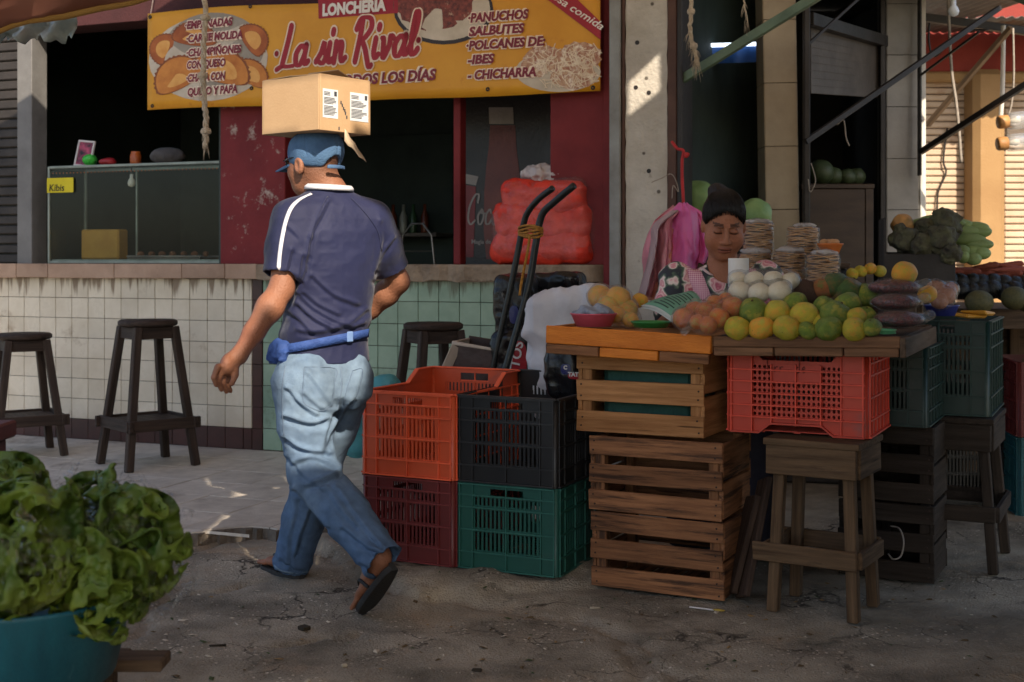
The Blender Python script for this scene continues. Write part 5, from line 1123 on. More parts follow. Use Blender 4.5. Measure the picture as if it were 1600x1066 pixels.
# ------------------------------------------------------------ glass display cabinet on the counter
alu = mat('aluminium_frame', lin(150, 156, 146), lin(120, 126, 118), rough=.4, metal=.5); glass = film('cabinet_glass', (.92, .95, .93), haze=.004, bump=.0, gloss=1.22, rough=.03)
ca, cb = ws(72), ws(346); cz1 = wl(200, 256)[1]
cab = thing('display_cabinet', 'aluminium framed glass food cabinet on the left end of the counter', 'cabinet', WP(0, 0, 0), WA)
d0, d1 = .02, .36
def cbar(n_, a, b, w_=.016): return MB().bar(a, b, w_, w_, c=.002).build(n_, alu, cab)
for x in (ca+.008, cb-.008):
    for y in (d0, d1): cbar('frame_post', (x, y, CT+.001), (x, y, cz1))
for y in (d0, d1):
    for z in (CT+.012, cz1-.006): cbar('frame_rail', (ca+.017, y, z), (cb-.017, y, z))
for x in (ca+.008, cb-.008):
    for z in (CT+.012, cz1-.006): cbar('frame_rail', (x, d0+.009, z), (x, d1-.009, z))
cbar('frame_post', (ws(159), d1-.02, CT+.02), (ws(159), d1-.02, cz1-.02), .012)
MB().box(ca+.017, cb-.017, d0-.002, d0+.002, CT+.021, cz1-.015).build('glass_pane', glass, cab); MB().box(ca+.017, cb-.017, d0+.009, d1-.009, cz1-.004, cz1).build('glass_pane', glass, cab)
for x in (ca+.007, cb-.007): MB().box(x-.002, x+.002, d0+.009, d1-.009, CT+.021, cz1-.015).build('glass_pane', glass, cab)
MB().cbox(ca+.02, cb-.02, d0+.012, d1-.012, CT+.02, CT+.028, .001).build('shelf_floor', alu, cab)
mb = MB(); led = mat('amber_leds', lin(214, 120, 60), lin(190, 96, 44), rough=.4, scale=60)
for k in range(46): x = ca+.02+(cb-ca-.08)*k/45; mb.lathe([(.001, -.0045), (.0045, 0), (.001, .0045)], 6, c=(x, d0+.02, cz1-.042))
mb.build('led_strip', led, cab)  # cabinet LED strip, its lights given as plain amber beads
bulbm = mat('unlit_bulb_glass', lin(206, 200, 184), lin(188, 182, 168), rough=.2)
q = wl(186, 283); bo = MB().lathe([(.001, -.032), (.02, -.024), (.025, -.008), (.02, .012), (.011, .026), (.011, .05), (.001, .05)], 16).build('light_bulb', bulbm, cab, True, loc=(q[0], .12, q[1]+.0))
MB().tube([(q[0], .12, q[1]+.05), (q[0], .12, cz1-.016)], .004, 6).build('bulb_cable', dsteel, cab)
kb = MB().box(ws(72), ws(113), d0-.012, d0-.008, wl(90, 301)[1], wl(90, 278)[1]).build('yellow_card', mat('yellow_card_paper', lin(214, 196, 44), lin(196, 178, 36), rough=.8), cab)
me = text_mesh('Kibis', .062, mat('black_marker', lin(28, 28, 30), rough=.7), .0006, .1); link('card_lettering', me, cab, (ws(75), d0-.0135, wl(90, 298.5)[1]), UPR)
# food inside the cabinet
tag(MB().cbox(ws(92), ws(152), .2, .3, CT+.029, CT+.22, .01).build('yellow_box', mat('dull_yellow_carton', lin(176, 132, 50), lin(150, 108, 40), rough=.7), None, loc=WO, rot=(0, 0, WA)), 'dull yellow carton inside the glass cabinet', 'carton')
tag(MB().cbox(ws(322), ws(345), .18, .28, CT+.029, CT+.16, .006).build('orange_box', mat('dull_orange_carton', lin(170, 96, 60), lin(150, 80, 50), rough=.7), None, loc=WO, rot=(0, 0, WA)), 'small orange carton at the right end inside the cabinet', 'carton')
tray_m = mat('steel_tray', lin(120, 112, 104), lin(90, 84, 78), rough=.4, metal=.5); kib = mat('fried_kibi', lin(128, 82, 50), lin(92, 56, 36), obj=True, rough=.8, bump=.6)
tq = thing('food_tray', 'flat steel tray of fried snacks inside the cabinet', 'tray', WP(ws(245), .16, CT+.029), WA); MB().cbox(-.27, .27, -.1, .1, 0, .012, .004).build('tray_base', tray_m, tq)
for sy in (-1, 1): MB().cbox(-.27, .27, sy*.1-.004, sy*.1+.004, .0125, .024, .002).build('tray_wall', tray_m, tq)
for k in range(12):
    tag(ellip('fried_snack', WP(ws(245)-.22+.04*k, .16+(.03 if k % 2 else -.03), CT+.029+.032), (.022, .018, .018), kib, (0, 0, k)), 'brown fried snack on the steel tray in the cabinet', 'snack', 'fried snacks in the cabinet')
# things on top of the cabinet
fr_ = thing('picture_frame', 'small white-framed pink and black picture leaning on the cabinet', 'picture frame', WP(wl(108, 254)[0], .12, cz1+.002), rot=(R(-10), R(6), WA)); fw = mat('white_frame', lin(206, 200, 196), lin(190, 184, 180), rough=.5)
for a in ((-.065, .065, .0, .012), (-.065, .065, .158, .17)): MB().cbox(a[0], a[1], -.008, .008, a[2], a[3], .002).build('frame_bar', fw, fr_)
for x in (-.065, .053): MB().cbox(x, x+.012, -.0075, .0075, .0125, .1575, .002).build('frame_bar', fw, fr_)
MB().box(-.053, .053, -.002, .004, .012, .158).build('picture', mat('pink_black_print', lin(176, 70, 96), lin(40, 26, 34), scale=28, rough=.4, detail=1), fr_)
def topblob(name, label, cat, px, py, rx, rz_, m, ry=.05, t=.14):
    s_, _ = wl(px, py, t); c = np.array(WP(s_, t, cz1+rz_*.93+.002)); fn = lambda p: ell(p, c, (rx, ry, rz_))+.006*fbm(p, 25, 2, px)
    return tag(blob(name, fn, c-np.array((rx, ry, rz_))*1.35, c+np.array((rx, ry, rz_))*1.35, .006, m), label, cat)
topblob('green_bag', 'bright green plastic bag ball on top of the cabinet', 'bag', 141, 242, .045, .042, mat('green_bag_plastic', lin(70, 190, 70), lin(46, 150, 54), rough=.3)); topblob('red_bag', 'low red plastic bag on top of the cabinet', 'bag', 168, 247, .055, .028, mat('red_bag_plastic', lin(176, 40, 44), lin(140, 30, 36), rough=.35))
s_, _ = wl(212, 240, .14); tag(MB().lathe([(.001, 0), (.033, 0), (.035, .004), (.035, .06), (.028, .075), (.03, .085), (.001, .086)], 18).build('amber_jar', mat('amber_jar_plastic', lin(196, 104, 44), lin(150, 70, 30), rough=.25), None, True, loc=WP(s_, .14, cz1+.002)), 'small amber jar on top of the cabinet', 'jar')
topblob('cloth_bundle', 'dark grey cloth bundle at the right end of the cabinet top', 'cloth', 262, 238, .11, .055, mat('grey_bundle_cloth', lin(96, 92, 90), lin(66, 62, 62), rough=.9), .06)
# ------------------------------------------------------------ inside: drinks cooler, shelf, bottles, wire chair
cool = thing('drinks_cooler', 'tall dark drinks cooler with printed bottle behind the counter', 'cooler', WP(0, .62, .05), WA)
ckm = mat('cooler_black', lin(30, 24, 25), lin(20, 17, 18), rough=.35); cbrown = mat('cooler_print_brown', lin(112, 46, 34), lin(70, 28, 24), rough=.4, scale=3); cgrey = mat('cooler_print_grey', lin(150, 142, 136), lin(120, 114, 108), rough=.4); cred = mat('cooler_print_red', lin(120, 24, 28), lin(92, 18, 22), rough=.4)
xA, xB = ws(718, .62), ws(866, .62); MB().cbox(xA, xB, 0, .6, .0, 2.05+.3, .01).build('body', ckm, cool)
def cpx(px, py): s_, z_ = wl(px, py, .62); return s_, z_-.05
def cprint(pts, m, off, name):
    q = [(cpx(*p_)[0], -off, cpx(*p_)[1]) for p_ in pts]; n_ = len(q); me = bpy.data.meshes.new(name); me.from_pydata(q, [], [tuple(range(n_))]); me.materials.append(m); return link(name, me, cool)
L_ = [(766, 196), (764, 230), (760, 262), (757, 300), (756, 360), (760, 405)]; R__ = [(803-(x-766)*1.0, y) for x, y in L_][::-1]
cprint(L_+[(x+2, y) for x, y in R__], cbrown, .003, 'printed_bottle'); cprint([(764, 168), (802, 168), (803, 194), (765, 194)], cgrey, .004, 'printed_bottle_cap'); cprint([(767, 158), (800, 158), (801, 167), (766, 167)], ckm, .005, 'printed_bottle_cap')
cprint([(720, 270), (748, 276), (744, 290), (722, 286)], cgrey, .004, 'printed_panel'); cprint([(720, 288), (744, 292), (740, 402), (720, 402)], cred, .0035, 'printed_panel')
me, w_ = script_mesh('Coca-Cola', .0095, cgrey, .092, .1, nib=.4); s_, z_ = cpx(730, 352); sc_ = 62*7.3/F/(w_*3.83/7.9)
for v_ in me.vertices: v_.co.x *= sc_
link('cooler_lettering', me, cool, (s_, -.006, z_), UPR)
me = text_mesh('Magia de la', .036, cgrey, .0008, 0); s_, z_ = cpx(737, 381); link('cooler_lettering', me, cool, (s_, -.006, z_), UPR)
shl = thing('wall_shelf', 'dim back shelf with bottles inside the eatery', 'shelf', WP(0, 2.9, 0), WA); MB().cbox(ws(480, 2.9), ws(690, 2.9), -.1, .22, 1.35, 1.38, .003).build('shelf_board', mat('dim_shelf_wood', lin(110, 100, 90), lin(90, 80, 72), rough=.6), shl); MB().cbox(ws(480, 2.9), ws(690, 2.9), .225, .29, .9, 2.2, .003).build('back_panel', dark_m, shl)
for k in range(7):
    px = 560+k*17+random.uniform(-4, 4); s_ = ws(px, 2.85); g_ = mat('dim_bottle_%d' % (k % 3), (lin(120, 60, 40), lin(150, 150, 140), lin(60, 90, 60))[k % 3], rough=.2)
    tag(MB().lathe([(.001, 0), (.032, 0), (.033, .01), (.033, .13), (.013, .18), (.013, .23), (.001, .232)], 14).build('bottle', g_, None, True, loc=WP(s_, 2.87, 1.381)), 'bottle on the dim back shelf, %s from left' % ORD[k], 'bottle', 'bottles on the back shelf')
ch = thing('wire_chair', 'thin steel chair back showing above the counter inside', 'chair', WP(ws(652, .9), .9, .02), WA); cw = mat('dull_chrome', lin(150, 146, 140), rough=.3, metal=.8)
MB().tube([(-.12, 0, 0), (-.12, 0, 1.12), (-.10, 0, 1.30), (-.04, 0, 1.375), (.04, 0, 1.375), (.10, 0, 1.30), (.12, 0, 1.12), (.12, 0, 0)], .007, 8).build('back_frame', cw, ch, True); MB().tube([(-.118, 0, 1.2), (.118, 0, 1.2)], .005, 6).build('cross_bar', cw, ch); MB().cbox(-.17, .17, -.02, .3, .52, .55, .01).build('seat', cw, ch)
for sx in (-1, 1): MB().tube([(sx*.13, .28, .52), (sx*.15, .3, 0)], .008, 8).build('leg', cw, ch)
# ------------------------------------------------------------ red sacks in clear film on the counter
zc = CT+.004
redsk = mat('red_mesh_sack', lin(236, 70, 46), lin(196, 46, 34), scale=14, rough=.5, bump=.5, bscale=70)
lay = [(0.0, .285, .055, .02), (.0, .27, .062, .165), (.02, .235, .07, .315)]
sx0, _ = wl(858, 400, .12)
for k, (ox, rx, rz_, z0) in enumerate(((.0, .285, .095, .0), (.012, .278, .105, .125), (.022, .245, .10, .262))):
    c = np.array(WP(sx0+ox, .075, zc+z0+rz_*.95)); M_ = axes(WA)
    fn = lambda p, c=c, rx=rx, rz_=rz_, k=k: rbox(p, c, (rx, .14, rz_), .07, M_)+.018*fbm(p, 6, 2, k)+.018*crumple(p, 11, k, 2)-.007
    tag(blob('red_sack', fn, c-(.36, .36, .16), c+(.36, .36, .16), .008, redsk, smooth=2), 'red mesh sack wrapped in film on the counter, %s of three' % ('lowest', 'middle', 'top')[k], 'sack', 'red sacks stacked on the counter')
c = np.array(WP(sx0+.012, .075, zc+.22)); M_ = axes(WA)
wrap = film('wrap_film', (.98, .97, .97), haze=.045, bscale=22, bump=1.0, gloss=1.32, rough=.14)
def wfn(p):
    d = rbox(p, c-np.array((0, 0, .06)), (.290, .150, .155), .08, M_); d = sm_min(d, rbox(p, c+np.array((.010, 0, .125)), (.246, .148, .115), .07, M_), .05)
    return d+.026*crumple(p, 9, 2, 2)-.013
tag(blob('plastic_wrap', wfn, c-(.40, .40, .26), c+(.40, .40, .30), .009, wrap, smooth=1), 'crinkled clear plastic wrapped round the red sacks', 'wrap')
white_pl = mat('milky_plastic', lin(232, 224, 222), lin(206, 196, 196), rough=.25, translucent=.3, bump=.5, bscale=40)
c2 = np.array(WP(sx0+.03, .06, zc+.485)); fn = lambda p: ell(p, c2, (.175, .09, .05), M_)+.040*crumple(p, 14, 7, 3)-.018
tag(blob('white_plastic_bag', fn, c2-(.28, .2, .12), c2+(.28, .2, .14), .006, white_pl, smooth=0), 'crumpled milky plastic bag lying on top of the red sacks', 'bag')
# ------------------------------------------------------------ hand truck leaning behind the crates
ht_m = mat('black_painted_tube', lin(32, 36, 36), lin(22, 24, 24), rough=.35, dirt=lin(96, 92, 88), dscale=12, dth=.68)
ht = thing('hand_truck', 'black steel hand truck standing behind the crates with yellow rope', 'hand truck')
def tubeP(pts, r, m, name, parent, n=10): return MB().tube(cat_rom([P(*p_) for p_ in pts], 6), r, n).build(name, m, parent, True)
tubeP([(758, 640, 5.62), (778, 540, 5.60), (800, 440, 5.58), (817, 355, 5.56), (826, 330, 5.54), (843, 310, 5.5), (864, 294, 5.45)], .0140, ht_m, 'handle_tube', ht); tubeP([(768, 660, 5.42), (790, 577, 5.42), (812, 500, 5.42), (828, 438, 5.42), (838, 376, 5.42), (847, 336, 5.41), (866, 316, 5.37), (897, 290, 5.30)], .0155, ht_m, 'handle_tube', ht)
pa, pb = P(758, 640, 5.62), P(768, 660, 5.42); fa, fb = Vector((pa.x-.10, pa.y, .06)), Vector((pb.x-.10, pb.y-.0, .06))
MB().tube([pa, fa], .019, 10).build('frame_tube', ht_m, ht, True); MB().tube([pb, fb], .021, 10).build('frame_tube', ht_m, ht, True)
for f_ in (.1, .5, .9): MB().tube([pa.lerp(fa, f_), pb.lerp(fb, f_)], .012, 8).build('cross_bar', ht_m, ht, True)
MB().cbox(-.02, .24, -.14, .14, .0, .008, .002).build('toe_plate', ht_m, ht, loc=((fa.x+fb.x)/2, (fa.y+fb.y)/2, FZ), rot=(0, 0, R(10)))
for q in (fa+Vector((-.06, .1, .06)), fb+Vector((-.06, -.1, .06))): MB().lathe([(.02, -.02), (.09, -.022), (.105, -.012), (.105, .012), (.09, .022), (.02, .02)], 20).build('wheel', bk_m, ht, True, loc=(q.x, q.y, FZ+.105), rot=(R(90), 0, 0))
rope_y = mat('yellow_brown_rope', lin(186, 130, 52), lin(140, 92, 36), scale=50, rough=.9, bump=.9, bscale=120)
rp_ = thing('lashing_rope', 'yellow brown rope lashed round both hand truck handles', 'rope'); A_, B_ = P(818, 362, 5.57), P(840, 362, 5.42)
for k in range(5):
    z = (k-2)*.010; d = (B_-A_); ux = d.normalized(); vx = Vector((0, 0, 1)).cross(ux).normalized(); pts = []
    for j in range(25):
        a = 2*math.pi*j/24; cx = (A_+B_)/2+ux*math.cos(a)*(d.length/2+.03)+vx*math.sin(a)*.032+Vector((.0, 0, z+.006*math.sin(a*2+k)+.16*0*math.cos(a))); pts.append(cx)
    MB().tube(pts, .0052, 6).build('rope_turn', rope_y, rp_, True)
MB().tube(cat_rom([P(828, 368, 5.38), P(824, 395, 5.38), P(815, 440, 5.4), P(812, 462, 5.4)], 5), .006, 6).build('rope_tail', rope_y, rp_, True)
# white woven sack, black chip packages, brown bag
wsk = mat('white_woven_sack', lin(206, 206, 210), lin(180, 180, 188), scale=5, rough=.5, bump=.15, bscale=90, dirt=lin(110, 108, 116), dscale=4, dth=.62)
c = np.array(P(868, 520, 5.22)); 
def skf(p):
    d = rbox(p, c+np.array((-.005, 0, -.12)), (.118, .085, .27), .05, axes(R(-20))); d = sm_min(d, rbox(p, np.array(P(890, 474, 5.2)), (.16, .09, .055), .045, axes(R(-20), 0, R(-10))), .05)
    return d+.040*crumple(p*np.array((1.4, 1.4, .8)), 6, 1, 2)-.016+.008*fbm(p, 5, 2, 4)
tag(blob('woven_sack', skf, c-(.26, .3, .5), c+(.42, .3, .26), .0075, wsk, smooth=2), 'greyish white woven sack slumped left of the orange tray', 'sack')
bkp = mat('black_packaging', lin(26, 25, 28), lin(16, 16, 18), rough=.28, bump=.7, bscale=18, dirt=lin(70, 70, 84), dscale=9, dth=.68)
def packet(name, label, px, py, Y, rx, ry, rz_, yaw, s):
    c = np.array(P(px, py, Y)); fn = lambda p: rbox(p, c, (rx, ry, rz_), .035, axes(yaw))+.008*fbm(p, 10, 2, s)+.012*crumple(p, 14, s, 2)-.004; m_ = max(rx, ry, rz_)+.05
    return tag(blob(name, fn, c-m_, c+m_, .008, bkp, smooth=0), label, 'package')
pk1 = packet('snack_package', 'black crinkled snack package behind the hand truck handles', 806, 478, 5.78, .085, .10, .14, R(-15), 3); pk2 = packet('snack_package', 'black snack package with red panel below the white sack', 806, 560, 5.66, .10, .08, .13, R(-15), 4); pk3 = packet('snack_package', 'black snack package squeezed left of the wooden crate', 886, 575, 4.98, .075, .08, .12, R(-24), 5); packet('snack_package', 'black package lying on the counter edge behind the sack', 872, 442, 6.0, .12, .09, .05, R(-20), 6)
prr = mat('package_red_print', lin(166, 28, 40), lin(140, 22, 34), rough=.3); prw = mat('package_white_print', lin(220, 214, 210), rough=.4); prb = mat('package_blue_print', lin(46, 50, 104), lin(34, 38, 84), rough=.3)
def decal(pk_, px, py, Y, w_, h_, m, txt=None, tx=.0, rot=0, ts=.04, yaw=R(-20)):
    n_ = 18; mb = MB(); mb.add([(0, -.003, 0)]+[(w_*math.copysign(abs(math.cos(a))**.7, math.cos(a)), 0, h_*math.copysign(abs(math.sin(a))**.7, math.sin(a))) for a in [2*math.pi*k/n_ for k in range(n_)]], [(0, k+1, (k+1) % n_+1) for k in range(n_)]); t = mb.build('label_panel', m, pk_, True, loc=P(px, py, Y), rot=(0, 0, yaw))
    if txt: link('lettering', text_mesh(txt, ts, prw, .0012, 0, 'CENTER'), t, (tx, -.006, 0), (R(90), rot, 0))
decal(pk2, 809, 562, 5.560, .042, .082, prr, 'TTOS', .014, R(-80), .062); decal(pk3, 884, 577, 4.885, .020, .020, prb, 'C', 0, 0, .02); decal(pk3, 899, 588, 4.87, .03, .012, prr, 'TATT', 0, 0, .022); decal(pk1, 803, 492, 5.665, .022, .04, prb)
dbm = mat('dark_brown_leatherette', lin(64, 46, 42), lin(46, 33, 31), rough=.45, bump=.5, bscale=20); lngm = mat('pale_carton_edge', lin(186, 176, 164), lin(160, 148, 136), rough=.8)
bx_ = thing('brown_carton', 'dark brown open carton with pale torn edge behind the orange crate', 'carton', P(702, 575, 5.66), rot=(0, R(8), R(-14)))
MB().cbox(0, .27, 0, .012, -.22, .11, .003, jit=.004).build('front_panel', dbm, bx_); MB().cbox(0, .27, .25, .262, -.22, .13, .003).build('back_panel', dbm, bx_); MB().cbox(-.003, .009, .013, .249, -.22, .12, .003).build('side_panel', lngm, bx_); MB().cbox(.262, .274, .013, .249, -.22, .12, .003).build('side_panel', dbm, bx_); MB().cbox(.01, .26, .013, .249, -.22, -.21, .002).build('bottom_panel', dbm, bx_)
MB().cbox(-.004, .274, -.006, .018, .105, .118, .004, jit=.004).build('torn_edge', lngm, bx_); MB().bar((.02, -.004, .10), (-.035, -.06, -.12), .004, .05).build('torn_flap', lngm, bx_)
cyb = mat('cyan_bag_plastic', lin(120, 196, 200), lin(90, 170, 180), rough=.3, translucent=.5, bump=.7, bscale=20)
c = np.array(P(556, 672, 6.0)); fn = lambda p: ell(p, c, (.085, .07, .13))+.02*fbm(p, 12, 3, 5)+.006*np.abs(fbm(p, 35, 2, 6))
tag(blob('cyan_bag', fn, c-(.14, .14, .2), c+(.14, .14, .2), .009, cyb), 'pale cyan plastic bag hanging behind the man beside the orange crate', 'bag')
c = np.array(P(600, 604, 5.75)); fn = lambda p: ell(p, c, (.07, .06, .05))+.02*fbm(p, 12, 3, 8); tag(blob('cyan_bag', fn, c-(.12, .12, .12), c+(.12, .12, .12), .009, cyb), 'small pale cyan bag peeking over the orange crate rim', 'bag')
# cardboard scrap inside orange crate
# ------------------------------------------------------------ hanging ropes and tatters
rope_w = mat('frayed_white_rope', lin(206, 190, 168), lin(170, 152, 128), scale=60, rough=.95, bump=.9, bscale=150)
def frayed(name, label, pts, Y, r, n_str=16, spread=.03, knots=()):
    t = thing(name, label, 'rope'); p_ = cat_rom([P(x, y, Y) for x, y in pts], 6); rr_ = random.Random(pts[0][0])
    core = [q+Vector((rr_.uniform(-.003, .003), rr_.uniform(-.003, .003), 0)) for q in p_]
    for k in range(3):
        pp = [q+Vector((math.cos(i*.9+k*2.09)*r*.55, math.sin(i*.9+k*2.09)*r*.55, 0)) for i, q in enumerate(core)]; MB().tube(pp, r*.62, 6).build('rope_strand', rope_w, t, True)
    mb = MB()
    for k in range(n_str):
        i = rr_.randrange(len(p_)//2, len(p_)); q = p_[i]; l = rr_.uniform(.03, .09); d = Vector((rr_.uniform(-1, 1), rr_.uniform(-1, 1), 0)).normalized()*spread*rr_.uniform(.3, 1)
        mb.tube([q, q+d*.5+Vector((0, 0, -l*.4)), q+d*.8+Vector((0, 0, -l))], [.0018, .0014, .0008], 4)
    for y_ in knots: mb.lathe([(.001, -.02), (r*1.8, -.012), (r*2.1, 0), (r*1.7, .012), (.001, .02)], 10, c=tuple(P(np.interp(y_, [q[1] for q in pts], [q[0] for q in pts]), y_, Y)), wob=.1)
    mb.build('frayed_fibres', rope_w, t, True)['kind'] = 'stuff'; return t
frayed('hanging_rope', 'thick frayed white rope hanging in front of the banner at left', [(317, -40), (321, 20), (319, 60), (318, 100), (316, 120), (320, 160), (322, 190), (321, 232)], 6.3, .013, 60, .03, (28, 118, 205))
frayed('hanging_rope', 'frayed pale strands hanging beside the brown channel at top', [(1076, -30), (1080, 15), (1078, 50), (1086, 80), (1090, 104)], 6.35, .010, 60, .045, (18, 72)); frayed('hanging_rope', 'short frayed strand dangling at the top of the first bay', [(1158, -30), (1163, 5), (1168, 32)], 6.2, .004, 14, .025)
def cord(name, label, pts, r, m, cat='cord'): return tag(MB().tube(cat_rom([P(*q) for q in pts], 6), r, 6).build(name, m, None, True), label, cat)
greyrope = mat('grey_cord', lin(168, 158, 146), lin(136, 126, 116), rough=.9, scale=40)
cord('hanging_string', 'long grey cord hanging in front of the cream shutter', [(1481, -20, 8), (1483, 40, 8), (1487, 110, 8), (1494, 160, 8), (1499, 210, 8), (1502, 254, 8)], .009, greyrope); cord('hanging_string', 'pale cord dangling in front of the yellow column', [(1568, 40, 8.2), (1567, 110, 8.2), (1566, 150, 8.2), (1563, 195, 8.2)], .014, mat('white_strip', lin(226, 218, 206), rough=.8))
cord('hanging_string', 'thin pale loop tied to the long brace in the second bay', [(1314, 180, 7.05), (1308, 195, 7.05), (1318, 188, 7.05), (1322, 215, 7.05), (1327, 228, 7.05)], .004, greyrope); cord('wire_shadow', 'thin dark line on the cream shutter standing for the shadow of a hanging wire', [(1480, 200, 10.82), (1474, 250, 10.82), (1478, 270, 10.82), (1466, 300, 10.82), (1464, 330, 10.82)], .008, dsteel)  # dark zigzag on the shutter stands for a hanging wire's cast shadow
cord('loose_wire', 'dark wire sagging under the tin roof', [(1452, 36, 8.1), (1452, 70, 8.1), (1462, 88, 8.1), (1500, 52, 8.0), (1545, 46, 7.9)], .006, dsteel); cord('loose_wire', 'thin wire loop on the steel post of the second bay', [(1267, 255, 6.88), (1272, 270, 6.88), (1274, 285, 6.88), (1266, 300, 6.88), (1263, 280, 6.88)], .003, greyrope)
# hanging lamps at the right edge, bulb at top
def lamp(px, py, Y, label):
    t = thing('hanging_lamp', label, 'lamp', P(px, py, Y), rot=(0, R(-95), 0)); t.scale = (.8, .8, .8); MB().lathe([(.001, .07), (.045, .07), (.05, .06), (.05, .0), (.044, -.005)], 20).build('lamp_cap', mat('ochre_lamp_cap', lin(190, 140, 84), lin(150, 104, 60), rough=.5), t, True); MB().lathe([(.046, .0), (.062, -.01), (.066, -.05), (.066, -.12), (.056, -.15), (.001, -.155)], 24).build('glass_jar', film('jar_glass', (.86, .84, .8), .25, .05, 20, .2), t, True); MB().lathe([(.001, .0), (.014, -.02), (.026, -.06), (.02, -.09), (.001, -.1)], 14).build('bulb', bulbm, t, True); return t
lamp(1574, 190, 7.6, 'upper jar lamp with ochre cap at the right edge'); lamp(1573, 224, 7.6, 'lower jar lamp with ochre cap at the right edge')
cord('sagging_wire', 'cable carrying the two jar lamps down from the beam', [(1583, 44, 7.6), (1584, 120, 7.6), (1580, 165, 7.6), (1572, 190, 7.62), (1574, 215, 7.62), (1570, 236, 7.62)], .006, greyrope)
bq = P(1490, 17, 7.2); tag(MB().lathe([(.001, -.034), (.024, -.024), (.031, -.004), (.024, .018), (.014, .03), (.014, .06), (.001, .06)], 18).build('ceiling_bulb', mat('pale_bulb', lin(226, 234, 240), lin(210, 220, 228), rough=.2), None, True, loc=bq), 'round white bulb hanging under the tin roof', 'bulb'); cord('sagging_wire', 'short cable above the round white bulb', [(1490, 4, 7.2), (1489, -20, 7.2), (1490, -60, 7.2)], .006, dsteel)
# ------------------------------------------------------------ tarp corner and torn sheet, top left
def sheet(name, label, grid, m, cat='tarp', th=.002, parent=None):
    mb = MB(); nx_, ny_ = len(grid), len(grid[0])
    for r_ in grid: mb.v += [tuple(q) for q in r_]
    for i in range(nx_-1):
        for j in range(ny_-1): mb.f.append((i*ny_+j, (i+1)*ny_+j, (i+1)*ny_+j+1, i*ny_+j+1)); mb.m.append(0)
    o = mb.build(name, m, parent, True); md = o.modifiers.new('t', 'SOLIDIFY'); md.thickness = th
    return tag(o, label, cat) if label else o
pinkt = mat('faded_pink_tarp', lin(184, 132, 112), lin(156, 106, 92), scale=2, rough=.8, translucent=.25, bump=.2, bscale=14)
g_ = []
for i in range(14):
    x = -60+i*27.0; lo = 46-(x-0)*.205+2.5*math.sin(i*1.4); g_.append([P(x, lo, 3.9)+Vector((0, .02*math.sin(i+j), 0)) if j == 0 else P(x, lo, 3.9)+Vector((0, -.35*j/6, .13*j/6+.02*math.sin(i*.9+j))) for j in range(7)])
aw = thing('awning_tarp', 'faded pink tarp awning with yellow hem at the top left corner', 'tarp'); sheet('tarp_cloth', None, g_, pinkt, parent=aw)
MB().tube([r_[0]+Vector((0, -.003, .004)) for r_ in g_], .013, 8).build('hem', mat('yellow_hem', lin(166, 128, 64), lin(140, 104, 50), rough=.8), aw, True)
torn = mat('torn_white_vinyl', lin(196, 200, 198), lin(120, 150, 150), scale=5, rough=.4, translucent=.3); g_ = []
for i in range(25):
    x = -30+i*6.1; lo = (62+5*math.sin(i*1.9)+4*math.sin(i*.7+1)) if i > 4 else 66; up = 45-x*.2; g_.append([P(x, up+(lo-up)*j/4, 4.05)+Vector((0, .03*math.sin(i*.8+j), 0)) for j in range(5)])
sheet('torn_sheet', 'torn white and teal vinyl strip hanging below the pink tarp', g_, torn)
# green canvas corner, top right
g_ = [[P(1562+i*8, -8-j*8+i*3.4, 7.0-.1*j) for j in range(5)] for i in range(8)]
sheet('green_canvas', 'dark green canvas edge at the top right corner', g_, mat('green_canvas_cloth', lin(46, 92, 66), lin(34, 70, 50), rough=.8))
# red cord and knot on the pillar; pink bags
redc_m = mat('red_cord', lin(196, 52, 52), lin(160, 40, 42), rough=.7)
cord('red_string', 'red cord knotted round the brown channel above the pink bags', [(1050, 222, 6.3), (1058, 232, 6.25), (1068, 236, 6.22), (1066, 250, 6.22), (1066, 280, 6.2), (1068, 318, 6.1), (1068, 330, 6.0)], .008, redc_m)
c = np.array(P(1072, 242, 6.2)); fn = lambda p: ell(p, c, (.018, .016, .016))+.009*fbm(p, 45, 2, 5); tag(blob('red_knot', fn, c-.06, c+.06, .005, redc_m), 'red knot of the cord on the pillar', 'knot')
cord('loose_wire', 'thin bent wires on the pillar above the pink bags', [(1018, 285, 6.2), (1035, 278, 6.2), (1048, 272, 6.2), (1056, 282, 6.2), (1060, 300, 6.2), (1052, 290, 6.2), (1050, 310, 6.2)], .0025, greyrope)
pinks = [mat('pink_bag_a', lin(252, 150, 210), lin(246, 124, 194), rough=.35, translucent=.4, bump=.6, bscale=22), mat('pink_bag_b', lin(250, 190, 198), lin(240, 162, 176), rough=.35, translucent=.4, bump=.6, bscale=22), mat('peach_bag', lin(250, 182, 156), lin(236, 160, 136), rough=.35, translucent=.4, bump=.6, bscale=22), mat('pale_bag', lin(226, 206, 206), lin(206, 180, 184), rough=.35, translucent=.4, bump=.6, bscale=22)]
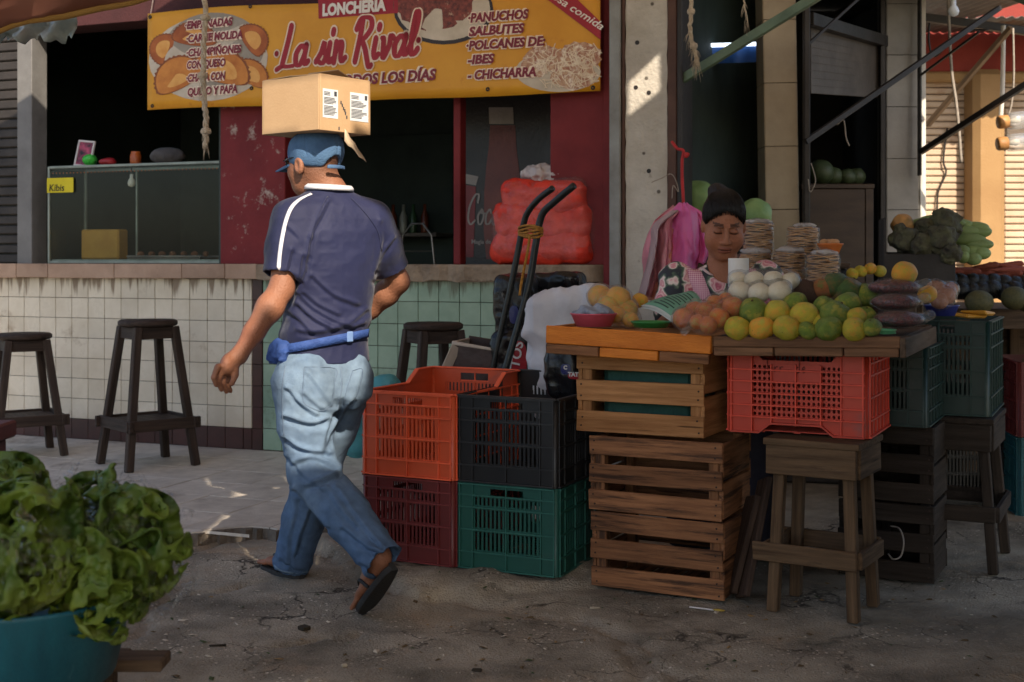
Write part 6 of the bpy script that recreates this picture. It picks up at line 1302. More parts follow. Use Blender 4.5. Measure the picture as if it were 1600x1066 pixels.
def hang_bag(label, top, outline, Y, m, seed):
    """hanging folded film: outline rows (y, x0, x1)"""
    rr_ = random.Random(seed); g_ = []; ph = rr_.uniform(0, 6)
    n_ = 30
    for i in range(n_+1):
        col_ = []; a = i/n_
        for k, (y, x0, x1) in enumerate(outline):
            b_ = k/(len(outline)-1); fold = (.010+.018*b_)*math.sin(a*(4+seed % 3)+ph+b_*2.2)+.009*math.sin(a*11+ph*2+b_*4)+.006*math.sin(a*19-b_*7+ph); col_.append(P(x0+(x1-x0)*a, y, Y)+Vector((0, fold-.10*math.sin(a*math.pi)*(.4+b_), .004*math.sin(a*15))))
        g_.append(cat_rom(col_, 5))
    for r_ in g_:
        for i_, q_ in enumerate(r_): r_[i_] = q_+Vector((0, -.035*float(crumple(np.array([tuple(q_)]), 14, seed, 2)[0]), 0))
    return sheet('plastic_bag', label, g_, m, 'bag', .0008)
hang_bag('large bright pink bag in the bunch hung on the pillar', None, [(318, 1060, 1072), (332, 1050, 1088), (360, 1044, 1092), (395, 1040, 1094), (425, 1038, 1088), (445, 1042, 1082)], 5.85, pinks[0], 1); hang_bag('rosy pink bag at the left of the hanging bunch', None, [(322, 1050, 1060), (345, 1022, 1046), (372, 1010, 1036), (400, 1004, 1030), (430, 1006, 1028), (462, 996, 1018)], 5.95, pinks[1], 2)
hang_bag('peach coloured bag hanging lowest in the bunch', None, [(330, 1054, 1064), (370, 1030, 1056), (410, 1022, 1054), (440, 1016, 1052), (470, 1010, 1046)], 5.9, pinks[2], 3); hang_bag('pale whitish bag strip at the left of the bunch', None, [(330, 1050, 1058), (352, 1020, 1032), (380, 1016, 1026), (420, 1008, 1018), (462, 996, 1008)], 5.82, pinks[3], 4); hang_bag('pink bag behind the woman at the right of the bunch', None, [(322, 1066, 1078), (335, 1074, 1096), (362, 1080, 1102), (392, 1078, 1106), (412, 1070, 1100)], 5.95, pinks[0], 5); hang_bag('pale pink bag in the middle of the bunch', None, [(330, 1052, 1060), (350, 1026, 1050), (372, 1026, 1048), (400, 1022, 1046), (440, 1020, 1044)], 5.84, pinks[1], 6)
# cabbages behind the woman
cab_m = mat('cabbage_leaf', lin(140, 168, 110), lin(96, 130, 76), scale=9, rough=.5, bump=.5, bscale=20)
bk2 = thing('back_counter', 'dark counter at the back of the first bay', 'counter', (1.30, 6.75, 0), R(-15)); MB().cbox(-.35, .45, 0, .4, .0, 1.12, .01).build('counter_body', mat('dark_counter', lin(50, 46, 44), rough=.7), bk2); MB().cbox(-.37, .47, -.02, .42, 1.121, 1.15, .005).build('counter_top', w_grey, bk2)
for k, (px, py, rp, Yk, lab) in enumerate(((1090, 312, 30, 6.8, 'left of the woman'), (1180, 335, 26, 6.65, 'right of the woman'))): knobbly('cabbage', 'pale green cabbage behind the stall, %s' % lab, 'cabbage', P(px, py, Yk), rp*Yk/F, cab_m, k, .06)
knobbly('cabbage', 'lower cabbage supporting the one left of the woman', 'cabbage', P(1092, 362, 6.8), .11, cab_m, 7, .05); 
# ------------------------------------------------------------ ground litter and small sticks
twig = mat('litter_pale', lin(196, 186, 166), lin(160, 150, 130), rough=.8); leafm = mat('litter_leaf', lin(52, 44, 30), lin(38, 32, 24), rough=.8)
def lay(px, py, l, w_, m, name, label, cat, rz=0, h_=.006):
    q = G(px, py); return tag(MB().cbox(-l/2, l/2, -w_/2, w_/2, 0, h_, .002, jit=.0015).build(name, m, None, loc=(q.x, q.y, gz(q.x, q.y)), rot=(0, 0, rz)), label, cat)
sp = thing('plastic_spoon', 'white plastic spoon with yellow tip lying by the wooden crates', 'spoon', (*G(1095, 947)[:2], gz(*G(1095, 947)[:2])+.002), R(-22)); MB().bar((-.04, 0, .006), (.045, 0, .004), .008, .005).build('handle', MATS['white_paper'], sp); MB().lathe([(.001, -.004), (.009, -.002), (.011, .001), (.001, .004)], 14).build('bowl', mat('yellow_tip', lin(190, 160, 70), rough=.5), sp, True, loc=(.062, -.002, .006)).scale = (2.0, 1, 1)
lay(930, 944, .035, .006, twig, 'straw_piece', 'short white straw piece in front of the wooden crates', 'straw', .1); lay(340, 1008, .05, .012, leafm, 'dry_leaf', 'dark dry leaf scrap on the ground at lower left', 'leaf', .2); lay(475, 982, .03, .03, leafm, 'dry_leaf', 'dark crumpled leaf on the ground near the rear sandal', 'leaf', .8, .012); lay(745, 1047, .03, .014, leafm, 'dry_leaf', 'dark leaf scrap at the bottom centre of the street', 'leaf', -.2); lay(538, 1040, .016, .014, twig, 'pebble', 'pale pebble at the bottom left centre', 'pebble', .3, .008); lay(480, 1066, .02, .01, twig, 'pebble', 'small pale pebble at the bottom edge', 'pebble', 1.2, .006)
rr_ = random.Random(77); mb = MB(); gp_ = []
for k in range(420):
    px, py = rr_.uniform(200, 1300), 905+rr_.random()**1.3*165
    if 905 < py < 960 and 560 < px < 1400 and rr_.random() < .6: py += 60
    gp_.append(G(px, py))
gz_ = ground_h(np.array([q.x for q in gp_]), np.array([q.y for q in gp_]))
for q, z in zip(gp_, gz_): r = rr_.uniform(.0015, .0045)*(1.3 if rr_.random() < .1 else 1); mb.lathe([(.0005, -r*.4), (r, 0), (r*.6, r*.6), (.0005, r*.7)], 5, c=(q.x, q.y, float(z)), wob=.2)
tag(mb.build('gravel', mat('pale_grit', lin(176, 164, 146), lin(120, 110, 98), scale=200, rough=.9), None), 'scattered pale grit and pebbles on the worn street', 'gravel', kind='stuff')
lit_ms = [mat('litter_%d' % k, c_, rough=.8) for k, c_ in enumerate((lin(206, 196, 178), lin(96, 78, 50), lin(150, 122, 82), lin(70, 84, 48)))]; mb = MB()
for k in range(170):
    px, py = rr_.uniform(180, 1560), rr_.choice((908, 930, 950, 975, 1010))+rr_.uniform(0, 50); q = G(px, py); l = rr_.uniform(.004, .016); w_ = l*rr_.uniform(.2, .7); z = gz(q.x, q.y)+.002
    M = Matrix.Translation((q.x, q.y, z)) @ Matrix.Rotation(rr_.uniform(0, 6), 4, 'Z') @ Matrix.Rotation(rr_.uniform(-.3, .3), 4, 'X'); mb.add([(-l, -w_, 0), (l, -w_*.6, .001), (l*.7, w_, .0025), (-l*.6, w_*.8, .0005), (0, 0, .004)], [(0, 1, 4), (1, 2, 4), (2, 3, 4), (3, 0, 4)], rr_.randrange(4), M)
tag(mb.build('litter', lit_ms, None), 'tiny scraps of husk, leaf and paper scattered over the street', 'litter', kind='stuff')
# wires tied round the stands
cord('loose_wire', 'pale wire loop tied to the stand legs at the right', [(1392, 822, 4.6), (1405, 826, 4.55), (1412, 845, 4.5), (1408, 868, 4.5), (1396, 874, 4.5), (1388, 866, 4.55)], .003, greyrope); cord('loose_wire', 'thin pale wire hanging off the rear stand stretcher', [(1408, 765, 4.75), (1420, 775, 4.75), (1432, 786, 4.75)], .003, greyrope)
# ------------------------------------------------------------ unseen stall added right of the camera to shade the right side
nb = thing('shade_stall', 'unseen canvas stall added right of the viewer to shade the right side', 'stall', (0, 0, 0)); nbm = mat('dark_canvas_side', lin(74, 66, 58), lin(56, 50, 44), rough=.9)
MB().box(1.56, 1.585, -2.2, 3.3, .05, 2.36).build('canvas_side', nbm, nb); MB().box(1.586, 1.80, 3.3, 3.325, .05, 2.36).build('canvas_side', nbm, nb); MB().box(1.80, 1.825, 3.326, 4.1, .05, 2.36).build('canvas_side', nbm, nb)
MB().box(1.35, 4.3, -2.3, 5.5, 2.38, 2.40).build('roof_canvas', nbm, nb)
for x, y in ((1.63, -2.1), (1.63, 3.24), (1.86, 4.05), (4.1, -2.1), (2.6, 5.42)): MB().cbox(x-.03, x+.03, y-.03, y+.03, 0, 2.37, .003).build('post', dsteel, nb)
# ------------------------------------------------------------ foreground: basin of bagged lettuce on a board table, red chest
bt = thing('board_table', 'low dark board table under the teal basin', 'table', (-1.08, 2.62, 0)); MB().cbox(-.42, .22, -.20, .28, .265, .29, .004).build('table_top', w_grey, bt); MB().cbox(-.05, .335, .10, .18, .291, .316, .004).build('cross_board', w_grey, bt)
for sx in (-.36, .18):
    for sy in (-.15, .22): MB().cbox(sx-.02, sx+.02, sy-.02, sy+.02, 0, .265, .003).build('leg', w_grey, bt)
basin_m = mat('teal_basin_plastic', lin(28, 92, 108), lin(20, 68, 84), scale=3, stretch=(6, 6, 1), rough=.4, bump=.2, dirt=lin(90, 140, 150), dscale=6, dth=.64)
BC = Vector((-.985, 2.58, .318)); ring_ = MB().lathe([(.001, 0), (.16, 0), (.175, .012), (.215, .185), (.22, .187), (.222, .181), (.216, .175), (.18, .02), (.155, .008), (.001, .008)], 40)
tag(ring_.build('teal_basin', basin_m, None, True, loc=BC), 'teal plastic basin holding bagged lettuce at the lower left', 'basin')
lc = [mat('lettuce_%d' % k, a, b, scale=14, rough=.5, translucent=.3, bump=.5, bscale=60, rand=.2) for k, (a, b) in enumerate(((lin(140, 164, 58), lin(84, 116, 36)), (lin(156, 172, 66), lin(98, 128, 40)), (lin(96, 130, 46), lin(60, 92, 30))))]
def leaf_mesh(k):
    V = []; F_ = []; n_, m_ = 15, 45; r_ = random.Random(k); p1, p2, p3 = [r_.uniform(0, 6) for _ in range(3)]
    for i in range(n_):
        t = i/(n_-1)
        for j in range(m_):
            a = (j/(m_-1)-.5)*R(165); e = t**2.4; rad = .15*t*(1+.10*math.sin(5*a+p1)+.06*math.sin(13*a+p2)*e-.28*abs(a)*.5)
            ruf = e*(.026*math.sin(9*a+p1+t*3)+.022*math.sin(19*a+p2-t*5)+.013*math.sin(37*a+p3+t*9))
            V.append((rad*math.sin(a)*.85, -.07*t*t+ruf+.02*abs(a)*t, rad*math.cos(a)+.35*ruf))
    for i in range(n_-1):
        for j in range(m_-1): a = i*m_+j; F_.append((a, a+1, a+m_+1, a+m_))
    return mesh_np('lettuce_leaf', np.array(V), np.array(F_), lc[k % 3], True)
leaves = [leaf_mesh(k) for k in range(6)]
clearm = film('lettuce_bag_film', (1, 1, 1), haze=.006, bscale=12, bump=.4, gloss=1.12, rough=.15)
frill_m = mat('frilled_lettuce', (1, 1, 1), (.8, .86, .78), scale=30, rough=.45, bump=.3, bscale=90, attr=True, translucent=.25)
def lettuce(label, base, tip_dir, n_, sc, seed, bag=True, blabel=None):
    """head of frilled leaves: thin convoluted sheets filling a rounded fan, with loose outer leaves"""
    r_ = random.Random(seed); t = thing('lettuce', label, 'lettuce', base, group='bagged lettuce heads in the basin'); d = Vector(tip_dir).normalized(); q0 = d.to_track_quat('Z', 'Y')
    M3 = np.array(q0.to_matrix())
    def fn(p):
        q = p @ M3; rr2 = np.hypot(q[..., 0], q[..., 1]); z = q[..., 2]/sc
        env = sm_max(ell(q, (0, 0, .115*sc), (.115*sc, .115*sc, .112*sc)), rr2-.03*sc-q[..., 2]*.95, .03)+.045*fbm(q, 7/sc, 2, seed)
        w = q.copy(); w[..., 2] = w[..., 2]*.6; n1 = noise3(w, 22/sc, seed)+.5*noise3(q, 50/sc, seed+3)
        return np.maximum(env, (np.abs(n1)-.115)/(44/sc))
    def colf(v, n):
        q = v @ M3; t_ = np.clip(np.linalg.norm(q, axis=1)/(.2*sc), 0, 1)[:, None]; f_ = np.clip(.5+.6*fbm(v, 14, 2, seed), 0, 1)[:, None]
        pale = np.array(lin(150, 150, 66)); mid = np.array(lin(116, 136, 48)); deep = np.array(lin(58, 84, 30)); return pale*(1-t_)**1.5+(1-(1-t_)**1.5)*(mid*f_+deep*(1-f_))
    e = .24*sc; o = blob('frilled_leaves', fn, (-e, -e, -e), (e, e, e), .0036*sc, frill_m, t, colf=colf, smooth=1); o['kind'] = 'stuff'
    for k in range(7):
        a = .9*k+seed; l = sc*(.62+.2*r_.random()); q = q0 @ Quaternion((0, 0, 1), a) @ Quaternion((1, 0, 0), -.62-.25*r_.random())
        o = link('leaf', leaves[r_.randrange(6)], t, q0 @ (Quaternion((0, 0, 1), a) @ Vector((0, -.02, .01))), scale=(l, l, l)); o.rotation_mode = 'QUATERNION'; o.rotation_quaternion = q
    if bag:
        b0 = np.array(base)
        def bf(p):
            q = (p-b0) @ M3; rr2 = np.hypot(q[..., 0], q[..., 1]); env = sm_max(ell(q, (0, 0, .12*sc), (.126*sc, .126*sc, .15*sc)), rr2-.05*sc-q[..., 2]*.9, .03)
            return np.maximum(np.abs(env+.030*crumple(p, 8, seed, 2)-.014)-.0018, q[..., 2]-.225*sc-.03*np.sin(9*np.arctan2(q[..., 0], q[..., 1])))
        e = .3*sc; tag(blob('lettuce_bag', bf, b0-e, b0+e, .006, clearm, smooth=2), blabel, 'bag', 'clear bags around the lettuce heads')
lettuce('lettuce head tipped to the right out of the basin', P(118, 925, 2.60), (.80, -.1, .58), 26, 1.08, 1, True, 'clear bag around the lettuce tipped to the right'); lettuce('large lettuce head at the front left of the basin', P(40, 960, 2.48), (-.05, -.3, 1), 30, 1.1, 2, True, 'clear bag around the front left lettuce'); lettuce('lettuce head standing at the back middle of the basin', P(125, 900, 2.74), (.22, .1, 1), 24, .98, 3, True, 'clear bag around the back middle lettuce'); lettuce('lettuce head at the far left, highest in the basin', P(-5, 860, 2.7), (.05, .1, 1), 26, 1.0, 4, False); lettuce('lettuce head lying low at the right front of the basin', P(100, 955, 2.52), (.75, -.25, .42), 22, 1.0, 5, False)
ck = thing('red_chest', 'dark red painted chest corner at the left edge', 'chest', (-1.53, 3.12, 0)); cm_ = mat('dark_red_chest_paint', lin(96, 42, 36), lin(70, 30, 28), rough=.6); MB().cbox(-.4, .2, -.2, .25, 0, .70, .006).build('chest_body', cm_, ck); MB().cbox(-.42, .22, -.22, .27, .701, .745, .006).build('chest_lid', cm_, ck)
# ------------------------------------------------------------ people: smooth distance fields turned into continuous meshes
def A3(v_): return np.array(tuple(v_), float)
def loft(p, rows, yaw):
    """upright elliptic loft; rows = (z, cx, cy, half width, half depth), z ascending"""
    r_ = np.array(rows, float); z = p[..., 2]; g = [np.interp(z, r_[:, 0], r_[:, k]) for k in range(1, 5)]
    c_, s_ = math.cos(yaw), math.sin(yaw); x, y = p[..., 0]-g[0], p[..., 1]-g[1]; u_, v_ = x*c_+y*s_, -x*s_+y*c_
    k = (np.abs(u_/g[2])**2.3+np.abs(v_/g[3])**2.3)**(1/2.3); d = (k-1)*np.minimum(g[2], g[3])
    return np.maximum(d, np.maximum(r_[0, 0]-z, z-r_[-1, 0]))
def chain(p, pts, k=.02):
    d = None
    for (a, ra), (b, rb) in zip(pts[:-1], pts[1:]):
        e = cap(p, A3(a), A3(b), ra, rb); d = e if d is None else sm_min(d, e, k)
    return d
def many(p, ds, k):
    d = ds[0]
    for e in ds[1:]: d = sm_min(d, e, k)
    return d
def finger_set(chains):
    return lambda p: [chain(p, c_, .004) for c_ in chains]
skin_m = mat('brown_skin', (1, 1, 1), (.86, .84, .82), scale=9, rough=.56, bump=.35, bscale=160, attr=True, spec=.4, spots=((.35, .25, .22), 70, .05))
SK = np.array(lin(148, 100, 76)); HAIR = np.array(lin(40, 30, 26))
# ---------------- walking man
man = thing('person', 'man in navy shirt and jeans walking left with a box on his head', 'person')
YF = R(33.5)                                  # torso heading: forward = (-.55, .83)
sho_l, sho_r = P(456, 342, 4.37), P(580, 342, 4.51); elb_l, wr_l = P(440, 452, 4.31), P(373, 556, 4.21); elb_r, wr_r = P(622, 440, 4.64), P(556, 506, 4.72)
hip_l, hip_r = P(470, 588, 4.37), P(540, 584, 4.53); kn_l, an_l = P(488, 738, 4.36), P(592, 868, 4.16); kn_r, an_r = P(495, 738, 4.66), P(455, 872, 4.74)
heel_l, toe_l = P(609, 884, 4.13), P(566, 948, 4.26); heel_r, toe_r = P(470, 899, 4.69), P(414, 880, 4.88)
c7 = P(517, 303, 4.46); HC = P(491, 250, 4.47); HM = axes(R(52), R(-8), R(0))
def L2W(c, M, q): return A3(c)+np.array(M) @ np.array(q, float)
def trow(px, py, a, b, Y=4.46): q = P(px, py, Y); return (q.z, q.x, q.y, a, b)
body_rows = sorted([trow(505, 590, .135, .10), trow(505, 545, .130, .096), trow(508, 500, .125, .094), trow(514, 450, .135, .098), trow(519, 400, .145, .098), trow(520, 360, .15, .088), trow(518, 325, .12, .07), trow(517, 305, .072, .058)])
def head_man(p):
    q = (p-A3(HC)) @ np.array(HM)
    d = ell(q, (0, -.012, .028), (.077, .098, .092)); d = sm_min(d, ell(q, (0, .03, -.045), (.064, .068, .082)), .03); d = sm_min(d, ell(q, (0, .045, -.085), (.052, .048, .036)), .025)
    for sx in (-1, 1):
        d = sm_min(d, ell(q, (sx*.042, .05, -.035), (.03, .032, .036)), .02); e = ell(q, (sx*.08, -.006, -.026), (.011, .022, .032)); e = sm_max(e, -ell(q, (sx*.09, -.002, -.024), (.008, .012, .02)), .004); d = sm_min(d, e, .008)
    d = sm_min(d, cap(q, (0, .094, .0), (0, .116, -.034), .010, .016), .012); d = sm_min(d, ell(q, (0, .094, -.066), (.024, .010, .012)), .012)
    return d
fl_l = [[(P(340, 573, 4.15), .011), (P(334, 590, 4.14), .0095), (P(338, 602, 4.15), .0085)], [(P(346, 578, 4.17), .0115), (P(341, 597, 4.16), .010), (P(346, 609, 4.17), .0085)], [(P(352, 580, 4.20), .0115), (P(348, 600, 4.19), .010), (P(354, 612, 4.20), .0085)], [(P(358, 580, 4.225), .011), (P(355, 600, 4.22), .0095), (P(360, 611, 4.225), .0085)], [(P(368, 568, 4.20), .013), (P(368, 586, 4.185), .011), (P(362, 600, 4.175), .0095)]]
palm_r = P(540, 516, 4.76); fr_d = (A3(palm_r)-A3(wr_r)); fr_d /= np.linalg.norm(fr_d)
fl_r = [[(A3(palm_r)+np.array((0, 0, .022-.017*k))+fr_d*.02, .011), (A3(palm_r)+np.array((0, 0, .022-.017*k))+fr_d*(.062-.004*abs(k-1)), .0095), (A3(palm_r)+np.array((.0, -.02, .02-.017*k))+fr_d*(.082-.005*abs(k-1)), .008)] for k in range(4)]+[[(A3(palm_r)+np.array((0, 0, .02)), .013), (A3(palm_r)+np.array((0, -.01, .045))+fr_d*.02, .010), (A3(palm_r)+np.array((0, -.012, .052))+fr_d*.045, .009)]]
def foot(p, heel, toe, up):
    h, t = A3(heel), A3(toe); ax = (t-h)/np.linalg.norm(t-h); sd = np.cross(ax, A3(up)); sd /= np.linalg.norm(sd); u_ = np.cross(sd, ax); d = cap(p, h+u_*.034+ax*.02, h+ax*.12+u_*.038, .028, .030); d = sm_min(d, ell(p, h+ax*.17+u_*.022, (.042, .05, .020), np.stack([sd, ax, u_], 1)), .03)
    for k in range(5):
        o = (k-2)*.0165; l = (.045, .047, .044, .038, .03)[k] if True else 0
        d = sm_min(d, cap(p, h+ax*.195+sd*o+u_*.014, h+ax*(.195+l)+sd*o*1.1+u_*.011, .010, .0085), .006)
    return d
def man_body(p):
    ds = [loft(p, body_rows, YF), chain(p, [(L2W(HC, HM, (0, -.018, -.05)), .060), (c7, .056), (P(518, 335, 4.46), .058)], .02)]
    d = many(p, ds, .02); d = sm_min(d, head_man(p), .022)
    for (s_, e, w_, fs, pc) in ((sho_l, elb_l, wr_l, fl_l, P(356, 570, 4.185)), (sho_r, elb_r, wr_r, fl_r, palm_r)):
        mid = A3(e)*.72+A3(w_)*.28
        a = chain(p, [(s_, .052), (A3(s_)*.5+A3(e)*.5, .047), (e, .040), (mid, .0445), (A3(e)*.35+A3(w_)*.65, .034), (w_, .0255)], .02)
        pa = ell(p, A3(pc), (.021, .036, .036)); a = sm_min(a, sm_min(pa, cap(p, A3(w_), A3(pc), .026, .022), .02), .02)
        fg = None
        for c_ in fs: e2 = chain(p, c_, .004); fg = e2 if fg is None else np.minimum(fg, e2)
        a = sm_min(a, fg, .007); d = sm_min(d, a, .02)
    for (h_, k_, a_, he, to) in ((hip_l, kn_l, an_l, heel_l, toe_l), (hip_r, kn_r, an_r, heel_r, toe_r)):
        l = chain(p, [(h_, .068), (k_, .052), (A3(k_)*.6+A3(a_)*.4, .052), (a_, .033)], .03); up = A3(k_)-A3(a_); l = sm_min(l, sm_min(foot(p, he, to, up), cap(p, A3(a_), A3(he)+(A3(to)-A3(he))*.18+up/np.linalg.norm(up)*.04, .033, .03), .02), .025); d = sm_min(d, l, .03)
    return d
def man_col(v, n):
    q = (v-A3(HC)) @ np.array(HM); c = np.tile(SK, (len(v), 1))
    hz = np.clip((.045-q[:, 1])/.03, 0, 1)*np.clip((q[:, 2]+.085)/.06, 0, 1)*np.clip((.17-np.linalg.norm(q, axis=1))/.02, 0, 1)*np.clip((.080-np.abs(q[:, 0]))/.006, 0, 1); hz = np.clip(hz, 0, 1)[:, None]*.62
    c = c*(1-hz)+HAIR*1.6*hz
    bl = (1+.12*fbm(v, 14, 3, 3))[:, None]; red = np.clip(fbm(v, 7, 2, 9), 0, 1)[:, None]; return c*bl*(1-red*np.array((.0, .14, .16)))
lo = (-1.05, 3.98, -.02); hi = (-.27, 5.02, 1.66)
mbody = blob('body', man_body, lo, hi, .0048, skin_m, man, colf=man_col)
# shirt
shirt_m = mat('navy_jersey', lin(28, 34, 72), lin(22, 27, 60), scale=3, rough=.62, bump=.25, bscale=420, spec=.35, sheen=.15)
sh_rows = sorted([trow(507, 566, .162, .124), trow(506, 540, .158, .122), trow(510, 500, .156, .122), trow(515, 450, .164, .124), trow(519, 400, .176, .124), trow(521, 365, .188, .118), trow(520, 342, .186, .108), trow(518, 322, .160, .096), trow(516, 308, .112, .078), trow(514, 299, .082, .068), trow(513, 292, .070, .062)])
sl_l, sl_r = P(441, 428, 4.325), P(611, 417, 4.615)
def shirt_f(p):
    d = loft(p, sh_rows, YF)
    for (s_, e, e_arm) in ((sho_l, sl_l, elb_l), (sho_r, sl_r, elb_r)):
        a = chain(p, [(A3(s_)+np.array((0, 0, -.004)), .066), (A3(s_)*.45+A3(e)*.55, .066), (e, .066)], .03)
        ax = (A3(e)-A3(s_)); ax /= np.linalg.norm(ax); a = np.maximum(a, (p-A3(e)) @ ax-.004)
        d = sm_min(d, a, .06)
    for (s_, e, e_arm) in ((sho_l, sl_l, elb_l), (sho_r, sl_r, elb_r)):
        d = np.maximum(d, -cap(p, A3(s_)*.2+A3(e)*.8, A3(e)*1.0+(A3(e)-A3(s_))*.6, .058, .060))
    hem = P(507, 566, 4.46).z; d = np.maximum(d, -loft(p, sorted([(hem-.05, sh_rows[0][1], sh_rows[0][2], .15, .113), (hem+.06, sh_rows[0][1], sh_rows[0][2], .150, .112)]), YF))
    d = np.maximum(d, -cap(p, A3(P(512, 268, 4.46)), L2W(HC, HM, (0, -.018, 0)), .05, .06))
    return d
def zoomed(x0, y0, k, ls): return [[(x0+a*k, y0+b*k) for a, b in l] for l in ls]
def creases(px, py, lines, amp, wd, sh=(2, 7)):
    d = 0
    for i, l in enumerate(lines):
        l = [tuple(q)[:2] for q in cat_rom([Vector((*q, 0)) for q in l], 3)] if len(l) > 2 else l; k = .75+.5*((i*37) % 10)/10
        d = d+amp*k*np.exp(-(seg_dist(px, py, l)/wd)**2)-amp*1.05*k*np.exp(-(seg_dist(px, py, [(a+sh[0], b+sh[1]) for a, b in l])/wd)**2)
    return d
SHIRT_CR = zoomed(320, 190, .3846, [[(375, 690), (420, 740), (520, 800), (600, 830)], [(370, 735), (430, 790), (500, 830)], [(400, 690), (450, 735), (540, 780)], [(375, 840), (440, 852), (540, 840), (640, 815)], [(430, 470), (412, 560), (385, 640)], [(500, 320), (440, 440), (425, 540)], [(712, 400), (722, 470), (700, 560), (690, 640)], [(350, 520), (330, 600)], [(395, 540), (372, 630)], [(770, 470), (725, 530), (700, 600)], [(520, 840), (600, 800), (655, 760)], [(330, 760), (380, 800), (430, 850)], [(430, 620), (520, 700), (620, 740)], [(330, 420), (380, 470), (410, 560)]])
JEAN_CR = zoomed(380, 520, .4317, [[(215, 215), (270, 262), (330, 285)], [(145, 375), (185, 408), (245, 428), (312, 430)], [(180, 465), (260, 448), (350, 485)], [(230, 140), (285, 215), (322, 270)], [(150, 300), (230, 320), (300, 305)], [(335, 275), (305, 340), (292, 410)], [(392, 240), (335, 330), (300, 420)], [(225, 545), (300, 522), (355, 500)], [(180, 560), (250, 640), (300, 700)], [(340, 560), (420, 680), (500, 770)], [(425, 830), (475, 852), (540, 822)], [(420, 865), (480, 884), (548, 852)], [(130, 812), (180, 850), (240, 852)], [(190, 600), (170, 720), (160, 830)], [(160, 200), (200, 250), (260, 290)], [(300, 560), (350, 640), (400, 690)], [(150, 440), (200, 500), (280, 560)], [(230, 640), (210, 740), (190, 800)], [(360, 700), (430, 760), (510, 800)], [(120, 850), (180, 872), (236, 868)]])
ca_, sa_ = math.cos(YF), math.sin(YF)
def shirt_disp(v):
    z = v[:, 2]; px = v[:, 0]/v[:, 1]*F+800; py = HY+(H-z)/v[:, 1]*F; near = np.clip((4.56-v[:, 1])/.06, .15, 1); w_ = 3.0*noise3(v, 12, 2)
    d = near*creases(px+w_, py+w_*.6, SHIRT_CR, .0062, 4.2)
    d += .0035*fbm(v, 9, 2, 4)-.006*np.exp(-((py-532-(507-px)*.16)/7)**2)+.006*np.exp(-((py-510-(507-px)*.16)/11)**2)
    return d-.002*crumple(v, 26, 5, 2)
shirt = blob('shirt', shirt_f, (-.98, 4.15, .80), (-.30, 4.80, 1.45), .0046, shirt_m, man, disp=shirt_disp)
bv = bvh_of(shirt); CAM = Vector((0, 0, H))
def hit(b, px, py):
    d = (P(px, py, 1.0)-CAM).normalized(); r = b.ray_cast(CAM, d); return (r[0], r[1]) if r[0] is not None else None
def ribbon(name, b, pts, width, m, parent, off=.0022, n=8, near=False):
    """strip hugging a surface through photo points (or world points when near)"""
    q = []
    for p_ in cat_rom([Vector((*p_, 0)) if len(p_) == 2 else Vector(p_) for p_ in pts], n):
        if near: r = b.find_nearest(p_); q.append((r[0], r[1]))
        else:
            r = hit(b, p_.x, p_.y)
            if r: q.append(r)
    mb = MB(); k = len(q)
    for i in range(k):
        t = (q[min(i+1, k-1)][0]-q[max(i-1, 0)][0]).normalized(); nn = q[i][1]; s_ = t.cross(nn).normalized()
        for e in (-.5, 0, .5):
            c_ = q[i][0]+s_*width*e; r = b.find_nearest(c_); mb.v.append(tuple(r[0]+r[1]*off))
    for i in range(k-1):
        for e in (0, 1): mb.f.append((i*3+e, i*3+e+1, i*3+e+4, i*3+e+3)); mb.m.append(0)
    o = mb.build(name, m, parent, True); md = o.modifiers.new('t', 'SOLIDIFY'); md.thickness = .0015; return o
wtrim = mat('white_jersey_trim', lin(226, 226, 232), lin(206, 206, 214), rough=.5, bump=.1)
ribbon('sleeve_stripe', bv, [(487, 303), (470, 311), (456, 324), (447, 345), (441, 372), (437, 400), (435, 428)], .013, wtrim, man)
# knitted collar: ring round the neck opening
col_pts = [Vector(L2W(P(514, 292, 4.46), axes(YF), (.082*math.cos(a), .076*math.sin(a), .004*math.sin(a-.6)-.002))) for a in [2*math.pi*k/40 for k in range(41)]]
mb = MB()
for q_ in col_pts:
    r_ = (q_-Vector(P(514, 292, 4.46))); r_.z = 0; r_.normalize(); mb.v += [tuple(q_+r_*.006-Vector((0, 0, .011))), tuple(q_+r_*.005), tuple(q_-r_*.002+Vector((0, 0, .009))), tuple(q_-r_*.010-Vector((0, 0, .006)))]
for k in range(40):
    for e in range(4): mb.f.append((4*k+e, 4*k+4+e, 4*k+4+(e+1) % 4, 4*k+(e+1) % 4)); mb.m.append(0)
mb.build('collar', wtrim, man, True)
# seams of the raglan sleeve
ribbon('sleeve_seam', bv, [(512, 308), (500, 330), (488, 360), (482, 395), (478, 425)], .003, MATS['navy_jersey'], man, .003); ribbon('sleeve_seam', bv, [(548, 310), (572, 335), (590, 362), (596, 392)], .003, MATS['navy_jersey'], man, .003)
ribbon('sleeve_hem', bv, [(420, 421), (432, 428), (446, 433), (460, 436)], .004, MATS['navy_jersey'], man, .003)
